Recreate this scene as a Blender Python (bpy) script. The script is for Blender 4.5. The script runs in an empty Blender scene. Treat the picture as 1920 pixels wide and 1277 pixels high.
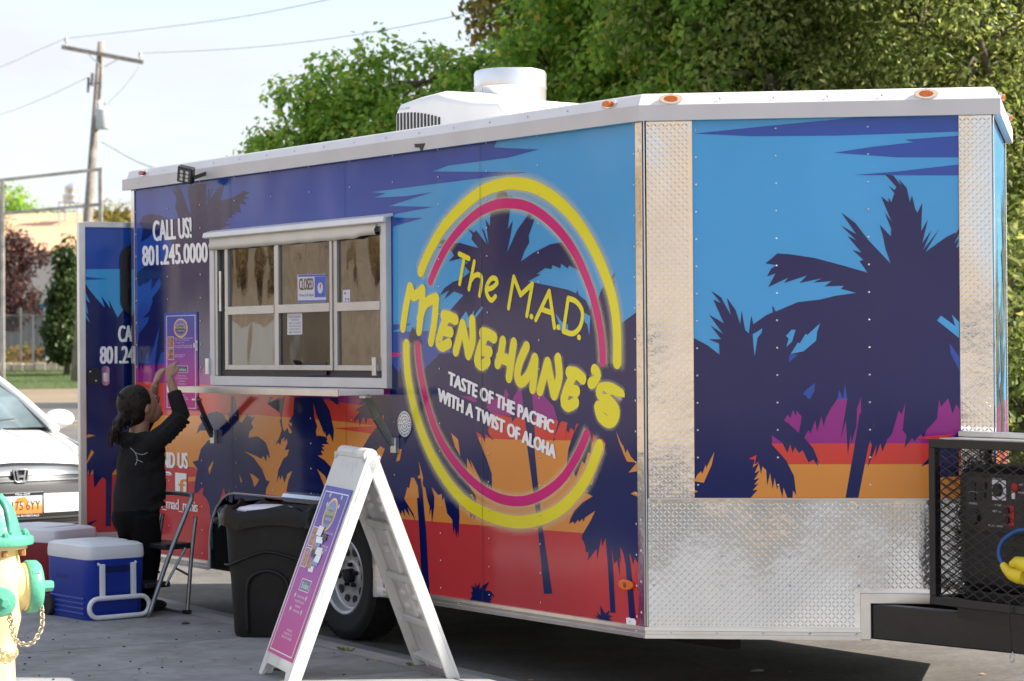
import bpy, bmesh, math, random
from math import sin, cos, pi, radians, sqrt, atan2, exp
from mathutils import Vector, Matrix, noise as mnoise
from mathutils.geometry import tessellate_polygon
S = bpy.context.scene
COL = S.collection
rnd = random.Random(7)

# ------------------------------------------------------------------ camera
F, PITCH, ROLL, HC = 4480.0, 0.00324, -0.00713, 1.4825      # focal length in photo pixels, radians, metres
cam = bpy.data.cameras.new('camera'); camo = bpy.data.objects.new('camera', cam); COL.objects.link(camo)
cam.sensor_width = 36.0; cam.lens = F / 1920 * 36.0; cam.clip_end = 2000; cam.clip_start = 0.1
def ray(u, v):
    X = (u - 960) / F; Z = -(v - 638.5) / F
    cr, sr = cos(ROLL), sin(ROLL)
    X1 = X * cr - Z * sr; Z1 = X * sr + Z * cr
    c, s = cos(PITCH), sin(PITCH)
    return Vector((X1, c - Z1 * s, s + Z1 * c))
_r0 = ray(960, 638.5); _rx = ray(1960, 638.5) - _r0; _ry = ray(960, -361.5) - _r0
_m = Matrix((_rx.normalized(), _ry.normalized(), -_r0.normalized())).transposed()
camo.matrix_world = Matrix.Translation((0, 0, HC)) @ _m.to_4x4()
S.camera = camo
cam.dof.use_dof = True; cam.dof.focus_distance = 10.8; cam.dof.aperture_fstop = 5.6
CAM = Vector((0, 0, HC))
def at_depth(u, v, d):
    return CAM + ray(u, v) * d
def gnd(u, v, z=0.0):
    r = ray(u, v); return CAM + r * ((z - HC) / r.z)

# ------------------------------------------------------------------ sky and sun
SUN = Vector((0.998, -0.06, 0)).normalized()                # horizontal direction towards the sun
EL = radians(38)
W = bpy.data.worlds.new('World'); S.world = W; W.use_nodes = True
nt = W.node_tree; nt.nodes.clear()
out = nt.nodes.new('ShaderNodeOutputWorld'); bg = nt.nodes.new('ShaderNodeBackground')
sky = nt.nodes.new('ShaderNodeTexSky'); sky.sky_type = 'NISHITA'; sky.sun_disc = False
sky.sun_elevation = EL; sky.sun_rotation = atan2(SUN.x, SUN.y); sky.air_density = 1.0; sky.dust_density = 1.2; sky.ozone_density = 1.0
tc = nt.nodes.new('ShaderNodeTexCoord'); mp = nt.nodes.new('ShaderNodeMapping'); mp.inputs['Scale'].default_value = (1.6, 1.6, 5.5)
nz = nt.nodes.new('ShaderNodeTexNoise'); nz.inputs['Scale'].default_value = 2.3; nz.inputs['Detail'].default_value = 7; nz.inputs['Roughness'].default_value = .56
rp = nt.nodes.new('ShaderNodeValToRGB'); rp.color_ramp.elements[0].position = .38; rp.color_ramp.elements[1].position = .62
rp.color_ramp.elements[0].color = (.30, .30, .30, 1); rp.color_ramp.elements[1].color = (1, 1, 1, 1)
mx = nt.nodes.new('ShaderNodeMixRGB'); mx.inputs[2].default_value = (3.0, 3.1, 3.28, 1)   # thin bright cloud
L = nt.links.new
L(tc.outputs['Generated'], mp.inputs[0]); L(mp.outputs[0], nz.inputs['Vector']); L(nz.outputs[0], rp.inputs[0])
L(rp.outputs[0], mx.inputs[0]); L(sky.outputs[0], mx.inputs[1]); L(mx.outputs[0], bg.inputs[0]); L(bg.outputs[0], out.inputs[0])
bg.inputs[1].default_value = 0.095
sl = bpy.data.lights.new('sun', 'SUN'); sl.energy = 3.8; sl.angle = radians(.5); sl.color = (1, .93, .82)
so = bpy.data.objects.new('sun', sl); COL.objects.link(so)
so.rotation_euler = Vector((SUN.x * cos(EL), SUN.y * cos(EL), sin(EL))).to_track_quat('Z', 'Y').to_euler()
so.location = (8, 0, 12)
S.view_settings.view_transform = 'Standard'; S.view_settings.look = 'None'; S.view_settings.gamma = 1
S.view_settings.exposure = 1.68
S.render.engine = 'CYCLES'; S.render.resolution_x = 1024; S.render.resolution_y = 681
S.cycles.max_bounces = 6; S.cycles.transparent_max_bounces = 12

# ------------------------------------------------------------------ helpers
def srgb(r, g, b):
    f = lambda c: (c / 255 / 12.92) if c <= 10 else ((c / 255 + .055) / 1.055) ** 2.4
    return (f(r), f(g), f(b))
MATS = {}
def M(name, col=(.5, .5, .5), rough=.5, metal=0, var=.08, ns=6, bump=0, bs=60, spec=.5, coat=0, wave=0, ws=2.2, trans=0, alpha=1, emit=0, island=None, detail=4):
    if name in MATS: return MATS[name]
    m = bpy.data.materials.new(name); m.use_nodes = True; t = m.node_tree; b = t.nodes['Principled BSDF']
    b.inputs['Roughness'].default_value = rough; b.inputs['Metallic'].default_value = metal
    b.inputs['Specular IOR Level'].default_value = spec
    if coat: b.inputs['Coat Weight'].default_value = coat; b.inputs['Coat Roughness'].default_value = .03
    if trans: b.inputs['Transmission Weight'].default_value = trans
    if alpha < 1: b.inputs['Alpha'].default_value = alpha
    if emit: b.inputs['Emission Color'].default_value = (*col, 1); b.inputs['Emission Strength'].default_value = emit
    tc = t.nodes.new('ShaderNodeTexCoord')
    n = t.nodes.new('ShaderNodeTexNoise'); n.inputs['Scale'].default_value = ns; n.inputs['Detail'].default_value = detail
    t.links.new(tc.outputs['Object'], n.inputs['Vector'])
    r = t.nodes.new('ShaderNodeValToRGB')
    r.color_ramp.elements[0].position = .3; r.color_ramp.elements[1].position = .7
    r.color_ramp.elements[0].color = (*[c * (1 - var) for c in col], 1); r.color_ramp.elements[1].color = (*[min(1, c * (1 + var)) for c in col], 1)
    t.links.new(n.outputs[0], r.inputs[0])
    last = r.outputs[0]
    if island:                                      # per-piece colour spread
        g = t.nodes.new('ShaderNodeNewGeometry'); r2 = t.nodes.new('ShaderNodeValToRGB')
        els = r2.color_ramp.elements
        els[0].color = (*island[0][1], 1); els[0].position = island[0][0]; els[1].color = (*island[-1][1], 1); els[1].position = island[-1][0]
        for p, c in island[1:-1]:
            e = els.new(p); e.color = (*c, 1)
        t.links.new(g.outputs['Random Per Island'], r2.inputs[0]); last = r2.outputs[0]
    t.links.new(last, b.inputs['Base Color'])
    nrm = None
    if wave:
        n2 = t.nodes.new('ShaderNodeTexNoise'); n2.inputs['Scale'].default_value = ws; n2.inputs['Detail'].default_value = 1.5
        mp = t.nodes.new('ShaderNodeMapping'); mp.inputs['Scale'].default_value = (1, 1, .45)
        t.links.new(tc.outputs['Object'], mp.inputs[0]); t.links.new(mp.outputs[0], n2.inputs['Vector'])
        bp = t.nodes.new('ShaderNodeBump'); bp.inputs['Strength'].default_value = 1; bp.inputs['Distance'].default_value = wave
        t.links.new(n2.outputs[0], bp.inputs['Height']); nrm = bp.outputs[0]
    if bump:
        n3 = t.nodes.new('ShaderNodeTexNoise'); n3.inputs['Scale'].default_value = bs; n3.inputs['Detail'].default_value = 5
        t.links.new(tc.outputs['Object'], n3.inputs['Vector'])
        bp = t.nodes.new('ShaderNodeBump'); bp.inputs['Strength'].default_value = 1; bp.inputs['Distance'].default_value = bump
        t.links.new(n3.outputs[0], bp.inputs['Height'])
        if nrm: t.links.new(nrm, bp.inputs['Normal'])
        nrm = bp.outputs[0]
    if nrm: t.links.new(nrm, b.inputs['Normal'])
    MATS[name] = m; return m

def tag(o, label=None, cat=None, group=None, kind=None):
    if label: o['label'] = label
    if cat: o['category'] = cat
    if group: o['group'] = group
    if kind: o['kind'] = kind
    return o
def empty(name, loc=(0, 0, 0), rz=0.0, label=None, cat=None, group=None):
    o = bpy.data.objects.new(name, None); COL.objects.link(o); o.location = loc; o.rotation_euler = (0, 0, rz)
    o.empty_display_size = .1
    return tag(o, label, cat, group)
def link(name, me, parent=None):
    o = bpy.data.objects.new(name, me); COL.objects.link(o)
    if parent: o.parent = parent
    return o
def copy_tree(o, parent=None):
    c = o.copy(); COL.objects.link(c); c.parent = parent
    for ch in list(o.children): copy_tree(ch, c)
    return c

class MB:
    def __init__(s): s.v = []; s.f = []
    def add(s, vs, fs):
        o = len(s.v); s.v += [tuple(x) for x in vs]; s.f += [tuple(i + o for i in f) for f in fs]; return s
    def box(s, x0, x1, y0, y1, z0, z1, mat=None):
        if x0 > x1: x0, x1 = x1, x0
        if y0 > y1: y0, y1 = y1, y0
        if z0 > z1: z0, z1 = z1, z0
        vs = [(x, y, z) for z in (z0, z1) for y in (y0, y1) for x in (x0, x1)]
        if mat: vs = [mat @ Vector(v) for v in vs]
        return s.add(vs, [(0, 2, 3, 1), (4, 5, 7, 6), (0, 1, 5, 4), (2, 6, 7, 3), (0, 4, 6, 2), (1, 3, 7, 5)])
    def bar(s, a, b, w, h=None, up=(0, 0, 1)):
        a = Vector(a); b = Vector(b); h = h or w; d = (b - a); ln = d.length; d.normalize(); up = Vector(up)
        if abs(d.dot(up)) > .99: up = Vector((1, 0, 0))
        x = d.cross(up).normalized(); y = x.cross(d)
        m = Matrix((x, d, y)).transposed().to_4x4(); m.translation = a
        return s.box(-w / 2, w / 2, 0, ln, -h / 2, h / 2, m)
    def tube(s, pts, r, n=8, caps=True, closed=False):
        pts = [Vector(p) for p in pts]; k = len(pts); rs = r if isinstance(r, (list, tuple)) else [r] * k
        base = len(s.v); up = Vector((0, 0, 1)); prev = None
        for i, p in enumerate(pts):
            a = pts[(i - 1) % k] if (closed or i > 0) else p; b = pts[(i + 1) % k] if (closed or i < k - 1) else p
            d = (b - a).normalized()
            if prev is None:
                prev = d.orthogonal().normalized()
            x = (prev - d * prev.dot(d))
            if x.length < 1e-6: x = d.orthogonal()
            x.normalize(); prev = x; y = d.cross(x)
            for j in range(n):
                t = 2 * pi * j / n; s.v.append(tuple(p + (x * cos(t) + y * sin(t)) * rs[i]))
        for i in range(k if closed else k - 1):
            i2 = (i + 1) % k
            for j in range(n):
                j2 = (j + 1) % n
                s.f.append((base + i * n + j, base + i * n + j2, base + i2 * n + j2, base + i2 * n + j))
        if caps and not closed:
            s.f.append(tuple(base + j for j in reversed(range(n)))); s.f.append(tuple(base + (k - 1) * n + j for j in range(n)))
        return s
    def cyl(s, a, b, r0, r1=None, n=16): return s.tube([a, b], [r0, r0 if r1 is None else r1], n)
    def lathe(s, prof, n=24, mat=None, caps=True):                # prof: (radius, height) about local z
        base = len(s.v); k = len(prof)
        for r, z in prof:
            for j in range(n):
                t = 2 * pi * j / n; p = Vector((r * cos(t), r * sin(t), z)); s.v.append(tuple(mat @ p if mat else p))
        for i in range(k - 1):
            for j in range(n):
                j2 = (j + 1) % n; s.f.append((base + i * n + j, base + i * n + j2, base + (i + 1) * n + j2, base + (i + 1) * n + j))
        if caps:
            s.f.append(tuple(base + j for j in reversed(range(n)))); s.f.append(tuple(base + (k - 1) * n + j for j in range(n)))
        return s
    def prism(s, poly, fn, d0, d1):                               # poly 2D, fn(u,v,d)->3D
        k = len(poly); tris = tessellate_polygon([[Vector((p[0], p[1], 0)) for p in poly]])
        vs = [fn(p[0], p[1], d0) for p in poly] + [fn(p[0], p[1], d1) for p in poly]
        fs = [tuple(t) for t in tris] + [tuple(i + k for i in reversed(t)) for t in tris]
        fs += [(i, (i + 1) % k, (i + 1) % k + k, i + k) for i in range(k)]
        return s.add(vs, fs)
    def ball(s, c, r, n=10, m=7, mat=None):
        if not isinstance(r, (list, tuple)): r = (r, r, r)
        c = Vector(c); vs = [(0, 0, -1)]; fs = []
        for i in range(1, m):
            a = -pi / 2 + pi * i / m
            for j in range(n): vs.append((cos(a) * cos(2 * pi * j / n), cos(a) * sin(2 * pi * j / n), sin(a)))
        vs.append((0, 0, 1)); T = len(vs) - 1
        for j in range(n):
            fs.append((0, 1 + (j + 1) % n, 1 + j)); fs.append((T, T - n + j, T - n + (j + 1) % n))
        for i in range(m - 2):
            for j in range(n):
                a = 1 + i * n; fs.append((a + j, a + (j + 1) % n, a + n + (j + 1) % n, a + n + j))
        vs = [Vector((x * r[0], y * r[1], z * r[2])) for x, y, z in vs]
        if mat: vs = [mat @ v for v in vs]
        return s.add([c + v for v in vs], fs)
    def mesh(s, name, smooth=False, fix=True):
        me = bpy.data.meshes.new(name); me.from_pydata(s.v, [], s.f)
        if fix:
            bm = bmesh.new(); bm.from_mesh(me); bmesh.ops.recalc_face_normals(bm, faces=bm.faces); bm.to_mesh(me); bm.free()
        if smooth: me.polygons.foreach_set('use_smooth', [True] * len(me.polygons))
        me.update(); return me
    def build(s, name, mat, parent=None, smooth=False, bevel=0, seg=2, sub=0, auto=None, fix=True):
        me = s.mesh(name, smooth or auto is not None, fix); me.materials.append(mat); o = link(name, me, parent)
        if bevel:
            b = o.modifiers.new('bevel', 'BEVEL'); b.width = bevel; b.segments = seg; b.limit_method = 'ANGLE'; b.angle_limit = radians(35)
        if sub:
            b = o.modifiers.new('sub', 'SUBSURF'); b.levels = sub; b.render_levels = sub
        if auto is not None:
            try: me.set_sharp_from_angle(angle=radians(auto))
            except Exception: pass
        return o

def text2d(s, off=0.0, space=1.0):
    c = bpy.data.curves.new('t', 'FONT'); c.body = s; c.offset = off; c.space_character = space; c.resolution_u = 3
    o = bpy.data.objects.new('t', c); COL.objects.link(o)
    dg = bpy.context.evaluated_depsgraph_get(); e = o.evaluated_get(dg); me = e.to_mesh()
    vs = [(v.co.x, v.co.y) for v in me.vertices]; fs = [tuple(p.vertices) for p in me.polygons]
    e.to_mesh_clear(); bpy.data.objects.remove(o); bpy.data.curves.remove(c)
    return vs, fs
def textmb(s, fn, off=0.0, space=1.0, mb=None, capref=None):
    """fn(x01, y01) -> 3D; x01 runs over the text width, y01 over the cap height"""
    vs, fs = text2d(s, off, space); mb = mb or MB()
    xs = [v[0] for v in vs]; x0, x1 = min(xs), max(xs); cap = capref or .70
    return mb.add([fn((x - x0) / (x1 - x0), y / cap) for x, y in vs], fs)
def catmull(pts, n=6, closed=False):
    pts = [Vector(p) for p in pts]; out = []; k = len(pts)
    for i in range(k if closed else k - 1):
        g = lambda j: pts[j % k] if closed else pts[max(0, min(k - 1, j))]
        a, b, c, d = g(i - 1), g(i), g(i + 1), g(i + 2)
        for t in [j / n for j in range(n)]:
            out.append(.5 * ((2 * b) + (c - a) * t + (2 * a - 5 * b + 4 * c - d) * t * t + (3 * b - a - 3 * c + d) * t ** 3))
    if not closed: out.append(pts[-1])
    return out
def stroke_poly(pts, w, smooth=True, cap=6):
    """outline of a round-ended stroke along 2D points"""
    P = catmull([(p[0], p[1], 0) for p in pts], 5) if (smooth and len(pts) > 2) else [Vector((p[0], p[1], 0)) for p in pts]
    q = [P[0]]
    for p in P[1:]:
        if (p - q[-1]).length > w * .08: q.append(p)
    P = q; k = len(P); Lf = []; Rt = []
    for i, p in enumerate(P):
        d = (P[min(k - 1, i + 1)] - P[max(0, i - 1)]).normalized(); n = Vector((-d.y, d.x, 0)) * (w / 2)
        Lf.append(p + n); Rt.append(p - n)
    d = (P[-1] - P[-2]).normalized(); a0 = atan2(d.y, d.x)
    c1 = [P[-1] + Vector((cos(a0 + pi / 2 - pi * j / cap), sin(a0 + pi / 2 - pi * j / cap), 0)) * (w / 2) for j in range(1, cap)]
    d = (P[0] - P[1]).normalized(); a0 = atan2(d.y, d.x)
    c0 = [P[0] + Vector((cos(a0 + pi / 2 - pi * j / cap), sin(a0 + pi / 2 - pi * j / cap), 0)) * (w / 2) for j in range(1, cap)]
    return Lf + c1 + Rt[::-1] + c0
# ------------------------------------------------------------------ trailer frame: x forward, y inwards from the near side wall, z up
TH, TAU, LN, LS = 2.54021540, 0.840553477, 1.4230, 4.877
CX, CY, ZB, HH = 0.550643, 9.912379, 0.2811, 2.24995
HW = LN * sin(TAU)                                            # half the width
TRZ = atan2(cos(TH), sin(TH))
TM = Matrix.Translation((CX, CY, 0)) @ Matrix.Rotation(TRZ, 4, 'Z'); TMI = TM.inverted()
CAML = TMI @ CAM; TR3 = TMI.to_3x3()
def loc(p): return TMI @ Vector(p)
def hit(u, v, P, N):
    r = TR3 @ ray(u, v); P = Vector(P); N = Vector(N); return CAML + r * ((P - CAML).dot(N) / r.dot(N))
def sd(u, v, y=0.0):
    p = hit(u, v, (0, y, 0), (0, 1, 0)); return (p.x, p.z)
ND = Vector((cos(TAU), sin(TAU), 0)); NN = Vector((sin(TAU), -cos(TAU), 0))      # near nose panel direction and outward normal
def nsd(u, v):
    p = hit(u, v, (0, 0, 0), NN); return (p.dot(ND), p.z)
def SP(x, z, d=0.0): return Vector((x, -d, z))                # point on the side wall, d proud
def NP(t, z, d=0.0): return ND * t + NN * d + Vector((0, 0, z))
def nose2(t, z, d=0.0):                                       # far nose panel
    return Vector((LN * cos(TAU), HW, 0)) + Vector((-cos(TAU), sin(TAU), 0)) * t + Vector((sin(TAU), cos(TAU), 0)) * d + Vector((0, 0, z))

trailer = empty('food_trailer', (CX, CY, 0), TRZ, 'blue concession trailer wrapped in a palm tree sunset print with a serving window', 'trailer')
def vinyl(name, rgb): return M(name, srgb(*rgb), rough=.12, var=.07, ns=1.4, detail=7, spec=.5, wave=.012, ws=1.7)
V = dict(sky=vinyl('vinyl_sky', (66, 160, 220)), blue=vinyl('vinyl_blue', (36, 78, 168)), navy=vinyl('vinyl_navy', (15, 29, 90)),
         mag=vinyl('vinyl_magenta', (150, 40, 135)), red=vinyl('vinyl_red', (214, 66, 60)), low=vinyl('vinyl_low_red', (200, 62, 66)),
         org=vinyl('vinyl_orange', (222, 146, 70)), yel=vinyl('vinyl_yellow', (240, 226, 50)), pink=vinyl('vinyl_pink', (212, 30, 122)),
         white=vinyl('vinyl_white', (244, 245, 250)), green=vinyl('vinyl_green', (20, 120, 60)), pois=vinyl('vinyl_poster_blue', (70, 72, 168)),
         poip=vinyl('vinyl_poster_pink', (190, 50, 140)), poim=vinyl('vinyl_poster_mid', (130, 62, 158)), inl=vinyl('vinyl_inline', (200, 203, 220)), tan=vinyl('vinyl_tan', (190, 150, 110)), grey=vinyl('vinyl_grey', (120, 124, 140)))
alum = M('trim_aluminium', (.70, .69, .68), rough=.32, metal=.85, var=.06, ns=9, bump=.0006, bs=25)
whitetrim = M('trim_white_aluminium', (.78, .76, .76), rough=.38, metal=.15, var=.05, ns=5)
galv = M('galvanised_steel', (.62, .64, .66), rough=.3, metal=.9, var=.15, ns=12)
chrome = M('chrome', (.82, .83, .85), rough=.08, metal=1, var=.02)
treadm = M('tread_plate', (.70, .70, .70), rough=.13, metal=1, var=.05, ns=4, wave=.035, ws=2.4, bump=.0008, bs=30)
black = M('black_plastic', (.012, .012, .014), rough=.45, var=.2, ns=20)
blackmet = M('black_painted_steel', (.011, .011, .013), rough=.35, var=.3, ns=15, bump=.0005, bs=80)
rubber = M('tyre_rubber', (.014, .014, .015), rough=.75, var=.25, ns=18)
amber = M('amber_lens', (.75, .16, .01), rough=.15, var=.15, ns=90, coat=.6)
redlens = M('red_lens', (.35, .015, .015), rough=.15, var=.2, ns=90, coat=.6)
dark = M('dark_underbody', (.012, .012, .013), rough=.8, var=.3, ns=8)
whitepl = M('white_plastic', (.78, .79, .80), rough=.35, var=.05, ns=4)
glassm = M('window_glass', (.018, .017, .016), rough=.015, var=.1, ns=3, spec=1.0, wave=.0035, ws=4.0)
glassm.node_tree.nodes['Principled BSDF'].inputs['IOR'].default_value = 1.55

LAY = {'s': 0, 'n': 0}
ART = []
def zc(x0, y0, k, pts): return [(x0 + p[0] / k, y0 + p[1] / k) for p in pts]
def art(face, px, mat, name='vinyl_print', layer=None):
    """a printed vinyl shape laid on a wall, outline given in photo pixels"""
    conv, P = (sd, SP) if face == 's' else (nsd, NP)
    pts = [conv(u, v) for u, v in px]
    return flat(face, [pts], mat, name, layer)
def flat(face, polys, mat, name='vinyl_print', layer=None, cyc=0):
    P = SP if face == 's' else NP
    mb = MB(); b0 = LAY[face] + 1
    if cyc: LAY[face] += cyc
    for i, pts in enumerate(polys):
        if cyc: ly = b0 + i % cyc
        elif layer is None: LAY[face] += 1; ly = LAY[face]
        else: ly = layer
        d = .0012 + .00004 * ly
        tr = tessellate_polygon([[Vector((p[0], p[1], 0)) for p in pts]])
        mb.add([P(p[0], p[1], d) for p in pts], tr)
    return mb.build(name, mat, trailer, fix=False)
def clampz(pts, z0, z1): return [(x, max(z0, min(z1, z))) for x, z in pts]

ZT = ZB + 2.14                                                # underside of the top trim
# ---- shells
HX0, HX1, HZ = -3.92, -2.10, ZB + .43                         # wheel opening in the side wall
hole = [(HX1, ZB)] + [(HX1 - .30 + .30 * cos(a), ZB + HZ - ZB - .30 + .30 * sin(a)) for a in [pi / 2 * i / 6 for i in range(7)]] + \
       [(HX0 + .30 - .30 * sin(a), HZ - .30 + .30 * cos(a)) for a in [pi / 2 * i / 6 for i in range(7)]] + [(HX0, ZB)]
wallp = [(-LS, ZB), (-LS, ZT + .08), (0, ZT + .08), (0, ZB)] + hole
def sheet(name, poly, P, mat, th=.03):
    mb = MB(); mb.prism(poly, lambda u, v, d: P(u, v, d), -th, 0.0); return mb.build(name, mat, trailer)
sheet('side_wall', wallp, SP, V['sky'], .004)
sheet('nose_wall', [(0.015, ZB), (0.015, ZT + .08), (LN - .01, ZT + .08), (LN - .01, ZB + .145), (.92, ZB + .145), (.92, ZB)], NP, V['sky'])
sheet('nose_wall', [(0.01, ZB + .145), (0.01, ZT + .08), (LN, ZT + .08), (LN, ZB), (.5, ZB), (.5, ZB + .145)], nose2, V['sky'])
mb = MB(); mb.box(-LS, 0, 2 * HW - .03, 2 * HW, ZB, ZT + .08); mb.build('side_wall', whitetrim, trailer)
# rear wall with a doorway
mb = MB(); mb.box(-LS - .001, -LS + .029, .035, .5, ZB, ZT + .08); mb.box(-LS - .001, -LS + .029, 1.32, 2 * HW - .035, ZB, ZT + .08)
mb.box(-LS - .001, -LS + .029, .5, 1.32, ZB + 1.95, ZT + .08); mb.build('rear_wall', whitetrim, trailer)
foot = [(-LS + .03, .035), (HX0 - .04, .035), (HX0 - .04, .36), (HX1 + .04, .36), (HX1 + .04, .035), (-.02, .035), (LN * cos(TAU) - .06, HW), (-.02, 2 * HW - .035), (-LS + .03, 2 * HW - .035)]
mb = MB(); mb.prism(foot, lambda u, v, d: Vector((u, v, d)), ZB + .06, ZB + .10); mb.build('floor', dark, trailer)
roofp = [(-LS - .02, -.012), (0.004, -.012), (LN * cos(TAU) + .016, HW), (0.004, 2 * HW + .012), (-LS - .02, 2 * HW + .012)]
mb = MB(); mb.prism(roofp, lambda u, v, d: Vector((u, v, d)), ZB + 2.222, ZB + 2.246); mb.build('roof', whitetrim, trailer)
mb = MB(); mb.box(HX0 + .01, HX1 - .01, .035, .34, ZB, ZB + .02); mb.v = []; mb.f = []
mb.box(HX0 - .02, HX1 + .02, .33, .35, ZB - .02, HZ + .02); mb.box(HX0 - .02, HX1 + .02, .035, .33, HZ + .005, HZ + .02)
mb.box(HX0 - .035, HX0 - .02, .035, .35, ZB, HZ + .02); mb.box(HX1 + .02, HX1 + .035, .035, .35, ZB, HZ + .02); mb.build('wheel_well', dark, trailer)
mb = MB()
for y in (.36, 2 * HW - .42):
    mb.box(-LS + .1, .1, y, y + .06, ZB - .07, ZB + .055)
for i in range(9): mb.box(-LS + .2 + i * .55, -LS + .24 + i * .55, .43, 2 * HW - .43, ZB - .02, ZB + .054)
for x in (-2.56, -3.43): mb.tube([(x, .2, .31), (x, 2 * HW - .2, .31)], .035, 8)
mb.build('chassis', dark, trailer)

# ---- top trim: a vertical lip and a sloping cap, mitred at the nose
def trimrun(name, pts, mat, sect):
    """sweep a section (outward, z) along a plan polyline with mitres"""
    k = len(pts); mb = MB(); n = len(sect)
    nr = []
    for i in range(k - 1):
        d = (Vector(pts[i + 1]) - Vector(pts[i])).normalized(); nr.append(Vector((d.y, -d.x)))
    for i in range(k):
        if i == 0: m = nr[0]; q = 1
        elif i == k - 1: m = nr[-1]; q = 1
        else:
            m = (nr[i - 1] + nr[i]).normalized(); q = 1 / m.dot(nr[i])
        for o, z in sect: mb.v.append((pts[i][0] + m.x * o * q, pts[i][1] + m.y * o * q, z))
    for i in range(k - 1):
        for j in range(n): mb.f.append((i * n + j, i * n + (j + 1) % n, (i + 1) * n + (j + 1) % n, (i + 1) * n + j))
    mb.f.append(tuple(range(n))); mb.f.append(tuple((k - 1) * n + j for j in reversed(range(n))))
    return mb.build(name, mat, trailer)
TIP = (LN * cos(TAU), HW)
plan = [(-LS - .06, 0), (0, 0), TIP, (0, 2 * HW), (-LS - .06, 2 * HW)]
trimrun('roof_lip', plan, M('lip_aluminium', (.60, .585, .60), rough=.42, metal=.25, var=.05, ns=5), [(.004, ZT), (.036, ZT - .002), (.036, ZT + .062), (.004, ZT + .062)])
plan2 = [(-LS - .005, 0), (0, 0), TIP, (0, 2 * HW), (-LS - .005, 2 * HW)]
trimrun('roof_cap', plan2, whitetrim, [(.003, ZT + .0625), (.034, ZT + .0625), (.014, ZB + 2.244), (.004, ZB + 2.252), (-.03, ZB + 2.252), (-.03, ZT + .0625)])
trimrun('bottom_rail', [(HX1 + .004, 0), (0, 0), (ND.x * .878, ND.y * .878)], alum, [(.002, ZB - .004), (.016, ZB - .004), (.016, ZB + .012), (.011, ZB + .014), (.011, ZB + .026), (.016, ZB + .028), (.014, ZB + .043), (.002, ZB + .045)])
trimrun('bottom_rail', [(-LS, 0), (HX0 - .004, 0)], alum, [(.002, ZB - .004), (.016, ZB - .004), (.016, ZB + .012), (.011, ZB + .014), (.011, ZB + .026), (.016, ZB + .028), (.014, ZB + .043), (.002, ZB + .045)])
mb = MB(); mb.prism([(.878, ZB - .004), (.92, ZB - .004), (.92, ZB + .145), (LN - .02, ZB + .145), (LN - .02, ZB + .187), (.878, ZB + .187)], NP, .002, .016)
mb.build('cutout_rail', alum, trailer, bevel=.003)

# ---- corner strips
def strip(P, x0, x1, z0, z1, name, mat, d0=.003, d1=.0095, parent=trailer):
    mb = MB(); mb.prism([(x0, z0), (x1, z0), (x1, z1), (x0, z1)], P, d0, d1); return mb.build(name, mat, parent, bevel=.001, seg=1)
strip(SP, -LS, -LS + .042, ZB + .046, ZT, 'corner_strip', treadm)
strip(SP, -.045, -.001, ZB + .046, ZT, 'corner_strip', treadm)
strip(NP, .001, .006, ZB + .046, ZT, 'corner_edge', alum, .003, .02)
PZ = nsd(1300, 936.5)[1]
def tread(P, x0, x1, z0, z1, name, d0=.003, d1=.0065, hole=None):
    o = strip(P, x0, x1, z0, z1, name, treadm, d0, d1) if hole is None else None
    if hole is not None:
        mb = MB(); mb.prism(hole, P, d0, d1); o = mb.build(name, treadm, trailer)
    mb = MB(); c = .0160; k = 0
    nx = int((x1 - x0) / c); nzz = int((z1 - z0) / c)
    for i in range(nx):
        for j in range(nzz):
            x = x0 + (i + .5) * c; z = z0 + (j + .5) * c
            if hole is not None and x > .86 and z < ZB + .205: continue
            a = radians(45 if (i + j) % 2 else -45); ca, sa = cos(a), sin(a); l, w, h = .0098, .0024, .0008
            q = [(-l, 0, 0), (-l * .3, -w, 0), (l * .3, -w, 0), (l, 0, 0), (l * .3, w, 0), (-l * .3, w, 0), (-l * .55, 0, h), (l * .55, 0, h)]
            mb.add([P(x + p * ca - r * sa, z + p * sa + r * ca, d1 + e) for p, r, e in q],
                   [(0, 1, 6), (1, 2, 7, 6), (2, 3, 7), (3, 4, 7), (4, 5, 6, 7), (5, 0, 6)])
    g = mb.build('tread_lugs', treadm, o, fix=False); g['kind'] = 'stuff'
    return o
tread(NP, .012, nsd(1299.5, 500)[0], PZ + .006, ZT, 'tread_plate')
tread(NP, nsd(1799, 500)[0], LN - .003, PZ + .006, ZT, 'tread_plate')
tread(NP, .008, LN - .012, ZB + .046, PZ, 'lower_tread_plate', .003, .0085,
      hole=[(.008, ZB + .044), (.877, ZB + .044), (.877, ZB + .188), (LN - .012, ZB + .188), (LN - .012, PZ), (.008, PZ)])
strip(NP, .008, LN - .012, PZ, PZ + .0055, 'plate_edge', alum, .003, .013)
tread(nose2, .003, .045, ZB + .02, ZT, 'corner_tread_plate')
tread(nose2, LN - .06, LN - .002, ZB + .02, ZT, 'corner_tread_plate')

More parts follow.
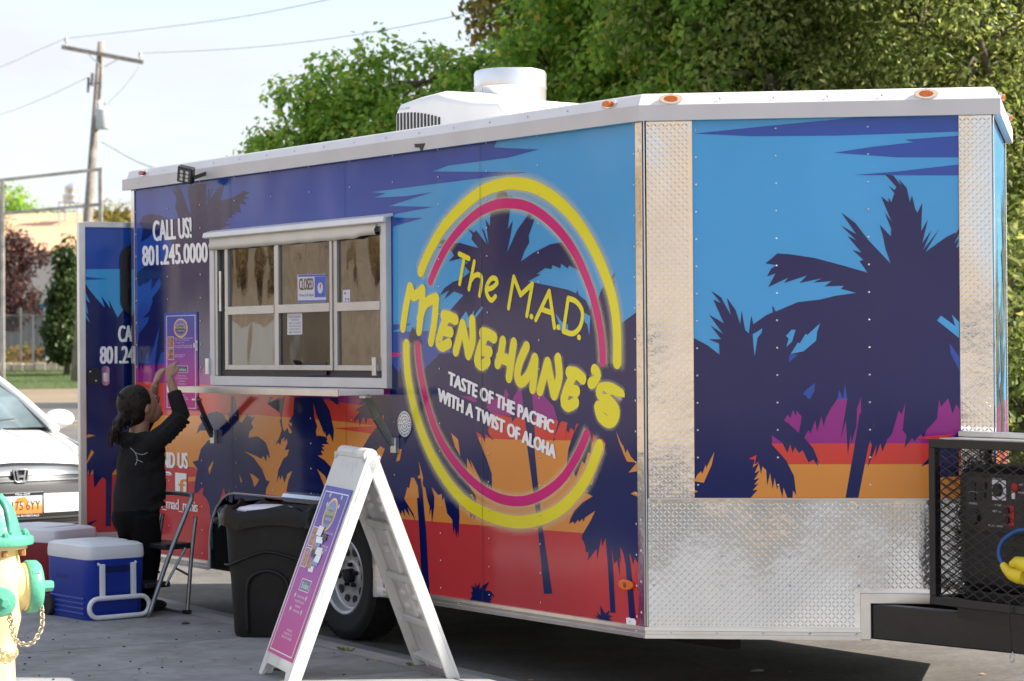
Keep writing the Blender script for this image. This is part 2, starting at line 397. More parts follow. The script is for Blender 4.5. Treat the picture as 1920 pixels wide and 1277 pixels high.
# ---- printed wrap, near side wall (outlines in photo pixels)
zA = lambda p: zc(720, 300, 3.04, p); zB_ = lambda p: zc(720, 650, 2.321, p); zC = lambda p: zc(720, 500, 5.321, p); zD = lambda p: zc(940, 500, 3.87, p)
zE = lambda p: zc(240, 330, 5.321, p); zG = lambda p: zc(300, 730, 3.756, p); zH = lambda p: zc(480, 730, 5.553, p); zI = lambda p: zc(560, 240, 3.84, p)
zJ = lambda p: zc(900, 760, 3.65, p); zK = lambda p: zc(720, 760, 3.36, p); zL = lambda p: zc(740, 1060, 4.0, p)
X0, X1 = -LS + .04, -.043
def band(top, bottom, mat):
    """a colour band right across the wall between two pixel polylines (left to right)"""
    t = [sd(u, v) for u, v in top]; b = [sd(u, v) for u, v in bottom]
    fix = lambda l: [(X0 if i == 0 else X1 if i == len(l) - 1 else max(X0, min(X1, p[0])), p[1]) for i, p in enumerate(l)]
    flat('s', [fix(t) + fix(b)[::-1]], mat, 'vinyl_print')
# deep blue upper sky
cl = zI([(1430, 118), (1405, 140), (1730, 155), (1500, 215), (1080, 270), (965, 313), (1655, 318), (1280, 365), (960, 405), (520, 462), (630, 470), (545, 502), (780, 490), (957, 463), (650, 562), (970, 568), (680, 622), (680, 645), (895, 648), (680, 710)])
p = [sd(u, v) for u, v in cl]; p[0] = (p[0][0], ZT); zlo = sd(255, 690)[1]
flat('s', [[(X0, zlo), (X0, ZT)] + p + [(sd(737, 640)[0], zlo)]], V['blue'])
art('s', zC([(60, 580), (285, 568), (60, 652), (870, 630), (905, 935), (880, 1090), (400, 1090), (60, 1100)]), V['blue'])
MT = [(250, 684), (400, 680), (735, 702), (860, 722), (1000, 722), (1200, 735)]
MR = [(250, 716), (385, 721), (500, 735), (735, 768), (941, 787), (1200, 800)]
RO = [(250, 777), (335, 780), (480, 778), (627, 789), (694, 797), (800, 812), (944, 824), (1070, 826), (1200, 836)]
OL = [(250, 866), (364, 876), (420, 914), (510, 928), (753, 973), (863, 982), (1090, 999), (1200, 1010)]
band(MT, MR, V['mag']); band(MR, RO, V['red']); band(RO, OL, V['org'])
b = [sd(u, v) for u, v in OL]; b = [(X0, b[0][1])] + b[1:-1] + [(X1, b[-1][1])]
flat('s', [[(X0, ZB + .045)] + b + [(X1, ZB + .045)] + [(x, max(z, ZB + .045)) for x, z in hole]], V['low'])
art('s', zC([(62, 858), (180, 862), (150, 890), (62, 910)]), V['pink'])
art('s', zH([(810, 402), (1260, 380), (1200, 462), (850, 412)]), V['red']); art('s', zH([(830, 330), (1200, 378), (900, 395)]), V['org'])
art('s', zG([(200, 618), (330, 610), (340, 640), (200, 650)]), V['org'])
N = V['navy']
def palm(polys, face='s'): 
    conv = sd if face == 's' else nsd
    for q in polys: flat(face, [[conv(u, v) for u, v in q]], N, 'palm_print')
# palm behind the phone number
palm([zE([(430, 118), (490, 165), (465, 108), (510, 103), (560, 220), (635, 410), (600, 180), (605, 95), (775, 75), (785, 290), (835, 215), (905, 115), (965, 78), (925, 245), (1050, 215), (1110, 180), (1160, 150), (1215, 165), (1160, 205), (1222, 225), (1150, 235), (1187, 287), (1110, 275), (1130, 370), (1050, 355), (1090, 388), (1020, 385), (1055, 405), (990, 430), (1015, 440), (970, 465), (1020, 480), (950, 520), (880, 560), (875, 1500), (850, 1600), (815, 1757), (770, 1937), (755, 1877), (730, 1997), (710, 1917), (690, 1990), (600, 1700), (365, 1757), (330, 1757), (300, 1877), (275, 2022), (272, 1837), (320, 1497), (265, 1677), (240, 1757), (215, 1857), (200, 1737), (180, 1817), (160, 1867), (150, 1947), (135, 1867), (110, 1947), (95, 1677), (110, 1577), (200, 1457), (215, 1402), (150, 1417), (215, 1347), (250, 1247), (240, 1217), (320, 1117), (330, 1070), (320, 1010), (270, 1090), (235, 1140), (240, 1020), (190, 1070), (150, 1080), (110, 1110), (90, 1010), (95, 960), (180, 900), (330, 870), (430, 760), (430, 640), (330, 600), (250, 570), (200, 620), (130, 660), (150, 540), (120, 470), (150, 400), (220, 380), (330, 395), (430, 440), (510, 420), (470, 310), (490, 230)]),
      zE([(790, 240), (800, 130), (812, 130), (805, 230), (838, 120), (845, 125), (798, 290)])])
# palms below the window
palm([zG([(240, 740), (250, 640), (265, 560), (230, 510), (270, 500), (290, 420), (340, 360), (395, 345), (370, 290), (320, 290), (285, 290), (260, 315), (275, 260), (300, 230), (340, 170), (400, 155), (440, 170), (490, 240), (480, 160), (495, 170), (505, 50), (530, 50), (545, 150), (555, 130), (560, 230), (580, 230), (625, 165), (620, 195), (645, 180), (640, 205), (670, 190), (645, 235), (660, 270), (630, 300), (625, 340), (690, 330), (730, 360), (750, 380), (770, 440), (778, 490), (755, 460), (752, 510), (730, 470), (715, 490), (680, 470), (595, 435), (660, 480), (720, 560), (750, 640), (775, 650), (750, 700), (740, 775), (560, 790), (545, 770), (528, 780), (520, 720), (510, 800), (485, 790), (493, 690), (470, 790), (450, 690), (430, 760), (400, 860), (375, 860), (360, 955), (350, 820), (330, 770), (300, 740), (310, 690), (290, 700), (270, 725)]),
      zG([(560, 780), (900, 780), (890, 735), (740, 720), (560, 700)])[:0] or zG([(600, 770), (735, 772), (745, 700), (600, 700)]),
      zH([(120, 150), (150, 80), (180, 80), (140, 130), (250, 85), (245, 240), (262, 300), (250, 330), (270, 420), (262, 450), (245, 500), (205, 580), (235, 555), (258, 580), (270, 520), (310, 500), (280, 545), (325, 520), (330, 560), (300, 635), (340, 625), (390, 650), (290, 720), (235, 840), (218, 970), (245, 900), (258, 945), (275, 895), (300, 975), (330, 880), (380, 850), (340, 950), (322, 1040), (315, 1150), (330, 1080), (345, 1150), (600, 1150), (605, 1075), (625, 1150), (650, 1150), (640, 1080), (665, 1150), (725, 1150), (712, 1000), (640, 830), (720, 900), (745, 960), (750, 900), (775, 1000), (800, 830), (720, 740), (645, 690), (700, 685), (680, 640), (720, 640), (685, 605), (720, 600), (690, 572), (765, 572), (735, 540), (748, 520), (735, 510), (752, 505), (700, 488), (650, 480), (610, 512), (640, 380), (612, 300), (600, 140), (630, 260), (680, 380), (715, 470), (720, 440), (735, 500), (770, 460), (805, 555), (815, 430), (770, 220), (700, 95), (760, 90), (840, 160), (860, 150), (880, 215), (855, 90), (600, 80), (400, 80), (415, 110), (395, 260), (340, 340), (375, 350), (375, 390), (330, 350), (380, 450), (350, 460), (330, 400), (300, 440), (280, 400), (270, 300), (300, 80)]),
      zH([(400, 90), (600, 90), (600, 300), (640, 510), (640, 690), (330, 690), (390, 460), (390, 300)]), ])
# big palms round the logo
palm([zA([(645, 178), (695, 178), (712, 215), (728, 200), (720, 280), (705, 400), (735, 345), (722, 430), (700, 535), (760, 400), (830, 302), (845, 315), (835, 340), (860, 332), (825, 430), (828, 470), (800, 520), (780, 580), (850, 530), (950, 480), (1040, 465), (1080, 520), (1070, 570), (1115, 565), (1115, 632), (1055, 600), (1048, 618), (1010, 590), (1005, 618), (960, 598), (955, 622), (920, 615), (870, 650), (895, 652), (820, 692), (960, 720), (1050, 740), (1098, 762), (1102, 740), (1110, 770), (1150, 800), (1178, 860), (1180, 790), (1195, 870), (1240, 740), (1280, 690), (1320, 642), (1300, 700), (1320, 690), (1285, 780), (1330, 770), (1300, 900), (1350, 935), (1440, 868), (1460, 880), (1460, 1450), (400, 1450), (215, 1230), (240, 1180), (330, 1100), (420, 1110), (330, 1000), (300, 1000), (345, 900), (385, 850), (455, 770), (400, 748), (345, 792), (375, 740), (320, 772), (345, 730), (395, 695), (440, 680), (490, 640), (460, 600), (480, 585), (440, 560), (370, 578), (400, 545), (385, 515), (350, 505), (305, 500), (345, 485), (315, 468), (345, 452), (380, 475), (430, 472), (540, 502), (500, 452), (505, 425), (475, 388), (515, 415), (525, 400), (590, 485), (558, 390), (570, 400), (600, 492), (580, 340), (605, 380), (607, 300), (640, 260), (630, 215), (645, 230)]),
      zC([(240, 760), (250, 700), (265, 655), (290, 600), (300, 640), (325, 590), (335, 660), (355, 640), (360, 720), (378, 740), (385, 860), (375, 880), (395, 900), (375, 1000), (420, 1060), (560, 860), (700, 870), (860, 960), (860, 1290), (200, 1290), (60, 1290), (60, 940), (150, 1060), (165, 1010), (175, 1060), (195, 980)])])
art('s', zA([(488, 905), (515, 855), (512, 895), (560, 832), (566, 845), (520, 905), (520, 960), (430, 950), (440, 905), (470, 862)]), V['sky'])
art('s', zD([(395, 340), (440, 400), (485, 420), (490, 500), (455, 470), (395, 450), (430, 440)]), V['sky']); art('s', zD([(600, 330), (648, 360), (640, 500), (628, 420), (606, 400)]), V['sky'])
palm([zH([(1140, 70), (1080, 118), (1115, 105), (1070, 160), (1150, 150), (1060, 200), (1040, 235), (1085, 220), (1030, 300), (1025, 350), (1060, 290), (1055, 330), (1070, 300), (1085, 385), (1110, 300), (1130, 290), (1145, 370), (1165, 300), (1250, 310), (1400, 235), (1450, 250), (1380, 275), (1320, 335), (1260, 390), (1190, 480), (1110, 612), (1270, 640), (1300, 590), (1340, 640), (1290, 750), (1310, 950), (1500, 1100), (1620, 920), (1650, 920), (1690, 1000), (1690, 740), (1740, 900), (1900, 1100), (2200, 1000), (2200, 60)]),
      zK([(0, 440), (60, 560), (70, 600), (110, 695), (115, 660), (135, 700), (130, 650), (165, 700), (150, 640), (203, 732), (185, 680), (130, 590), (145, 540), (150, 590), (175, 500), (180, 480), (190, 450), (230, 440), (225, 345), (250, 510), (262, 520), (275, 590), (290, 640), (287, 695), (300, 650), (303, 752), (318, 640), (320, 580), (303, 520), (330, 440), (350, 530), (360, 520), (370, 600), (380, 580), (400, 680), (432, 720), (440, 812), (448, 770), (458, 835), (465, 790), (472, 832), (478, 700), (475, 640), (470, 600), (500, 650), (540, 660), (548, 710), (560, 690), (572, 720), (585, 660), (560, 560), (540, 560), (585, 615), (580, 570), (540, 510), (480, 420), (535, 440), (520, 410), (480, 370), (430, 230), (425, 172), (470, 215), (480, 325), (490, 290), (520, 370), (515, 310), (560, 400), (545, 340), (600, 450), (620, 500), (630, 480), (640, 520), (655, 490), (660, 535), (668, 500), (683, 530), (680, 430), (650, 340), (605, 230), (580, 165), (620, 190), (638, 235), (640, 180), (692, 222), (650, 110), (560, 0), (0, 0)]),
      zK([(205, 460), (240, 460), (252, 620), (268, 800), (290, 1200), (243, 1200), (225, 800), (212, 620)]),
      zJ([(296, 60), (352, 60), (380, 350), (425, 800), (497, 1290), (440, 1290), (395, 800), (345, 430)]),
      zJ([(600, -60), (1112, -60), (1112, 720), (790, 722), (775, 622), (720, 595), (745, 590), (712, 560), (770, 540), (790, 470), (850, 330), (860, 260), (840, 230), (800, 230), (770, 180), (690, 160), (640, 60)]),
      zJ([(690, 60), (680, 110), (655, 140), (650, 175), (620, 150), (610, 190), (580, 150), (550, 190), (500, 250), (530, 150), (600, 30)]),
      zJ([(690, 100), (640, 200), (608, 300), (595, 410), (610, 470), (620, 500), (640, 450), (660, 490), (680, 430), (700, 380), (720, 400), (740, 320), (760, 330), (775, 190)]),
      zJ([(775, 622), (700, 668), (650, 720), (625, 770), (612, 812), (640, 795), (650, 812), (675, 780), (680, 800), (705, 775), (710, 800), (720, 770), (755, 745), (792, 722), (830, 700), (820, 620)]),
      zJ([(792, 722), (760, 790), (730, 840), (700, 890), (712, 870), (700, 915), (710, 930), (722, 960), (728, 1010), (745, 1000), (740, 1062), (800, 980), (805, 1060), (815, 990), (832, 905), (838, 965), (862, 905), (900, 960), (920, 1085), (940, 1060), (960, 1165), (955, 1030), (965, 1080), (962, 960), (985, 1020), (1000, 950), (1020, 1050), (1030, 1010), (1052, 1095), (1060, 1040), (1085, 1085), (1112, 1115), (1112, 715), (830, 715)]),
      zJ([(860, 890), (892, 890), (912, 1100), (930, 1420), (895, 1420), (878, 1100)]), zJ([(972, 950), (1012, 950), (1035, 1100), (1070, 1470), (1025, 1470), (1000, 1100)]),
      zL([(560, 265), (585, 230), (575, 205), (590, 195), (575, 150), (598, 170), (590, 140), (612, 175), (604, 122), (622, 160), (640, 130), (640, 180), (665, 150), (712, 125), (680, 190), (722, 192), (757, 238), (725, 225), (735, 245), (715, 240), (738, 262), (715, 262), (735, 292), (640, 280)]),
      zL([(1497, 370), (1530, 382), (1520, 350), (1550, 380), (1543, 298), (1575, 352), (1580, 365), (1617, 335), (1605, 372), (1636, 382), (1605, 400), (1628, 402), (1612, 428), (1535, 412), (1540, 400), (1520, 390)])])
for q, c in ((zJ([(935, 175), (965, 250), (985, 280), (1000, 330), (1010, 300), (1035, 350), (1070, 390), (1010, 385), (985, 330), (955, 250)]), 'org'), (zJ([(1080, 390), (1082, 450), (1020, 460), (1050, 425)]), 'org'), (zJ([(1035, 605), (1060, 590), (1083, 595), (1083, 625)]), 'org'),
             (zH([(1495, 620), (1523, 625), (1500, 740), (1463, 752)]), 'org'), (zH([(1620, 920), (1650, 920), (1690, 1010), (1700, 1130), (1600, 1130), (1550, 1140), (1580, 1020), (1600, 1030)]), 'org'), (zH([(1250, 650), (1300, 590), (1345, 620), (1300, 745), (1285, 700)]), 'org'), (zH([(1700, 745), (1745, 920), (1735, 1040)]), 'org'),
             (zG([(635, 590), (665, 605), (700, 635), (690, 660), (667, 690), (655, 640)]), 'org'), (zG([(562, 598), (582, 650), (572, 656)]), 'org'), (zG([(345, 555), (375, 505), (378, 515), (350, 600)]), 'org'), (zK([(425, 172), (470, 215), (484, 322), (450, 260)]), 'org'),
             (zB_([(600, 160), (640, 140), (700, 215), (740, 260), (770, 300), (740, 320), (560, 310), (470, 290), (440, 260), (380, 235), (300, 200), (340, 215), (520, 225), (530, 180), (560, 230)]), 'mag'),
             (zB_([(470, 292), (745, 318), (800, 330), (790, 400), (470, 398), (455, 370)]), 'red')):
    art('s', q, V[c], layer=LAY['s'] + 1)
LAY['s'] += 1
palm([zB_([(590, 100), (640, 100), (660, 400), (625, 400)]), zB_([(540, 210), (560, 220), (580, 300), (560, 330)]), zB_([(690, 150), (760, 200), (800, 300), (770, 330), (740, 400), (760, 330), (740, 260)]), zB_([(400, 200), (450, 250), (440, 330), (425, 290), (410, 330)])])

# ---- neon logo lettering
def mets(px): return [sd(u, v) for u, v in px]
RING = dict(yu=zA([(213, 635), (250, 545), (330, 400), (440, 275), (560, 180), (680, 138), (770, 135), (860, 155), (960, 210), (1060, 300), (1150, 420), (1230, 570), (1290, 730), (1320, 860), (1332, 1000), (1332, 1155)]),
            pu=zA([(268, 690), (310, 590), (370, 480), (450, 380), (540, 300), (640, 255), (730, 248), (820, 265), (920, 325), (1020, 425), (1100, 545), (1160, 680), (1200, 800), (1235, 960), (1248, 1080), (1250, 1150)]),
            yl=[(762.9, 646)] + zB_([(100, 50), (110, 150), (140, 290), (190, 430), (260, 560), (350, 670), (450, 730), (560, 762), (650, 757), (740, 725), (820, 660), (890, 560), (940, 430)]),
            pl=[(783.9, 648)] + zB_([(150, 30), (160, 110), (185, 230), (230, 370), (300, 490), (390, 590), (480, 650), (560, 672), (640, 665), (720, 625), (790, 560), (850, 460), (885, 380)]))
thin = [zA([(432, 535), (488, 562)]), zA([(462, 548), (450, 620), (435, 705)]), zA([(518, 580), (503, 660), (488, 735)]), zC([(880, 130), (905, 95), (945, 80), (980, 110), (975, 200), (960, 285)]),
        zC([(1045, 225), (1095, 205), (1135, 165)]), zC([(1135, 165), (1125, 125), (1085, 115), (1045, 160), (1025, 230), (1045, 300), (1080, 335), (1118, 298)]),
        zD([(57, 300), (75, 190), (95, 75)]), zD([(95, 75), (145, 205)]), zD([(145, 205), (230, 125)]), zD([(230, 125), (210, 240), (190, 355)]), zD([(220, 361), (226, 364)]),
        zD([(255, 385), (352, 180)]), zD([(352, 180), (372, 310), (390, 440)]), zD([(300, 310), (372, 335)]), zD([(416, 438), (421, 441)]),
        zD([(490, 230), (472, 350), (455, 468)]), zD([(490, 230), (545, 252), (588, 310), (592, 380), (568, 450), (520, 486), (455, 468)]), zD([(566, 511), (571, 514)])]
fat = [zC([(195, 610), (225, 400), (266, 205)]), zC([(268, 210), (300, 290), (345, 270), (390, 228)]), zC([(392, 230), (380, 430), (355, 640)]), zC([(362, 520), (420, 370), (525, 312)]), zC([(528, 315), (510, 540), (475, 748)]),
       zC([(600, 485), (660, 500), (722, 530)]), zC([(640, 500), (590, 610), (550, 745)]), zC([(590, 632), (672, 655)]), zC([(550, 760), (590, 795), (655, 765)]),
       zC([(722, 845), (760, 700), (790, 575)]), zC([(790, 580), (820, 720), (848, 880)]), zC([(850, 880), (890, 740), (885, 530)]),
       zC([(985, 660), (1040, 670), (1108, 712)]), zC([(1030, 680), (970, 800), (935, 935)]), zC([(970, 830), (1060, 852)]), zC([(940, 950), (985, 985), (1040, 945)]),
       zD([(16, 540), (0, 640), (-22, 705)]), zD([(-10, 655), (75, 690)]), zD([(95, 553), (78, 680), (60, 805)]),
       zD([(188, 580), (140, 690), (122, 790), (150, 838), (205, 780), (248, 665)]), zD([(250, 668), (244, 780), (232, 885)]),
       zD([(285, 900), (315, 790), (340, 695)]), zD([(340, 700), (362, 810), (388, 930)]), zD([(390, 930), (425, 800), (415, 665)]),
       zD([(495, 765), (550, 775), (597, 815)]), zD([(530, 785), (485, 880), (458, 965)]), zD([(490, 892), (552, 905)]), zD([(460, 985), (490, 1012), (545, 985)]),
       zD([(680, 748), (702, 785), (675, 835), (655, 845)]), zD([(875, 932), (800, 885), (730, 885), (722, 925), (785, 975)]), zD([(780, 970), (835, 1035), (825, 1105), (780, 1128), (725, 1085), (705, 1015)]), zD([(708, 1025), (745, 1010), (795, 1045)])]
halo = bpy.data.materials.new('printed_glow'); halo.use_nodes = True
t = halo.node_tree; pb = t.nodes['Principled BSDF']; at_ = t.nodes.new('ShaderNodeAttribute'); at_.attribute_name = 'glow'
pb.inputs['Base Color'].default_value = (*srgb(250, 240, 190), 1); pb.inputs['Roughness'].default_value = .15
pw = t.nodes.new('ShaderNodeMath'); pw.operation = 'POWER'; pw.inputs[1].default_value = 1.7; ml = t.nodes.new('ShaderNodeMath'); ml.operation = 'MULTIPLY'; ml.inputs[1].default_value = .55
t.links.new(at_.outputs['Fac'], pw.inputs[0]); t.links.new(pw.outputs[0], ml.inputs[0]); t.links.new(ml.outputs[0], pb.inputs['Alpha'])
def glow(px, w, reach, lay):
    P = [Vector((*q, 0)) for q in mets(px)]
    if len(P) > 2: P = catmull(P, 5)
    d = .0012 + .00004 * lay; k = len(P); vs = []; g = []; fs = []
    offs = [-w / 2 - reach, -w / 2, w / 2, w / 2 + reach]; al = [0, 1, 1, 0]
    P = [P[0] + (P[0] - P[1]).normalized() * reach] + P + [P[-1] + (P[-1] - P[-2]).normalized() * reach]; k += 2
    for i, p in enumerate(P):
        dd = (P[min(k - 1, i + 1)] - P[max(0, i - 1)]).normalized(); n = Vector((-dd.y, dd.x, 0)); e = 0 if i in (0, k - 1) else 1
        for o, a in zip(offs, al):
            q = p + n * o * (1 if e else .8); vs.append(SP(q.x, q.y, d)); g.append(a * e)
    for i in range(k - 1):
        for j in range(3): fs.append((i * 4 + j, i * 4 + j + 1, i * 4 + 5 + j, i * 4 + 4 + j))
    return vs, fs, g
def glows(lst, w, reach, name):
    V_, F_, G_ = [], [], []
    b0 = LAY['s'] + 1; cy = min(7, len(lst)); LAY['s'] += cy
    for i_, px in enumerate(lst):
        a, b_, g = glow(px, w, reach, b0 + i_ % cy); o = len(V_); V_ += a; F_ += [tuple(i + o for i in f) for f in b_]; G_ += g
    me = bpy.data.meshes.new(name); me.from_pydata(V_, [], F_); at = me.attributes.new('glow', 'FLOAT', 'POINT'); at.data.foreach_set('value', G_)
    me.materials.append(halo); o = link(name, me, trailer); return o
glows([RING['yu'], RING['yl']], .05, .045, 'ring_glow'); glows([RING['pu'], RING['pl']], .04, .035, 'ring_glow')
flat('s', [stroke_poly(mets(RING['pu']), .046), stroke_poly(mets(RING['pl']), .046)], V['pink'], 'logo_ring')
flat('s', [stroke_poly(mets(RING['yu']), .056), stroke_poly(mets(RING['yl']), .056)], V['yel'], 'logo_ring')
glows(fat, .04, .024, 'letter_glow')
flat('s', [stroke_poly(mets(q), .024) for q in thin], V['yel'], 'logo_lettering', cyc=5)
flat('s', [stroke_poly(mets(q), .051) for q in fat], V['yel'], 'logo_lettering', cyc=7)

def walltext(face, s, p0, p1, up, mat, bold=0.0, space=1.0, name='wall_lettering', n=3):
    """flat lettering; bold (in photo pixels) is built from shifted copies on neighbouring layers"""
    conv, P = (sd, SP) if face == 's' else (nsd, NP); mb = MB()
    sh = [(0, 0)] if not bold else [(bold * (2 * i / (n - 1) - 1), (.45 * bold if i % 2 else -.45 * bold)) for i in range(n)]
    for e, ey in sh:
        LAY[face] += 1; d = .0012 + .00004 * LAY[face]
        def fn(x, y):
            u = p0[0] + (p1[0] - p0[0]) * x + up[0] * y + e; v = p0[1] + (p1[1] - p0[1]) * x + up[1] * y + ey
            q = conv(u, v); return P(q[0], q[1], d)
        textmb(s, fn, 0, space, mb)
    return mb.build(name, mat, trailer, fix=False)
W_ = V['white']
walltext('s', 'CALL US!', (289, 452), (360, 445), (-1, -38), W_, 1.15, 1.0, n=4); walltext('s', '801.245.0000', (269, 498), (390, 491), (-.5, -37), W_, 1.15, 1.0, n=4)
for k, m in ((1, W_),):
    bo = 1.5
    walltext('s', 'TASTE OF THE PACIFIC', (842, 720.5), (1038, 812), (1.5, -24), m, bo, 1.02, n=6)
    walltext('s', 'WITH A TWIST OF ALOHA', (822.5, 751.5), (1042, 859.5), (1.5, -24), m, bo, 1.02, n=6)
walltext('s', 'FIND US', (294, 876), (353, 878), (0, -29), W_, 1.1, 1.0, n=4)
walltext('s', 'the_mad_minis', (288, 950), (372, 960), (0, -20), W_, .4, .9, n=2)
# social icons: a camera outline and a square with a letter
flat('s', [[sd(u, v) for u, v in ((330, 886), (351, 888), (351, 924), (330, 922))]], W_, 'icon_print')
walltext('s', 'f', (337, 925), (350, 926), (0, -27), V['org'], 1.2)
flat('s', [stroke_poly([sd(u, v) for u, v in ((302, 886), (320, 887), (324, 891), (324, 918), (320, 923), (302, 921), (300, 918), (300, 889), (302, 886))], .016, False)], W_, 'icon_print')
flat('s', [stroke_poly([sd(u, v) for u, v in ((312, 896), (318, 904), (312, 913), (306, 904), (311, 896.5))], .014)], W_, 'icon_print')
# round tribal seal beside the logo
c0 = sd(760, 795); rr = .062
flat('s', [[(c0[0] + rr * cos(a), c0[1] + rr * sin(a)) for a in [2 * pi * i / 28 for i in range(28)]]], W_, 'seal_print')
ringp = []
for r0, n_ in ((.054, 26), (.040, 18), (.026, 11), (.010, 5)):
    for i in range(n_):
        a = 2 * pi * (i + .5 * (n_ % 2)) / n_; b_ = a + 2 * pi / n_ * (.7 if i % 2 else .45)
        ringp.append([(c0[0] + r * cos(x), c0[1] + r * sin(x)) for r, x in ((r0, a), (r0, b_), (r0 - .007, b_), (r0 - .007, a))])
LAY['s'] += 1; flat('s', ringp, N, 'seal_print', LAY['s'])
LAY['s'] += 1; flat('s', [[(c0[0] + r * cos(a), c0[1] + r * sin(a)) for r, a in [(.0585, 2 * pi * i / 40) for i in range(41)] + [(.0565, 2 * pi * i / 40) for i in range(40, -1, -1)]]], V['grey'], 'seal_print', LAY['s'])
# small white plate at the front corner
art('s', zc(1150, 1110, 12.77, [(330, 615), (420, 610), (440, 630), (530, 635), (575, 715), (560, 790), (520, 820), (480, 815), (460, 780), (400, 780), (380, 805), (335, 770)]), W_, 'sticker')
walltext('s', '41', (1181, 1166.5), (1185, 1167.3), (0, -3.5), V['grey'])

# ---- printed wrap, near nose panel
zM = lambda p: zc(1180, 160, 2.595, p); zN = lambda p: zc(1280, 500, 2.777, p)
PX0, PX1 = nsd(1299.5, 500)[0], nsd(1799, 500)[0]
def nband(y0, y1, mat):
    za = nsd(1550, y0)[1]; zb2 = nsd(1550, y1)[1]; flat('n', [[(PX0, zb2), (PX1, zb2), (PX1, za), (PX0, za)]], mat)
nband(722, 748, V['blue']); nband(748, 831.5, V['mag']); nband(831.5, 870.5, V['red']); nband(870.5, 934, V['org'])
art('n', zM([(315, 235), (700, 195), (1100, 158), (1250, 155), (1605, 150), (1605, 225), (1000, 245), (600, 248)]), V['blue'])
art('n', zM([(995, 328), (1180, 300), (1385, 277), (1340, 265), (1605, 245), (1605, 350), (1300, 350)]), V['blue']); art('n', zM([(1090, 437), (1300, 420), (1605, 385), (1605, 438)]), V['blue'])
art('n', zN([(1210, 890), (1260, 885), (1420, 870), (1340, 905)]), V['red'])
palm([zM([(1245, 433), (1285, 440), (1325, 490), (1310, 455), (1350, 500), (1365, 570), (1375, 535), (1392, 605), (1402, 620), (1425, 573), (1420, 710), (1452, 655), (1425, 770), (1470, 705), (1430, 800), (1507, 702), (1440, 812), (1540, 740), (1590, 715), (1580, 740), (1605, 693), (1605, 720), (1580, 770), (1605, 745), (1590, 790), (1605, 785), (1605, 1180), (640, 1180), (650, 1135), (700, 1110), (700, 1075), (712, 1103), (780, 1078), (900, 1050), (1000, 1025), (1105, 1010), (1030, 990), (1045, 975), (950, 978), (985, 952), (895, 960), (940, 938), (828, 962), (865, 925), (752, 962), (775, 935), (676, 982), (712, 915), (670, 930), (690, 892), (718, 875), (662, 866), (690, 845), (720, 818), (780, 822), (900, 840), (1050, 880), (1160, 912), (1120, 855), (1140, 850), (1085, 800), (1130, 815), (1060, 732), (1105, 755), (1030, 682), (1105, 725), (1030, 618), (1100, 670), (1160, 750), (1272, 868), (1245, 790), (1235, 735), (1218, 678), (1272, 735), (1275, 700), (1242, 618), (1280, 668), (1262, 630), (1225, 540), (1262, 570), (1260, 545), (1275, 570), (1290, 525), (1262, 488), (1290, 510), (1300, 495)]),
      zN([(55, 370), (130, 410), (192, 458), (190, 400), (135, 378), (200, 378), (145, 305), (212, 352), (138, 250), (215, 295), (160, 172), (200, 190), (147, 125), (200, 160), (252, 255), (230, 162), (275, 225), (300, 300), (307, 228), (325, 330), (345, 348), (357, 255), (368, 300), (440, 250), (470, 238), (466, 205), (482, 235), (600, 185), (820, 160), (1442, 100), (1442, 745), (1425, 715), (1405, 765), (1382, 685), (1345, 730), (1335, 690), (1325, 790), (1300, 820), (1270, 850), (1255, 890), (1240, 870), (1205, 910), (1195, 890), (1155, 945), (1165, 880), (1145, 850), (1160, 710), (1140, 770), (1125, 750), (1090, 870), (1065, 900), (1040, 965), (1030, 920), (1000, 1000), (1010, 930), (963, 1047), (985, 930), (975, 900), (1000, 810), (975, 860), (930, 860), (928, 680), (908, 740), (905, 830), (880, 920), (875, 870), (860, 985), (850, 800), (822, 905), (857, 690), (845, 605), (835, 690), (815, 640), (805, 690), (770, 740), (745, 790), (735, 835), (722, 780), (700, 860), (690, 800), (665, 870), (655, 850), (632, 890), (605, 868), (620, 780), (592, 750), (590, 780), (575, 745), (560, 790), (548, 770), (528, 800), (550, 815), (620, 880), (680, 945), (715, 1030), (700, 1010), (705, 1040), (680, 1005), (655, 1020), (625, 955), (605, 970), (585, 940), (572, 970), (560, 925), (545, 970), (520, 920), (465, 878), (465, 925), (540, 1010), (580, 1090), (592, 1190), (575, 1165), (572, 1203), (545, 1203), (525, 1150), (520, 1203), (500, 1130), (492, 1160), (478, 1100), (470, 1160), (455, 1075), (440, 1140), (435, 1060), (415, 1040), (408, 1080), (395, 1015), (375, 1030), (385, 980), (345, 1000), (375, 1005), (365, 1045), (398, 1020), (375, 1075), (402, 1060), (372, 1110), (400, 1100), (372, 1135), (395, 1130), (365, 1165), (392, 1160), (355, 1203), (55, 1203)]),
      zN([(922, 760), (1000, 800), (962, 960), (915, 1203), (848, 1203), (892, 950)]), zN([(1438, 855), (1400, 900), (1320, 960), (1240, 1040), (1300, 1020), (1330, 1100), (1438, 1090)])], 'n')
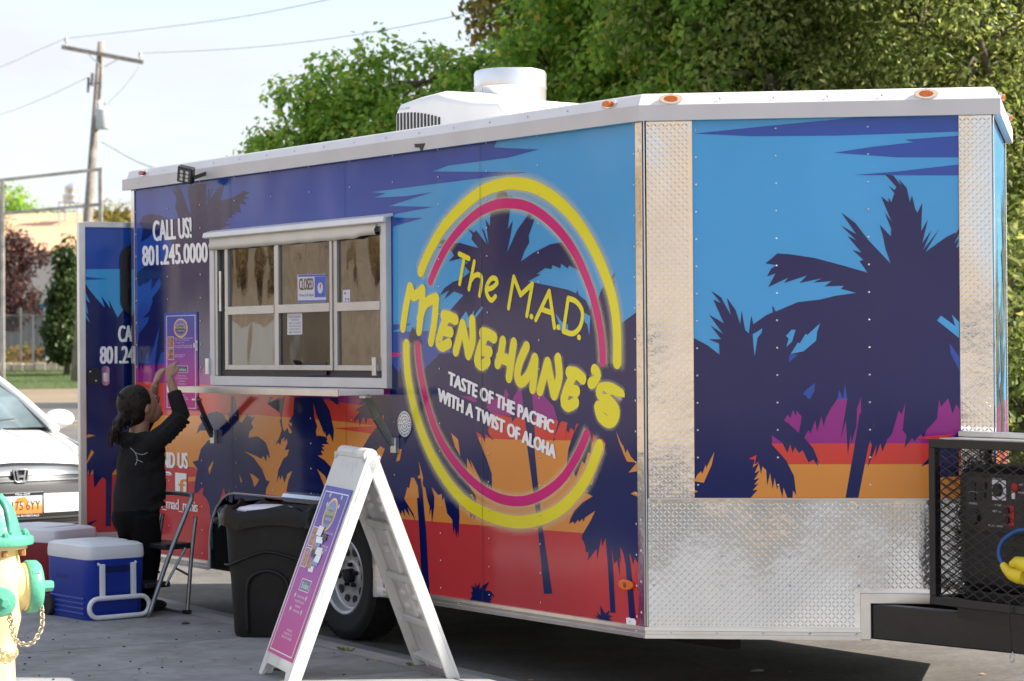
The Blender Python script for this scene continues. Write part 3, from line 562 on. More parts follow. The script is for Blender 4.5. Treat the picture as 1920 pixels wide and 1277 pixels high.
for q, c in ((zN([(365, 352), (395, 335), (415, 320), (410, 345), (390, 370), (375, 465), (368, 400)]), 'sky'), (zN([(562, 455), (600, 395), (610, 400), (640, 350), (650, 355), (716, 295), (700, 340), (695, 385), (630, 440)]), 'sky'), (zN([(540, 418), (552, 375), (538, 360), (568, 328), (588, 330), (570, 390)]), 'sky'),
             (zN([(552, 500), (556, 456), (600, 458)]), 'blue'), (zN([(1325, 280), (1345, 255), (1420, 310), (1402, 250), (1440, 290), (1440, 372)]), 'sky'), (zN([(1390, 398), (1440, 470), (1440, 540), (1395, 450)]), 'blue'), (zN([(625, 665), (645, 640), (690, 605), (685, 650), (662, 690), (650, 685), (640, 670)]), 'blue'),
             (zN([(60, 1117), (75, 1085), (95, 1065), (102, 1080), (120, 1030), (122, 1050), (165, 965), (152, 1030), (110, 1125)]), 'org'), (zN([(60, 1160), (80, 1172), (60, 1178)]), 'org')):
    art('n', [(max(1299.8, min(1798.6, u)), v) for u, v in q], V[c])
# far nose panel: a sliver of the same print
for z0, z1, mm in ((ZB + .3, ZB + .62, 'org'), (ZB + .62, ZB + .75, 'red'), (ZB + .75, ZB + .95, 'mag')):
    mb = MB(); mb.add([nose2(.046, z0, .0015), nose2(LN - .061, z0, .0015), nose2(LN - .061, z1, .0015), nose2(.046, z1, .0015)], [(0, 1, 2, 3)]); mb.build('vinyl_print', V[mm], trailer)
for j, (t0, zc0, h) in enumerate(((.35, 1.2, .5), (.85, 1.0, .6), (1.15, 1.6, .45))):
    pts = []
    for i in range(22):
        a = 2 * pi * i / 22; r_ = (.30 if i % 2 else .12) * (1.1 + .3 * sin(i * 1.7)); pts.append((max(.05, min(LN - .065, t0 + r_ * cos(a))), ZB + zc0 + r_ * 1.6 * sin(a) * h * 2))
    mb = MB(); mb.add([nose2(p_[0], p_[1], .0020 + .0004 * j) for p_ in pts], tessellate_polygon([[Vector((*p_, 0)) for p_ in pts]])); mb.build('palm_print', N, trailer)

# ---- rivets
def rivets(name, P, cols, rows, d, r=.0055):
    mb = MB()
    for x in cols:
        for z in rows:
            base = len(mb.v); c = P(x, z, d + .003)
            mb.v.append(tuple(c))
            for j in range(6): mb.v.append(tuple(P(x + r * cos(j * pi / 3), z + r * sin(j * pi / 3), d)))
            mb.f += [(base, base + 1 + j, base + 1 + (j + 1) % 6) for j in range(6)]
    o = mb.build(name, alum, trailer, fix=False); o['kind'] = 'stuff'; return o
ds = .0012 + .00004 * LAY['s'] + .0003
WX0, WX1, WZ0, WZ1 = -3.84, -1.995, sd(405, 722)[1], sd(403, 436)[1]      # serving window opening
colx = [-LS + .055 + i * .4065 for i in range(12)]
colx[-1] = -.06
mb_rows = [ZB + .08 + i * .1285 for i in range(17)]
allr = []
for x in colx:
    for z in mb_rows:
        if WX0 - .05 < x < WX1 + .05 and WZ0 - .12 < z < WZ1 + .1: continue
        if HX0 - .03 < x < HX1 + .03 and z < HZ + .03: continue
        if sd(307, 600)[0] - .02 < x < sd(368, 600)[0] + .03 and sd(340, 780)[1] < z < sd(340, 580)[1]: continue
        allr.append((x, z))
mb = MB()
for x, z in allr:
    base = len(mb.v); mb.v.append(tuple(SP(x, z, ds + .003)))
    for j in range(6): mb.v.append(tuple(SP(x + 0.0048 * cos(j * pi / 3), z + .0048 * sin(j * pi / 3), ds)))
    mb.f += [(base, base + 1 + j, base + 1 + (j + 1) % 6) for j in range(6)]
tag(mb.build('rivets', alum, trailer, fix=False), kind='stuff')
dn = .0012 + .00004 * LAY['n'] + .0003
rivets('rivets', NP, [nsd(u, 500)[0] for u in (1306, 1456, 1629)], [PZ + .06 + i * .113 for i in range(14)], dn, .0043)
rivets('rivets', NP, [.03 + i * .28 for i in range(6)], [PZ - .03, ZB + .34, ZB + .22], .0086, .007)
rivets('rivets', NP, [.1 + i * .19 for i in range(5)], [ZB + .022], .0115, .006); rivets('rivets', SP, [-.06 - i * .45 for i in range(5)] + [-4.1, -4.5], [ZB + .02], .0115, .006)
rivets('rivets', lambda x, z, d: Vector((x, -d, z)), [-4.7 + i * .30 for i in range(16)], [ZT + .085], .0275, .006)
rivets('rivets', NP, [.1 + i * .22 for i in range(6)], [ZT + .085], .0275, .006)
rivets('rivets', SP, [-.024], [ZB + .1 + i * .128 for i in range(16)], .0096, .006)
# ------------------------------------------------------------------ serving window
def sbox(mb, x0, x1, z0, z1, d0, d1): return mb.box(x0, x1, -d1, -d0, z0, z1)
win = link('serving_window', bpy.data.meshes.new('window_surround'), trailer)
win.data.materials.append(whitetrim)
fx0, fx1, fz0, fz1 = WX0, WX1, WZ0, WZ1
mb = MB()
sbox(mb, fx0, fx0 + .05, fz0, fz1, .002, .036); sbox(mb, fx1 - .045, fx1, fz0, fz1, .002, .036); sbox(mb, fx0 + .05, fx1 - .045, fz0, fz0 + .05, .002, .034); sbox(mb, fx0 + .05, fx1 - .045, fz1 - .05, fz1, .002, .034)
me = mb.mesh('window_surround'); me.materials.append(M('surround_aluminium', (.60, .60, .61), rough=.4, metal=.3, var=.06, ns=6)); win.data = me
bv = win.modifiers.new('bevel', 'BEVEL'); bv.width = .003; bv.segments = 2
# head flap (folded awning strip)
mb = MB(); mb.prism([(0, fz1 + .012), (-.055, fz1 - .004), (-.060, fz1 - .030), (-.045, fz1 - .034), (-.038, fz1 - .01), (0, fz1 - .002)], lambda u, v, d: Vector((d, u - .003, v)), fx0 - .03, fx1 + .02); mb.build('head_flashing', whitetrim, win, bevel=.002)
seal = M('ivory_seal', (.70, .66, .58), rough=.55, var=.08, ns=6, bump=.001, bs=20)
mb = MB(); n_ = 26
for i in range(n_):
    x = fx0 + .02 + (fx1 - .10 - fx0) * i / (n_ - 1); w_ = .0015 * sin(i * 1.9) + (.010 if i > 22 else 0)
    mb.v += [(x, -.037, fz1 - .035), (x, -.052, fz1 - .075 + w_), (x, -.044, fz1 - .10 + w_), (x, -.037, fz1 - .095 + w_)]
for i in range(n_ - 1):
    for j in range(3): mb.f.append((i * 4 + j, i * 4 + j + 1, i * 4 + 5 + j, i * 4 + 4 + j))
mb.build('weather_strip', seal, win, smooth=True)
frame = M('window_frame_aluminium', (.52, .52, .53), rough=.35, metal=.75, var=.06, ns=7)
# sliding sashes: three columns by two rows
ix0, ix1, iz0, iz1 = fx0 + .16, fx1 - .047, fz0 + .085, fz1 - .052
mb = MB(); sbox(mb, fx0 + .052, ix0 + .02, fz0 + .052, fz1 - .052, .006, .008); mb.build('jamb_recess', black, win)
mb = MB(); sbox(mb, fx0 + .052, fx0 + .078, fz0 + .052, fz1 - .052, .008, .03); mb.build('side_jamb', frame, win, bevel=.002)
mb = MB(); sbox(mb, fx0 + .098, fx0 + .118, fz0 + .4, fz0 + .62, .009, .03); mb.build('sash_latch', galv, win, bevel=.003)
mb = MB(); sbox(mb, fx0 + .052, fx1 - .047, fz0 + .052, fz0 + .083, .006, .012); mb.build('sill_track', black, win)
glassd = M('dark_glass', (.012, .012, .013), rough=.03, spec=.3, wave=.0035, ws=4.0)
cols_ = [sd(u, 560)[0] for u in (433, 527, 634, 724)]
zmid = sd(440, 583)[1] + .0
for i in range(3):
    x0, x1 = cols_[i] - (.0 if i else .02), cols_[i + 1] - .004
    if i == 2: x1 = ix1
    d = (.016, .024, .016)[i]
    sash = MB(); sbox(sash, x0, x0 + .034, iz0, iz1, d - .014, d + .012); sbox(sash, x1 - .020, x1, iz0, iz1, d - .014, d + .012)
    sbox(sash, x0 + .034, x1 - .020, iz0, iz0 + .026, d - .014, d + .010); sbox(sash, x0 + .034, x1 - .020, iz1 - .02, iz1, d - .014, d + .010)
    sbox(sash, x0 + .034, x1 - .020, zmid - .022, zmid + .022, d - .012, d + .016)
    so_ = sash.build('window_sash', frame, win, bevel=.002)
    for z0, z1 in ((iz0 + .026, zmid - .022), (zmid + .022, iz1 - .02)):
        g = MB(); sbox(g, x0 + .0345, x1 - .0205, z0, z1, d - .008, d - .002); g.build('pane', glassd if (i == 1 and z0 < zmid - .1) else glassm, so_)
# things taped inside the panes, on the glass
def signquad(name, px, mat, d, parent=win):
    p = [sd(u, v, -d) for u, v in px]; mb = MB()
    mb.prism(p, SP, d, d + .0012); return mb.build(name, mat, parent)
paper = M('paper_white', srgb(205, 205, 212), rough=.6, var=.04, ns=9)
cs = signquad('closed_sign', [(558, 515), (612, 514), (612, 566), (559, 567)], paper, .0225)
mb = MB(); mb.prism([sd(u, v, -.024) for u, v in ((559, 515.5), (611.5, 514.5), (611.5, 518), (559, 519))], SP, .0239, .0243); mb.prism([sd(u, v, -.024) for u, v in ((559, 563.5), (611.5, 562.5), (611.5, 565.5), (559, 566.5))], SP, .0239, .0243); mb.build('print_border', M('print_blue', srgb(70, 90, 190), var=.02), cs)
mb = MB(); mb.prism([sd(u, v, -.024) for u, v in ((590, 519), (611, 518.5), (611, 557), (590, 557.5))], SP, .0239, .0243); mb.build('clock_print', M('print_blue'), cs)
cc = sd(600.5, 540, -.0245); mb = MB(); mb.prism([(cc[0] + .028 * cos(a), cc[1] + .028 * sin(a)) for a in [2 * pi * i / 20 for i in range(20)]], SP, .0244, .0247); mb.build('clock_face_print', paper, cs)
mb = MB(); mb.prism([(cc[0] - .006, cc[1]), (cc[0] + .004, cc[1] - .004), (cc[0] + .008, cc[1] + .02), (cc[0] - .004, cc[1] + .022)], SP, .0248, .025); mb.build('clock_hand_print', M('print_red', srgb(200, 50, 40), var=.02), cs)
def gtext(s, p0, p1, up, mat, d, parent, bold=0, name='lettering'):
    mb = MB()
    for i, e in enumerate([0] if not bold else [-bold, 0, bold]):
        def fn(x, y):
            u = p0[0] + (p1[0] - p0[0]) * x + up[0] * y + e; v = p0[1] + (p1[1] - p0[1]) * x + up[1] * y
            q = sd(u, v, -d); return SP(q[0], q[1], d + i * .00006)
        textmb(s, fn, mb=mb)
    return mb.build(name, mat, parent, fix=False)
ink = M('print_dark', srgb(45, 40, 48), var=.02); brn = M('print_brown', srgb(110, 70, 50), var=.02)
gtext('CLOSED', (561, 544), (587.5, 543), (0, -22), brn, .0241, cs, .5); gtext('Please Call Again', (561, 556), (588, 555), (0, -5), ink, .0241, cs)
nb = signquad('notice_sheet', [(539, 588), (567, 587), (567, 627), (539, 628)], paper, .0225)
for i, tx in enumerate(('FOOD ALLERGY', 'NOTICE', 'please be advised', 'that food may', 'contain milk nuts', 'eggs wheat soy')): gtext(tx, (542 + (4 if i == 1 else 0), 596 + i * 5.6), (564 - (4 if i == 1 else 0), 595.6 + i * 5.6), (0, -3.2), ink, .0241, nb)
cd = signquad('card_sticker', [(643, 544), (657, 543), (657, 571), (643, 572)], paper, .0146)
for u, v, c in ((647, 550, 'ink'), (648, 561, 'print_red'), (653, 561, 'print_blue'), (648, 567, 'print_blue'), (653.5, 567, 'print_red')):
    p = sd(u, v, -.016); mb = MB(); mb.prism([(p[0] - .006, p[1] - .005), (p[0] + .006, p[1] - .005), (p[0] + .006, p[1] + .005), (p[0] - .006, p[1] + .005)], SP, .0159, .0162); mb.build('sticker_mark', ink if c == 'ink' else MATS[c], cd)
# screen on the counter inside the middle pane
mb = MB(); q = [sd(u, v, -.024) for u, v in ((566, 680), (612, 679), (612, 704), (566, 705))]; mb.prism(q, SP, .0225, .024); mb.build('card_terminal', black, win)
# counter flap and struts
sx0, sx1 = sd(313, 740, -.42)[0], fx1 + .0
cz = fz0 - .004
flap = MB(); flap.box(fx0 - .0, fx1 - .02, -.29, -.037, cz - .028, cz); fl = flap.build('counter_shelf', whitetrim, win, bevel=.004)
mb = MB(); mb.box(fx0, fx1 - .02, -.295, -.2905, cz - .030, cz + .002); mb.build('shelf_edge', alum, fl)
strut = M('strut_steel', (.20, .235, .235), rough=.35, metal=.8, var=.2, ns=15)
for px0, px1 in (((686, 733), (737, 838)), ((370, 741), (398, 822))):
    a = hit(px0[0], px0[1] + 6, (0, -.17, 0), (0, 1, 0)); b_ = hit(px1[0], px1[1] - 6, (0, -.02, 0), (0, 1, 0)); a.z = min(a.z, cz - .029)
    st = MB(); st.bar(a, a.lerp(b_, .55), .012, .034, (0, 0, 1)); s1 = st.build('shelf_strut', strut, win, bevel=.003)
    st = MB(); st.bar(a.lerp(b_, .42) + Vector((0, -.009, 0)), b_, .02, .042, (0, 0, 1)); st.build('strut_sleeve', strut, s1, bevel=.004)
    st = MB(); st.box(b_.x - .015, b_.x + .03, -.028, -.002, b_.z - .045, b_.z + .03); st.build('strut_bracket', galv, s1, bevel=.003)
    st = MB(); st.box(a.x - .03, a.x + .02, a.y - .02, a.y + .02, a.z - .012, a.z + .0); st.build('strut_hinge', galv, s1, bevel=.003)
for u in (402, 716):
    x, z = sd(u, 687); mb = MB(); mb.box(x - .012, x + .022, -.052, -.036, z - .045, z + .045); mb.build('window_catch', galv, win, bevel=.004)

for x_s in (-1.215, -2.435, -3.655):
    for z0, z1 in ((ZB + .046, ZT),) if not (WX0 < x_s < WX1) else ((HZ + .03, fz0 - .02), (fz1 + .02, ZT)):
        if HX0 < x_s < HX1: z0 = max(z0, HZ + .03)
        strip(SP, x_s - .0012, x_s + .0012, z0, z1, 'panel_seam', M('seam_dark', (.05, .05, .07), rough=.5), ds - .0002, ds + .0001)  # thin dark line along each panel joint
# ------------------------------------------------------------------ menu poster on the wall left of the window
pp = [sd(u, v, -.006) for u, v in ((308, 587), (370, 584), (369, 766), (310, 768))]
px0, px1 = pp[0][0], pp[1][0]; pz1, pz0 = pp[0][1], pp[3][1] - .0
post = bpy.data.materials.new('menu_poster_print'); post.use_nodes = True
def grad_mat(m, z0, z1, stops, rough=.5):
    t = m.node_tree; b = t.nodes['Principled BSDF']; b.inputs['Roughness'].default_value = rough
    tc = t.nodes.new('ShaderNodeTexCoord'); sp = t.nodes.new('ShaderNodeSeparateXYZ'); mr = t.nodes.new('ShaderNodeMapRange'); r = t.nodes.new('ShaderNodeValToRGB')
    mr.inputs[1].default_value = z0; mr.inputs[2].default_value = z1
    e = r.color_ramp.elements; e[0].position, e[1].position = stops[0][0], stops[-1][0]; e[0].color = (*stops[0][1], 1); e[1].color = (*stops[-1][1], 1)
    for p_, c in stops[1:-1]: q = e.new(p_); q.color = (*c, 1)
    t.links.new(tc.outputs['Object'], sp.inputs[0]); t.links.new(sp.outputs['Z'], mr.inputs[0]); t.links.new(mr.outputs[0], r.inputs[0]); t.links.new(r.outputs[0], b.inputs['Base Color'])
STOPS = [(0, srgb(196, 48, 130)), (.45, srgb(170, 66, 160)), (.75, srgb(96, 70, 165)), (1, srgb(60, 84, 175))]
grad_mat(post, pz0, pz1, STOPS)
mb = MB(); mb.prism([(px0, pz0), (px1, pz0), (px1, pz1), (px0, pz1)], SP, .0042, .0058); poster = mb.build('menu_poster', post, trailer)
whitep = M('print_white', srgb(225, 222, 235), rough=.3, var=.02); yelp = M('print_yellow', srgb(225, 205, 70), rough=.3, var=.03)
food = M('print_food', srgb(165, 110, 80), rough=.4, var=.75, ns=60); navyp = M('print_navy', srgb(30, 34, 90), rough=.3, var=.03)
def menu(parent, Pf, w, h, fingers=False):
    """the same menu artwork for the wall poster and for the pavement board; Pf(x, z, d) with x 0..w, z 0..h"""
    def add(name, polys, mat, d):
        mb = MB()
        for q in polys: mb.add([Pf(x * w, z * h, d) for x, z in q], tessellate_polygon([[Vector((x * w, z * h, 0)) for x, z in q]]))
        return mb.build(name, mat, parent, fix=False)
    r = .05; ww = .018
    outer = [(.06, .02), (.94, .02), (.94, .97), (.06, .97)]
    fr = []
    for (x0, z0, x1, z1) in ((.06, .02, .94, .026), (.06, .964, .94, .97), (.06, .026, .06 + ww, .964), (.94 - ww, .026, .94, .964)): fr.append([(x0, z0), (x1, z0), (x1, z1), (x0, z1)])
    add('border_print', fr, whitep, .0003)
    ell = lambda cx, cz, a, b, n=28: [(cx + a * cos(2 * pi * i / n), cz + b * sin(2 * pi * i / n)) for i in range(n)]
    add('logo_print', [ell(.5, .84, .21, .098)], yelp, .0003); add('logo_print', [ell(.5, .84, .185, .086)], M('print_pink', srgb(205, 50, 130), rough=.3), .0005); add('logo_print', [ell(.5, .84, .165, .077)], M('print_sky', srgb(70, 110, 190), rough=.3), .0007); add('logo_print', [ell(.5, .825, .15, .045)], navyp, .0009)
    def tx(s, x0, z0, x1, ch, mat, d=.0011, name='lettering'):
        return textmb(s, lambda x, y: Pf((x0 + (x1 - x0) * x) * w, (z0 + ch * y) * h, d)).build(name, mat, parent, fix=False)
    tx('The M.A.D.', .38, .865, .62, .02, yelp); tx("MENEHUNE'S", .30, .835, .70, .024, yelp); tx('TASTE OF', .38, .805, .62, .014, whitep)
    for z in (.64, .515): add('photo_print', [[(.10, z), (.29, z), (.29, z + .115), (.10, z + .115)]], whitep, .0003); add('photo_print', [[(.11, z + .004), (.28, z + .004), (.28, z + .111), (.11, z + .111)]], food, .0005)
    for s, z, x1 in (('KALUA PORK BOWL PLATE', .73, .86), ('with rice and macaroni', .712, .75), ('CHICKEN PLATE', .685, .6), ('KAL-BI PLATE AND RIB', .655, .84), ('CHICKEN COMBO PLATE', .637, .84), ('MUSUBI AND RICE', .56, .62), ('BUILD YOUR BOWL', .542, .58)): tx(s, .32, z, x1, .011, whitep, .0003)
    add('heading_print', [[(.34, .385), (.71, .385), (.71, .455), (.34, .455)]], whitep, .0003); add('heading_print', [[(.352, .389), (.698, .389), (.698, .451), (.352, .451)]], navyp, .0005); tx('Sides', .40, .402, .66, .034, whitep, .0008)
    for s, z, a in (('SCOOP OF RICE', .345, .38), ('MACARONI SALAD', .318, .34), ('KIMCHI', .29, .42), ('PINEAPPLE', .262, .4), ('ALLERGIES', .15, .42), ('PLEASE TELL US', .128, .36), ('BEFORE YOU ORDER', .106, .32)): tx(s, a, z, 1 - a + .04, .012, whitep, .0003)
menu(poster, lambda x, z, d: SP(px0 + x, pz0 + z, .0058 + d), px1 - px0, pz1 - pz0)
for i, z in enumerate((.685, .66, .63)):
    mb = MB(); zz = pz0 + (pz1 - pz0) * z; mb.prism([(px1 - .03 - .02 * (i == 1), zz - .012), (px1 + .0, zz - .012), (px1 + .0, zz + .014), (px1 - .03 - .02 * (i == 1), zz + .014)], SP, .0062, .0066); mb.build('price_sticker', paper, poster)

# ------------------------------------------------------------------ rear door, swung open behind the corner
HINGE = Vector((-LS - .012, .49, 0))
dirw = Vector((-.90, -.436, 0)).normalized(); dd_ = (TR3 @ dirw).normalized(); dn_ = Vector((dd_.y, -dd_.x, 0))
if (TR3 @ (Vector((0, 0, 0)) - Vector((-2.5, 13.9, 0)))).dot(dn_) < 0: dn_ = -dn_
DW, DZ0, DZ1 = .78, ZB + .115, ZB + 1.952
def DP(x, z, d=0.0): return HINGE + dd_ * x + dn_ * d + Vector((0, 0, z))
def dpx(u, v, d=0.0):
    p = hit(u, v, HINGE + dn_ * d, dn_); return ((p - HINGE).dot(dd_), p.z)
fx_ = dpx(150, 700)[0]; DW = fx_
mb = MB(); mb.prism([(.03, DZ0), (DW, DZ0), (DW, DZ1), (.03, DZ1)], DP, -.035, 0); door = mb.build('rear_door', V['blue'], trailer)
mb = MB()
for q in ([(DW - .035, DZ0), (DW + .004, DZ0), (DW + .004, DZ1), (DW - .035, DZ1)], [(.03, DZ1 - .03), (DW - .035, DZ1 - .03), (DW - .035, DZ1 + .004), (.03, DZ1 + .004)], [(.03, DZ0 - .004), (DW - .035, DZ0 - .004), (DW - .035, DZ0 + .03), (.03, DZ0 + .03)], [(.026, DZ0), (.05, DZ0), (.05, DZ1), (.026, DZ1)]): mb.prism(q, DP, -.04, .008)
mb.build('door_frame', alum, door, bevel=.003)
DL = [0]
def dart(px, mat, conv=None):
    DL[0] += 1; p = [dpx(u, v) for u, v in px]; p = [(max(.051, min(DW - .036, x)), max(DZ0 + .031, min(DZ1 - .031, z))) for x, z in p]; mb = MB()
    mb.add([DP(x, z, .0008 + .00005 * DL[0]) for x, z in p], tessellate_polygon([[Vector((x, z, 0)) for x, z in p]]))
    return mb.build('vinyl_print', mat, door, fix=False)
zP = lambda p: zc(0, 320, 2.902, p); zQ = lambda p: zc(140, 700, 4.12, p)
dart([(140, 505), (420, 503), (420, 640), (140, 640)], V['sky']); dart(zP([(440, 577), (590, 590), (440, 596)]), V['blue'])
dart([(140, 640), (420, 640), (420, 760), (140, 760)], N); dart([(140, 760), (420, 760), (420, 900), (140, 900)], V['org']); dart([(140, 890), (420, 890), (420, 1010), (140, 1010)], V['low']); dart([(140, 745), (420, 745), (420, 768), (140, 768)], V['red'])
dart(zP([(440, 615), (480, 640), (520, 690), (570, 745), (550, 680), (600, 750), (590, 700), (625, 770), (640, 800), (680, 740), (650, 710), (700, 720), (760, 690), (900, 690), (900, 1400), (440, 1400), (440, 800), (490, 830), (440, 770), (480, 780), (440, 700), (490, 720), (440, 660)]), N)
dart(zQ([(60, 100), (95, 200), (110, 260), (150, 240), (200, 150), (170, 270), (200, 290), (230, 160), (900, 150), (900, 700), (330, 720), (250, 830), (215, 800), (190, 830), (165, 870), (150, 880), (140, 740), (110, 800), (105, 740), (60, 810), (60, 700), (150, 610), (130, 590), (60, 680), (60, 500), (160, 480), (110, 470), (60, 480), (60, 350), (150, 365), (110, 320), (60, 310)]), N)
dart(zQ([(240, 780), (290, 780), (280, 1180), (240, 1180)]), N); dart(zQ([(60, 1180), (110, 1150), (180, 1128), (140, 1160), (110, 1185)]), N)
mb = MB()
for k_, (s, p0, p1, up) in enumerate((('CALL US!', (222.5, 641), (293, 640), (0, -31)), ('801.245.0000', (188, 682), (316, 680), (0, -33)))):
    for e in (-1.3, 0, 1.3):
        DL[0] += 1
        def fn(x, y):
            q = dpx(p0[0] + (p1[0] - p0[0]) * x + up[0] * y + e, p0[1] + (p1[1] - p0[1]) * x + up[1] * y); return DP(q[0], q[1], .0008 + .00005 * DL[0])
        textmb(s, fn, 0, .94, mb)
mb.build('lettering', W_, door, fix=False)
def rrect(x0, x1, z0, z1, r, n=6):
    o = []
    for cx, cz_, a0 in ((x1 - r, z0 + r, -pi / 2), (x1 - r, z1 - r, 0), (x0 + r, z1 - r, pi / 2), (x0 + r, z0 + r, pi)):
        for i in range(n + 1): a = a0 + pi / 2 * i / n; o.append((cx + r * cos(a), cz_ + r * sin(a)))
    return o
wx1, wz1 = dpx(224, 457); _, wz0 = dpx(228, 592); wx0 = wx1 - .36
mb = MB(); mb.prism(rrect(wx0, wx1, wz0, wz1, .09), DP, .004, .016); dwn = mb.build('door_window', black, door, bevel=.004)
mb = MB(); mb.prism(rrect(wx0 + .045, wx1 - .045, (wz0 + wz1) / 2 + .02, wz1 - .04, .05), DP, .0165, .019); mb.build('pane', glassm, dwn)
mb = MB(); mb.prism(rrect(wx0 + .045, wx1 - .045, wz0 + .04, (wz0 + wz1) / 2 - .02, .05), DP, .0165, .019); mb.build('pane', glassm, dwn)
a, b_ = dpx(163, 691), dpx(186, 720)
mb = MB(); mb.prism(rrect(b_[0], a[0], b_[1], a[1], .012), DP, .004, .012); lk = mb.build('lock_plate', black, door, bevel=.002)
mb = MB()
for u, v in ((168, 697), (179, 714)): q = dpx(u, v); mb.ball(DP(q[0], q[1], .013), .006)
mb.v and mb.build('lock_screws', alum, lk)
a, b_ = dpx(190, 686), dpx(204, 723)
mb = MB(); mb.prism(rrect(b_[0], a[0], b_[1], a[1], .022), DP, .004, .014); ht = mb.build('door_latch', chrome, door, bevel=.003)
mb = MB(); mb.prism(rrect(b_[0] + .012, a[0] - .012, b_[1] + .02, a[1] - .04, .01), DP, .0145, .024); mb.build('latch_paddle', alum, ht, bevel=.003)

# ------------------------------------------------------------------ lamps on the trim
def marker(P, x, z, d, lens, w=.045, h=.021):
    mb = MB(); mb.prism([(x + w * cos(a) * (1.15 if abs(cos(a)) > .7 else 1), z + h * sin(a)) for a in [2 * pi * i / 12 for i in range(12)]], P, d, d + .010); o = mb.build('marker_lamp', chrome, trailer, bevel=.003)
    mb = MB(); mb.prism([(x + w * .68 * cos(a), z + h * .62 * sin(a)) for a in [2 * pi * i / 12 for i in range(12)]], P, d + .0105, d + .022); mb.build('lens', lens, o, bevel=.004)
zq = ZT + .087
marker(SP, sd(1152, 201)[0], zq, .024, amber); marker(SP, sd(277, 327)[0], zq - .002, .024, redlens)
marker(NP, nsd(1259, 192)[0], zq, .024, amber); marker(NP, nsd(1736, 183)[0], zq, .024, amber); marker(nose2, .18, zq, .024, amber); marker(nose2, 1.1, zq, .024, amber)
c_ = sd(1178, 1096); mb = MB(); mb.prism([(c_[0] + .05 * cos(a), c_[1] + .022 * sin(a)) for a in [2 * pi * i / 14 for i in range(14)]], SP, .006, .018); sl_ = mb.build('side_marker_lamp', amber, trailer, bevel=.006)
mb = MB(); mb.ball(SP(c_[0], c_[1], .018), (.010, .006, .012)); mb.build('bulb', M('bulb_dark', (.25, .04, .01), rough=.3), sl_)
# black flood lamp on the lip
c_ = hit(349, 327, (0, -.12, 0), (0, 1, 0)); rot = Matrix.Rotation(radians(38), 4, 'Z') @ Matrix.Rotation(radians(22), 4, 'X') @ Matrix.Rotation(radians(14), 4, 'Y'); mt = Matrix.Translation(c_) @ rot
mb = MB(); mb.box(-.045, .045, -.022, .022, -.045, .045, mt); fl_ = mb.build('flood_lamp', black, trailer, bevel=.006)
mb = MB(); mb.box(-.036, .036, -.026, -.0225, -.036, .036, mt); lens_ = mb.build('lens', M('lamp_lens', (.07, .07, .08), rough=.15, var=.6, ns=60), fl_)
mb = MB()
for i in (-1, 1):
    for j in (-1, 0, 1): mb.lathe([(.006, 0), (.010, .003)], 8, mt @ Matrix.Translation((i * .016, -.0262, j * .022)) @ Matrix.Rotation(pi / 2, 4, 'X'))
tag(mb.build('led', alum, lens_), kind='stuff')
mb = MB(); mb.bar(c_ + Vector((.03, .03, -.02)), Vector((c_.x + .07, -.03, c_.z + .005)), .014, .02); mb.build('lamp_bracket', black, fl_)
# torn spot in the lip with a black clip
q0 = [sd(u, v, -.037) for u, v in zI([(835, 115), (910, 110), (885, 175), (870, 140), (840, 140)])]
mb = MB(); mb.prism(q0, SP, .0365, .039); mb.build('torn_lip_patch', black, trailer)

# ------------------------------------------------------------------ roof gear
ZR = ZB + 2.25
ac = empty('air_conditioner', (0, 0, 0)); ac.parent = trailer
def acp(u, v, y): return hit(u, v, (0, y, 0), (0, 1, 0))
ay0, ay1 = .70, 1.32                                                            # across the roof
p0 = acp(737, 215, ay0); ACH = (acp(830, 180, .9).z - ZR - .03) / .335; xr = p0.x                                              # rear end of the shroud
prof = [(0.0, .0), (0.0, .26), (.03, .30), (.22, .325), (.40, .335), (.55, .30), (.75, .25), (1.0, .22), (1.05, .16), (1.06, 0)]
k_ = len(prof); mb = MB(); ys = [(0, .82), (.05, .95), (.14, 1), (.5, 1.01), (.86, 1), (.95, .95), (1, .82)]
for fy, fz in ys:
    for (x, z) in prof: mb.v.append((xr + x + (.03 if fy in (0, 1) and x < .1 else 0), ay0 + (ay1 - ay0) * fy, ZR + .03 + z * fz * ACH))
for i in range(len(ys) - 1):
    for j in range(k_ - 1): mb.f.append((i * k_ + j, i * k_ + j + 1, (i + 1) * k_ + j + 1, (i + 1) * k_ + j))
mb.f.append(tuple(range(k_))); mb.f.append(tuple((len(ys) - 1) * k_ + j for j in range(k_)))
acb = mb.build('shroud', M('ac_white_plastic', (.80, .81, .82), rough=.35, var=.03), ac, auto=50, bevel=.012, seg=3)
mb = MB(); mb.box(xr + .1, xr + .95, ay0 + .05, ay1 - .05, ZR, ZR + .04); mb.build('gasket', black, ac)
def vents(P, n, x0, dx, z0, z1):
    for i in range(n):
        h = z1 - (z1 - z0) * (.0 + .35 * (i / n) ** 2)
        for a_, b2 in ((z0, z0 + .055), (z0 + .066, h)):
            mb = MB(); mb.prism([(x0 + i * dx, a_), (x0 + i * dx + dx * .45, a_), (x0 + i * dx + dx * .45, b2), (x0 + i * dx, b2)], P, .0, .004); mb.build('vent_slot', black, acb)
vents(lambda u, v, d: Vector((xr + u, ay0 - .0005 - d, v)), 13, .045, .034, ZR + .035, ZR + .05 + .2 * ACH)
vents(lambda u, v, d: Vector((xr - .001 - d, ay0 + u, v)), 15, .06, .034, ZR + .035, ZR + .05 + .2 * ACH)
textmb('EVOLUTION', lambda x, y: Vector((xr + .07 + .10 * x, ay0 - .002, ZR + .06 + .205 * ACH + .012 * y))).build('lettering', M('print_grey', srgb(150, 155, 165)), acb, fix=False)
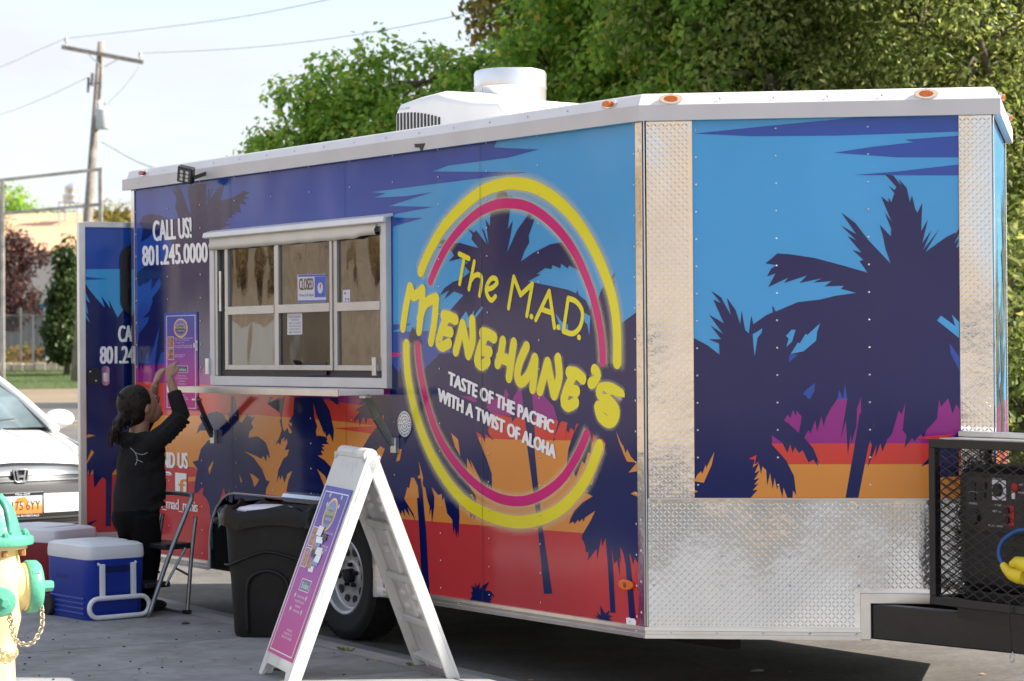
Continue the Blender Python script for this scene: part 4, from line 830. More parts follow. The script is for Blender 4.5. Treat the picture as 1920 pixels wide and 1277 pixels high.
# exhaust fan: spun aluminium drum with a flared base
ce = at_depth(957, 200, 12.6); ce = loc(ce); ex = empty('exhaust_fan', (0, 0, 0)); ex.parent = trailer
ce.y = 1.25; pe = hit(957, 200, (0, 1.25, 0), (0, 1, 0)); ce.x = pe.x
mt = Matrix.Translation((ce.x, ce.y, ZR)); ztop = hit(957, 133, (0, 1.25, 0), (0, 1, 0)).z - ZR
Rr = .195
spun = M('spun_aluminium', (.80, .81, .83), rough=.28, metal=.9, var=.06, ns=3, bump=.0006, bs=8)
mb = MB(); mb.lathe([(Rr, ztop - .30), (Rr, ztop - .105), (Rr + .004, ztop - .100), (Rr + .004, ztop - .092), (Rr, ztop - .088), (Rr + .002, ztop - .02), (Rr - .006, ztop - .004), (Rr - .02, ztop), (Rr - .03, ztop - .002), (Rr - .03, ztop - .25)], 48, mt); mb.build('drum', spun, ex, auto=40)
mb = MB(); mb.lathe([(.32, 0), (.32, ztop - .40), (.335, ztop - .375), (.33, ztop - .36), (.26, ztop - .335), (Rr + .002, ztop - .31)], 48, mt); mb.build('curb', spun, ex, auto=40)
mb = MB(); mb.box(ce.x - .02, ce.x + .02, ce.y - Rr - .008, ce.y - Rr - .001, ztop + ZR - .12, ztop + ZR - .09); mb.build('clip', galv, ex)

# ------------------------------------------------------------------ wheels and fender
steel = M('wheel_silver', (.52, .54, .57), rough=.35, metal=.55, var=.1, ns=10)
def wheel(name, c, R=.325, wd=.20, rim=.19, parent=None, out=-1, rimmat=steel, holes=10):
    """road wheel on a y axis through c; out = sign of the outer side"""
    e = empty(name, (0, 0, 0)); e.parent = parent
    mt = Matrix.Translation(c) @ Matrix.Rotation(pi / 2, 4, 'X') if out < 0 else Matrix.Translation(c) @ Matrix.Rotation(-pi / 2, 4, 'X')
    mb = MB(); h = wd / 2
    mb.lathe([(rim - .005, -h * .9), (rim + .03, -h), (R - .03, -h * .95), (R - .006, -h * .8), (R, -h * .6), (R, h * .6), (R - .006, h * .8), (R - .03, h * .95), (R - .055, h * 1.0), (R - .058, h * .985), (rim + .03, h), (rim - .003, h * .88)], 48, mt, caps=False); ty = mb.build('tyre', rubber, e, auto=40)
    mb = MB()
    for i in range(64):
        a = 2 * pi * i / 64
        m2 = mt @ Matrix.Rotation(a, 4, 'Z')
        for k_, (y0, y1) in enumerate(((-h * .85, -h * .45), (-h * .38, -h * .02), (h * .05, h * .4), (h * .47, h * .86))): mb.box(R - .004, R + .004 - (.004 if k_ in (0, 3) else 0), -.010, .006 + .004 * (k_ % 2), y0, y1, m2)
    tag(mb.build('tread_blocks', rubber, ty, fix=False), kind='stuff')
    mb = MB(); mb.lathe([(rim - .02, -h * .6), (rim - .002, h * .86), (rim + .008, h * .93), (rim + .002, h * .97), (rim - .012, h * .9), (rim - .022, h * .55), (rim - .03, h * .50), (rim - .045, h * .52), (.085, h * .36), (.07, h * .40), (.06, h * .44), (.045, h * .44)], 48, mt); rm = mb.build('rim', rimmat, e, auto=35)
    mb = MB()
    for i in range(holes):
        a = 2 * pi * i / holes; r_ = (rim - .045 + .085) / 2 + .012; zz = h * .52 - (rim - .045 - r_) / (rim - .13) * h * .16
        mb.lathe([(.024, zz - .002), (.024, zz + .0035)], 12, mt @ Matrix.Translation((r_ * cos(a), r_ * sin(a), 0)))
    tag(mb.build('rim_holes', black, rm), kind='stuff')
    mb = MB(); mb.lathe([(.038, h * .3), (.036, h * .75), (.028, h * .82), (.0, h * .83)], 20, mt); hb = mb.build('hub', dark, e, auto=40)
    for i in range(5):
        a = 2 * pi * i / 5 + .3; mb = MB(); mb.lathe([(.011, h * .4), (.011, h * .62), (.006, h * .68)], 8, mt @ Matrix.Translation((.056 * cos(a), .056 * sin(a), 0))); mb.build('lug_nut', dark, hb)
    return e
hubp = hit(645, 1092, (0, .13, 0), (0, 1, 0))
wx = hubp.x
for x, y, o_ in ((wx, .22, -1), (wx - .87, .22, -1), (wx, 2 * HW - .22, 1), (wx - .87, 2 * HW - .22, 1)): wheel('wheel', (x, y, .325), parent=trailer, out=o_)
# bright fender strip round the opening
arc = [(x, z) for x, z in hole[:8]] + [(-3.0, HZ)]
mb = MB(); o1 = []
sect = [(-.012, .004), (-.012, .05), (.012, .062), (.03, .05), (.036, .02), (.03, .004)]     # offset outwards from the opening edge, proud
cxm = (HX0 + HX1) / 2
k_ = len(arc)
for i, (x, z) in enumerate(arc):
    a0 = arc[max(0, i - 1)]; a1 = arc[min(k_ - 1, i + 1)]; d = Vector((a1[0] - a0[0], a1[1] - a0[1], 0)).normalized(); n = Vector((d.y, -d.x, 0))
    if n.x * (x - cxm) + n.y * (z - ZB) < 0: n = -n
    for o_, pr in sect: mb.v.append(tuple(SP(x + n.x * o_, z + n.y * o_, pr)))
s_ = len(sect)
for i in range(k_ - 1):
    for j in range(s_): mb.f.append((i * s_ + j, i * s_ + (j + 1) % s_, (i + 1) * s_ + (j + 1) % s_, (i + 1) * s_ + j))
mb.f.append(tuple(range(s_))); mb.f.append(tuple((k_ - 1) * s_ + j for j in range(s_)))
mb.build('fender', M('fender_aluminium', (.66, .68, .72), rough=.2, metal=.95, var=.08, ns=6), trailer, auto=30)

arc2 = [(-3.01, HZ)] + [(x, z) for x, z in hole[7:]]; mb = MB(); mb.tube([SP(x, z, .006) for x, z in arc2], .006, 6); mb.build('arch_trim', alum, trailer)
# ------------------------------------------------------------------ tongue, cage
TX = LN * cos(TAU)
for sgn in (-1, 1):
    mb = MB(); a = Vector((.35, HW + sgn * (HW - .665), ZB + .072)); b_ = Vector((2.45, HW + sgn * .06, ZB + .072)); mb.bar(a, b_, .05, .143); mb.build('tongue_rail', blackmet, trailer, bevel=.006)
mb = MB(); mb.box(2.38, 2.72, HW - .04, HW + .04, ZB - .02, ZB + .10); mb.build('coupler', blackmet, trailer, bevel=.01)
mb = MB(); mb.cyl((2.2, HW, .03), (2.2, HW, ZB + .5), .032, n=14); mb.lathe([(.09, .0), (.09, .012), (.03, .03)], 16, Matrix.Translation((2.2, HW, .0))); mb.build('tongue_jack', galv, trailer)
cgx0, cgx1, cgy0, cgy1, cgz0, cgz1 = 1.012, 1.86, .66, 1.44, .475, 1.095
cage = empty('generator_cage', (0, 0, 0)); cage.parent = trailer
r_ = .034
def angle_bar(a, b): mb = MB(); mb.bar(a, b, r_, r_); return mb.build('cage_bar', blackmet, cage, bevel=.003)
for x in (cgx0, cgx1):
    for y in (cgy0, cgy1): angle_bar((x, y, cgz0 + .0175), (x, y, cgz1 - .0175))
for z in (cgz0, cgz1):
    for y in (cgy0, cgy1): angle_bar((cgx0 - .017, y, z), (cgx1 + .017, y, z))
    for x in (cgx0, cgx1): angle_bar((x, cgy0 + .018, z), (x, cgy1 - .018, z))
mb = MB(); mb.box(cgx0, cgx1, cgy0, cgy1, cgz0 - .018, cgz0 - .008); mb.build('cage_floor', blackmet, cage)
for y_ in (HW - .3, HW + .3): mb = MB(); mb.box(cgx0 + .05, cgx1 - .05, y_ - .03, y_ + .03, ZB + .121, cgz0 - .018); mb.build('cage_riser', blackmet, cage)
def mesh_panel(P, u0, u1, v0, v1):
    mb = MB(); pu, pv = .036, .0185; sl = pv / pu
    L_ = (u1 - u0)
    def seg(ua, va, ub, vb):
        a, b = P(ua, va), P(ub, vb); mb.bar(a, b, .0022, .004)
    k = v0 - (u1 - u0) * sl
    while k < v1:
        # rising line through (u0, k)
        ua, va, ub, vb = u0, k, u1, k + (u1 - u0) * sl
        if va < v0: ua += (v0 - va) / sl; va = v0
        if vb > v1: ub -= (vb - v1) / sl; vb = v1
        if ub > ua + .002: seg(ua, va, ub, vb); seg(u0 + u1 - ua, va, u0 + u1 - ub, vb)
        k += pv * 1.0 * 2 / 2 * 1.0 + pv
    return tag(mb.build('expanded_mesh', blackmet, cage, fix=False), kind='stuff')
mesh_panel(lambda u, v: Vector((u, cgy0 - .001, v)), cgx0, cgx1, cgz0, cgz1); mesh_panel(lambda u, v: Vector((cgx0, u, v)), cgy0, cgy1, cgz0, cgz1)
mesh_panel(lambda u, v: Vector((u, cgy1, v)), cgx0, cgx1, cgz0, cgz1); mesh_panel(lambda u, v: Vector((cgx1, u, v)), cgy0, cgy1, cgz0, cgz1)
mb = MB(); mb.box(cgx0 + .03, cgx1 + .02, cgy0 + .0, cgy1 + .02, cgz1 + .018, cgz1 + .022); lid = mb.build('cage_lid', galv, cage)
mb = MB(); mb.box(cgx0 + .01, cgx1 + .02, cgy0 + .12, cgy0 + .16, cgz1 + .023, cgz1 + .045); mb.build('lid_rail', galv, lid, bevel=.003)

# ------------------------------------------------------------------ generator (stands in the cage), its plug lead and a hook
gen = empty('portable_generator', TM @ Vector((1.37, 1.0, cgz0 - .008)), TRZ, 'black portable generator with control panel inside the black mesh cage', 'generator')
gen.scale = (1.05, 1.0, 1.2)
gm = M('generator_black', (.016, .016, .018), rough=.5, var=.15, ns=12)
mb = MB(); mb.box(-.32, .36, -.25, .26, .04, .45); gb = mb.build('body', gm, gen, bevel=.05, seg=3)
mb = MB(); mb.box(-.30, .34, -.22, .24, 0, .04); mb.build('base', black, gen, bevel=.008)
mb = MB()
for z in (.10, .14, .18): mb.box(-.2, .3, -.256, -.25, z, z + .015)
tag(mb.build('cooling_louvres', black, gen), kind='stuff')
mb = MB(); mb.prism(rrect(-.27, .32, .24, .43, .03), lambda u, v, d: Vector((u, -d, v)), .235, .275); mb.build('panel_bezel', black, gen, bevel=.008)
mb = MB(); mb.prism(rrect(-.235, .30, .255, .415, .015), lambda u, v, d: Vector((u, -d, v)), .2755, .279); pn = mb.build('control_panel', M('panel_black', (.02, .02, .022), rough=.35, var=.1), gen)
GP = lambda x, z, d=0: Vector((x, -.279 - d, z))
def gbox(n, x0, x1, z0, z1, d, mat, bev=.002): mb = MB(); mb.box(x0, x1, -.2792 - d, -.2792, z0, z1); return mb.build(n, mat, pn, bevel=bev)
gbox('selector_plate', -.10, -.03, .345, .41, .003, whitep)
mb = MB(); mb.lathe([(.022, 0), (.02, .016), (.0, .017)], 16, Matrix.Translation(GP(-.065, .378, .003)) @ Matrix.Rotation(pi / 2, 4, 'X')); mb.build('selector_knob', black, pn)
redp = M('socket_red', srgb(180, 30, 35), rough=.4)
gbox('socket_plate', -.04, .01, .265, .33, .003, redp)
for x, z in ((-.022, .312), (-.022, .284)): mb = MB(); mb.lathe([(.013, 0), (.012, .01), (0, .0105)], 12, Matrix.Translation(GP(x, z, .003)) @ Matrix.Rotation(pi / 2, 4, 'X')); mb.build('socket', black, pn)
for x0, z0 in ((-.215, .375), (-.16, .375), (-.215, .34), (-.165, .34)): gbox('switch', x0, x0 + .03, z0, z0 + .026, .006, gm)
mb = MB(); mb.lathe([(.026, 0), (.024, .014), (0, .015)], 18, Matrix.Translation(GP(-.19, .285)) @ Matrix.Rotation(pi / 2, 4, 'X')); mb.build('choke_dial', black, pn)
mb = MB(); mb.lathe([(.016, 0), (.015, .012), (0, .013)], 12, Matrix.Translation(GP(.02, .39)) @ Matrix.Rotation(pi / 2, 4, 'X')); mb.build('breaker_button', redp, pn)
gbox('outlet_cover', .055, .10, .27, .345, .006, black); gbox('breaker_switch', .0, .016, .352, .38, .006, whitep)
mb = MB()
for s, x0, x1, z in (('OFF RUN', -.10, -.05, .414), ('CHOKE', -.22, -.18, .33), ('BATTERY', -.22, -.17, .366), ('30A 120V', -.10, -.055, .33), ('GROUND', -.10, -.055, .31), ('MULTI SWITCH', -.12, -.05, .262), ('BREAKER', .03, .09, .40), ('RESET', .03, .07, .375)):
    textmb(s, lambda x, y: GP(x0 + (x1 - x0) * x, z + .006 * y - .004, .0004), mb=mb)
mb.build('lettering', whitep, pn, fix=False)
gbox('rating_sticker', .12, .22, .28, .40, .001, M('sticker_grey', srgb(120, 120, 125)))
mb = MB(); mb.tube(catmull([(-.28, -.1, .45), (-.28, -.1, .50), (-.2, -.1, .53), (.2, -.1, .53), (.3, -.1, .50), (.3, -.1, .45)], 5), .014, 8); mb.build('carry_handle', black, gen, smooth=True)
# blue lead with a yellow plug hanging outside the mesh
pl = at_depth(1895, 1060, 9.0); lead = empty('power_lead', (0, 0, 0), 0, 'blue power lead with a chunky yellow plug hung on the generator cage', 'power lead')
pts = [hit(u, v, (0, cgy0 - d, 0), (0, 1, 0)) for u, v, d in ((1882, 1062, .05), (1873, 1040, .045), (1878, 1018, .04), (1895, 1002, .035), (1915, 994, .03), (1940, 1000, .03), (1965, 1040, .03), (1970, 1120, .03), (1980, 1150, .03))]
pts = [TM @ p for p in pts]
mb = MB(); mb.tube(catmull(pts, 6), .0085, 10); mb.build('cord', M('cord_blue', srgb(30, 75, 140), rough=.4), lead, smooth=True)
ylw = M('plug_yellow', srgb(225, 200, 40), rough=.4, var=.06, ns=20)
pk = [TM @ hit(u, v, (0, cgy0 - .055, 0), (0, 1, 0)) for u, v in ((1880, 1058), (1886, 1066), (1898, 1076), (1910, 1080), (1922, 1082))]
mb = MB(); mb.tube(pk, [.013, .018, .026, .030, .029], 12); mb.build('plug_body', ylw, lead, auto=50)
pk = [TM @ hit(u, v, (0, cgy0 - .06, 0), (0, 1, 0)) for u, v in ((1896, 1058), (1906, 1054), (1920, 1058), (1932, 1064))]
mb = MB(); mb.tube(pk, [.012, .022, .028, .028], 12); mb.build('plug_cap', ylw, lead, auto=50)
hk = empty('bungee_hook', (0, 0, 0), 0, 'black bungee cord with a wire hook dangling below the generator cage', 'hook')
pts = [TM @ hit(u, v, (0, cgy0 - .03, 0), (0, 1, 0)) for u, v in ((1894, 1128), (1892, 1150), (1893, 1180), (1896, 1210), (1898, 1222))]
mb = MB(); mb.tube(pts, .0035, 6); mb.build('cord', black, hk, smooth=True)
pts = [TM @ hit(u, v, (0, cgy0 - .03, 0), (0, 1, 0)) for u, v in ((1898, 1222), (1902, 1232), (1900, 1240), (1895, 1240), (1893, 1234), (1895, 1228))]
mb = MB(); mb.tube(catmull(pts, 4), .0028, 6); mb.build('hook', galv, hk, smooth=True)
# ------------------------------------------------------------------ ground
def ground_mat(name, col, col2, scale=40, fine=500, bump=.004, rough=.85):
    m = bpy.data.materials.new(name); m.use_nodes = True; t = m.node_tree; b = t.nodes['Principled BSDF']; b.inputs['Roughness'].default_value = rough
    tc = t.nodes.new('ShaderNodeTexCoord'); a = t.nodes.new('ShaderNodeTexNoise'); a.inputs['Scale'].default_value = .35; a.inputs['Detail'].default_value = 8; a.inputs['Roughness'].default_value = .65
    f = t.nodes.new('ShaderNodeTexNoise'); f.inputs['Scale'].default_value = fine; f.inputs['Detail'].default_value = 2
    g = t.nodes.new('ShaderNodeTexNoise'); g.inputs['Scale'].default_value = scale; g.inputs['Detail'].default_value = 5
    r = t.nodes.new('ShaderNodeValToRGB'); r.color_ramp.elements[0].position = .3; r.color_ramp.elements[1].position = .72
    r.color_ramp.elements[0].color = (*col, 1); r.color_ramp.elements[1].color = (*col2, 1)
    ad = t.nodes.new('ShaderNodeMath'); ad.operation = 'MULTIPLY_ADD'; ad.inputs[1].default_value = .5
    ad2 = t.nodes.new('ShaderNodeMath'); ad2.operation = 'MULTIPLY_ADD'; ad2.inputs[1].default_value = .45; ad3 = t.nodes.new('ShaderNodeMath'); ad3.operation = 'MULTIPLY_ADD'; ad3.inputs[1].default_value = .45; ad3.inputs[2].default_value = -.2
    for n in (a, f, g): t.links.new(tc.outputs['Object'], n.inputs['Vector'])
    t.links.new(g.outputs[0], ad3.inputs[0]); t.links.new(f.outputs[0], ad2.inputs[0]); t.links.new(ad3.outputs[0], ad2.inputs[2]); t.links.new(a.outputs[0], ad.inputs[0]); t.links.new(ad2.outputs[0], ad.inputs[2]); t.links.new(ad.outputs[0], r.inputs[0]); t.links.new(r.outputs[0], b.inputs['Base Color'])
    bp = t.nodes.new('ShaderNodeBump'); bp.inputs['Distance'].default_value = bump; t.links.new(f.outputs[0], bp.inputs['Height']); t.links.new(bp.outputs[0], b.inputs['Normal'])
    return m
asphalt = ground_mat('asphalt', (.075, .07, .065), (.19, .175, .158), 30, 240, .004)
concrete = ground_mat('concrete', (.21, .214, .22), (.30, .306, .314), 18, 320, .0015)
def stain(m):
    """dark blotches, hairline cracks and exposed grit over a ground material"""
    t = m.node_tree; b = t.nodes['Principled BSDF']; src = b.inputs['Base Color'].links[0].from_socket
    tc = t.nodes.new('ShaderNodeTexCoord'); n = t.nodes.new('ShaderNodeTexNoise'); n.inputs['Scale'].default_value = 2.6; n.inputs['Detail'].default_value = 9; n.inputs['Roughness'].default_value = .72
    r = t.nodes.new('ShaderNodeValToRGB'); r.color_ramp.elements[0].position = .36; r.color_ramp.elements[1].position = .60; r.color_ramp.elements[0].color = (.66, .65, .64, 1); r.color_ramp.elements[1].color = (1.06, 1.06, 1.06, 1)
    v = t.nodes.new('ShaderNodeTexVoronoi'); v.feature = 'DISTANCE_TO_EDGE'; v.inputs['Scale'].default_value = .75; w = t.nodes.new('ShaderNodeTexNoise'); w.inputs['Scale'].default_value = 3; w.inputs['Detail'].default_value = 6
    ad = t.nodes.new('ShaderNodeVectorMath'); ad.operation = 'MULTIPLY_ADD'; ad.inputs[1].default_value = (.35, .35, .35)
    rc = t.nodes.new('ShaderNodeValToRGB'); rc.color_ramp.elements[0].position = .0; rc.color_ramp.elements[1].position = .006; rc.color_ramp.elements[0].color = (.72, .71, .7, 1); rc.color_ramp.elements[1].color = (1, 1, 1, 1)
    g = t.nodes.new('ShaderNodeTexVoronoi'); g.inputs['Scale'].default_value = 130; rg = t.nodes.new('ShaderNodeValToRGB'); rg.color_ramp.elements[0].position = .05; rg.color_ramp.elements[1].position = .22; rg.color_ramp.elements[0].color = (.72, .71, .7, 1); rg.color_ramp.elements[1].color = (1, 1, 1, 1)
    for q in (n, w, g): t.links.new(tc.outputs['Object'], q.inputs['Vector'])
    t.links.new(w.outputs['Color'], ad.inputs[0]); t.links.new(tc.outputs['Object'], ad.inputs[2]); t.links.new(ad.outputs[0], v.inputs['Vector']); t.links.new(v.outputs['Distance'], rc.inputs[0]); t.links.new(n.outputs[0], r.inputs[0]); t.links.new(g.outputs['Distance'], rg.inputs[0])
    last = src
    for q in (r, rc, rg):
        mm = t.nodes.new('ShaderNodeMixRGB'); mm.blend_type = 'MULTIPLY'; mm.inputs[0].default_value = 1; t.links.new(last, mm.inputs[1]); t.links.new(q.outputs[0], mm.inputs[2]); last = mm.outputs[0]
    t.links.new(last, b.inputs['Base Color'])
stain(concrete); stain(asphalt)
concrete2 = ground_mat('concrete_kerb', (.22, .222, .225), (.32, .322, .325), 14, 260, .0015)
grass_m = ground_mat('grass_soil', (.035, .06, .015), (.09, .13, .03), 20, 60, .03)
dirt = ground_mat('dry_dirt', (.16, .12, .08), (.30, .23, .15), 12, 60, .02)
bankm = ground_mat('bank_dirt', (.17, .13, .095), (.36, .29, .215), 1.3, 14, .05)
CARP = Vector((-4.9, 18.5))
def roadz(x, y):
    d = (Vector((x, y)) - CARP).length; return -.03 * exp(-(d / 3.6) ** 4) if d < 9 else 0.0
mb = MB(); xs = [-900, -300, -120, -60, -30, -20] + [-14 + .7 * i for i in range(30)] + [8, 12, 20, 40, 90, 300, 900]; ys = [-900, -300, -80, -30, 0, 6, 9, 12, 14] + [15 + .6 * i for i in range(22)] + [30, 40, 60, 100, 300, 900]
for y in ys:
    for x in xs: mb.v.append((x, y, roadz(x, y)))
for j in range(len(ys) - 1):
    for i in range(len(xs) - 1): a = j * len(xs) + i; mb.f.append((a, a + 1, a + 1 + len(xs), a + len(xs)))
tag(mb.build('road', asphalt, smooth=True, fix=False), kind='structure')
# pavement on the near side: kerb, slabs, forecourt, dirt bank
K0 = Vector((-.40, 10.13, 0)); KF = Vector((.5, -.866, 0)); KV = Vector((-.866, -.5, 0))
KM = Matrix((KF, KV * -1, Vector((0, 0, 1)))).transposed().to_4x4(); KM.translation = K0          # x along the kerb, -y towards the camera
SW = .12
pave = link('pavement', bpy.data.meshes.new('pavement')); mb = MB(); mb.box(-6.0, 18, -3.2, -.0, .0, SW - .012); me = mb.mesh('pavement'); me.materials.append(concrete); pave.data = me; pave.matrix_world = KM; tag(pave, kind='structure')
slab = MB(); slab.box(0, 1.49, -1.585, -.005, 0, .0125); sme = slab.mesh('slab'); sme.materials.append(concrete)
for i in range(13, 28):
    for j in range(2):
        o = link('slab', sme, pave); o.location = (-25.5 + i * 1.5, -j * 1.6, SW - .0125 + .0012 * sin(i * 3.1 + j)); bv = o.modifiers.new('b', 'BEVEL'); bv.width = .006; bv.segments = 2
kb = link('kerb', bpy.data.meshes.new('kerb')); mb = MB(); mb.box(-6.0, 18, .003, .14, -.05, .05); me = mb.mesh('kerb'); me.materials.append(concrete2); kb.data = me; kb.matrix_world = KM; tag(kb, kind='structure')
ks = MB(); ks.prism([(.004, .051), (.150, .051), (.147, SW - .03), (.135, SW - .008), (.115, SW), (.004, SW + .001)], lambda u, v, d: Vector((d, u, v)), 0, 2.992); kme = ks.mesh('kerb_stone'); kme.materials.append(concrete2)
for i in range(7, 14):
    o = link('kerb_stone', kme, kb); o.location = (-25.5 + i * 3 - 1.5 * 0 + (-1.5 if i == 0 else 0), 0, 0)
mb = MB(); mb.box(-6.0, 18, .152, .60, -.05, .006); o = mb.build('gutter', concrete2); o.matrix_world = KM; tag(o, kind='structure')
mb = MB(); mb.box(-30, 30, -15, -3.22, -.05, SW - .002); o = mb.build('forecourt', ground_mat('forecourt_asphalt', (.03, .03, .03), (.075, .072, .068), 10, 200, .002)); o.matrix_world = KM; tag(o, kind='structure')
mb = MB(); nx_, ny_ = 60, 14
for j in range(ny_ + 1):
    for i in range(nx_ + 1):
        x = -40 + 80 * i / nx_; t_ = j / ny_; z = SW - .05 + 7.5 * t_ ** .8 + (1.1 * mnoise.noise(Vector((x * .25, t_ * 3, 2))) + .5 * mnoise.noise(Vector((x * .8, t_ * 7, 5)))) * min(1, t_ * 4)
        mb.v.append(tuple((x, -14.9 - 9 * t_, z)))
for j in range(ny_):
    for i in range(nx_): a = j * (nx_ + 1) + i; mb.f.append((a, a + 1, a + nx_ + 2, a + nx_ + 1))
o = mb.build('dirt_bank', bankm, smooth=True); o.matrix_world = KM; tag(o, kind='structure')
# verge behind the trailer
mb = MB(); V4 = [loc_ for loc_ in ((-17, 9.2), (14, 9.2), (14, 40), (-17, 40))]
q = [TM @ Vector((x, y, 0)) for x, y in V4]; mb.prism([(p.x, p.y) for p in q], lambda u, v, d: Vector((u, v, d)), -.05, .10); tag(mb.build('verge', dirt), kind='structure')
# far side of the side street: road paint, verge, stone edging, lot
def slabw(name, x0, x1, y0, y1, z0, z1, mat, kind='structure'): mb = MB(); mb.box(x0, x1, y0, y1, z0, z1); return tag(mb.build(name, mat), kind=kind)
paint = M('road_paint_white', (.62, .62, .60), rough=.7, var=.15, ns=2); paint_y = M('road_paint_yellow', (.5, .36, .12), rough=.7, var=.2, ns=2)
slabw('road_line', -30, 4, 50.6, 50.85, .002, .006, paint); slabw('road_line', -30, 4, 48.2, 48.35, .002, .006, paint_y); slabw('road_line', -30, 4, 47.7, 47.85, .002, .006, paint_y)
slabw('far_kerb', -40, 14, 62, 62.3, -.05, .16, concrete2)
mb = MB(); mb.add([(-40, 62.3, .14), (14, 62.3, .14), (14, 68, .42), (-40, 68, .42)], [(0, 1, 2, 3)]); tag(mb.build('dirt_strip', dirt), kind='structure')
mb = MB(); mb.add([(-40, 68, .43), (14, 68, .43), (14, 82, .95), (-40, 82, .95)], [(0, 1, 2, 3)]); tag(mb.build('lawn', grass_m), kind='structure')
mb = MB(); mb.add([(-60, 82, 1.0), (30, 82, 1.0), (60, 200, 1.2), (-90, 200, 1.2)], [(0, 1, 2, 3)]); tag(mb.build('gravel_lot', dirt), kind='structure')
# grass blades
def blades(name, region, n, h, mat, zf):
    mb = MB(); R_ = random.Random(3)
    for _ in range(n):
        x = R_.uniform(region[0], region[1]); y = R_.uniform(region[2], region[3]); z = zf(x, y); a = R_.uniform(0, pi); hh = h * R_.uniform(.5, 1.3); w = .018 * h / .12; dx, dy = cos(a) * w, sin(a) * w; lx, ly = R_.uniform(-.4, .4) * hh, R_.uniform(-.4, .4) * hh
        b0 = len(mb.v); mb.v += [(x - dx, y - dy, z), (x + dx, y + dy, z), (x + lx, y + ly, z + hh)]; mb.f.append((b0, b0 + 1, b0 + 2))
    return tag(mb.build(name, mat, fix=False), kind='stuff')

# ------------------------------------------------------------------ vegetation
def leafmat(name, ramp, gloss=.25):
    m = bpy.data.materials.new(name); m.use_nodes = True; t = m.node_tree; t.nodes.clear()
    o = t.nodes.new('ShaderNodeOutputMaterial'); g = t.nodes.new('ShaderNodeNewGeometry'); r = t.nodes.new('ShaderNodeValToRGB'); e = r.color_ramp.elements
    e[0].position, e[1].position = ramp[0][0], ramp[-1][0]; e[0].color = (*ramp[0][1], 1); e[1].color = (*ramp[-1][1], 1)
    for p_, c in ramp[1:-1]: q = e.new(p_); q.color = (*c, 1)
    t.links.new(g.outputs['Random Per Island'], r.inputs[0])
    b = t.nodes.new('ShaderNodeBsdfPrincipled'); b.inputs['Roughness'].default_value = .42; b.inputs['Specular IOR Level'].default_value = gloss * 1.4
    tr = t.nodes.new('ShaderNodeBsdfTranslucent'); hs = t.nodes.new('ShaderNodeHueSaturation'); hs.inputs['Value'].default_value = 2.2; hs.inputs['Saturation'].default_value = 1.05; hs.inputs['Hue'].default_value = .485
    mx = t.nodes.new('ShaderNodeMixShader'); mx.inputs[0].default_value = .5
    t.links.new(r.outputs[0], b.inputs['Base Color']); t.links.new(r.outputs[0], hs.inputs['Color']); t.links.new(hs.outputs[0], tr.inputs[0]); t.links.new(b.outputs[0], mx.inputs[1]); t.links.new(tr.outputs[0], mx.inputs[2]); t.links.new(mx.outputs[0], o.inputs[0])
    return m
LM = dict(maple=leafmat('leaf_maple', [(0, (.085, .175, .034)), (.5, (.175, .31, .052)), (.88, (.29, .43, .08)), (1, (.48, .38, .09))]),
          olive=leafmat('leaf_olive', [(0, (.075, .11, .03)), (.6, (.155, .195, .053)), (1, (.32, .345, .125))]),
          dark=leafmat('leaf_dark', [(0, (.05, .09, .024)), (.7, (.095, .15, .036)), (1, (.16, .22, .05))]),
          purple=leafmat('leaf_purple', [(0, (.03, .016, .015)), (.7, (.06, .033, .03)), (1, (.13, .07, .05))]),
          gold=leafmat('leaf_gold', [(0, (.09, .10, .025)), (.6, (.16, .15, .035)), (1, (.34, .26, .06))]),
          pale=leafmat('leaf_pale', [(0, (.10, .14, .04)), (.7, (.17, .21, .06)), (1, (.28, .28, .1))]),
          conif=leafmat('leaf_conifer', [(0, (.03, .065, .022)), (1, (.075, .13, .04))]),
          dry=leafmat('leaf_dry', [(0, (.20, .15, .06)), (1, (.42, .33, .15))]))
bark = M('bark', (.09, .07, .055), rough=.9, var=.4, ns=14, bump=.02, bs=18)
blades('lawn_grass', (-24, -6, 68, 82), 12000, .07, LM['dark'], lambda x, y: .43 + .52 * (y - 68) / 14)  # darker leaf colour stands in for shade on the lawn
blades('dry_weeds', (-26, -8, 79.6, 81), 1500, .28, LM['dry'], lambda x, y: .95)
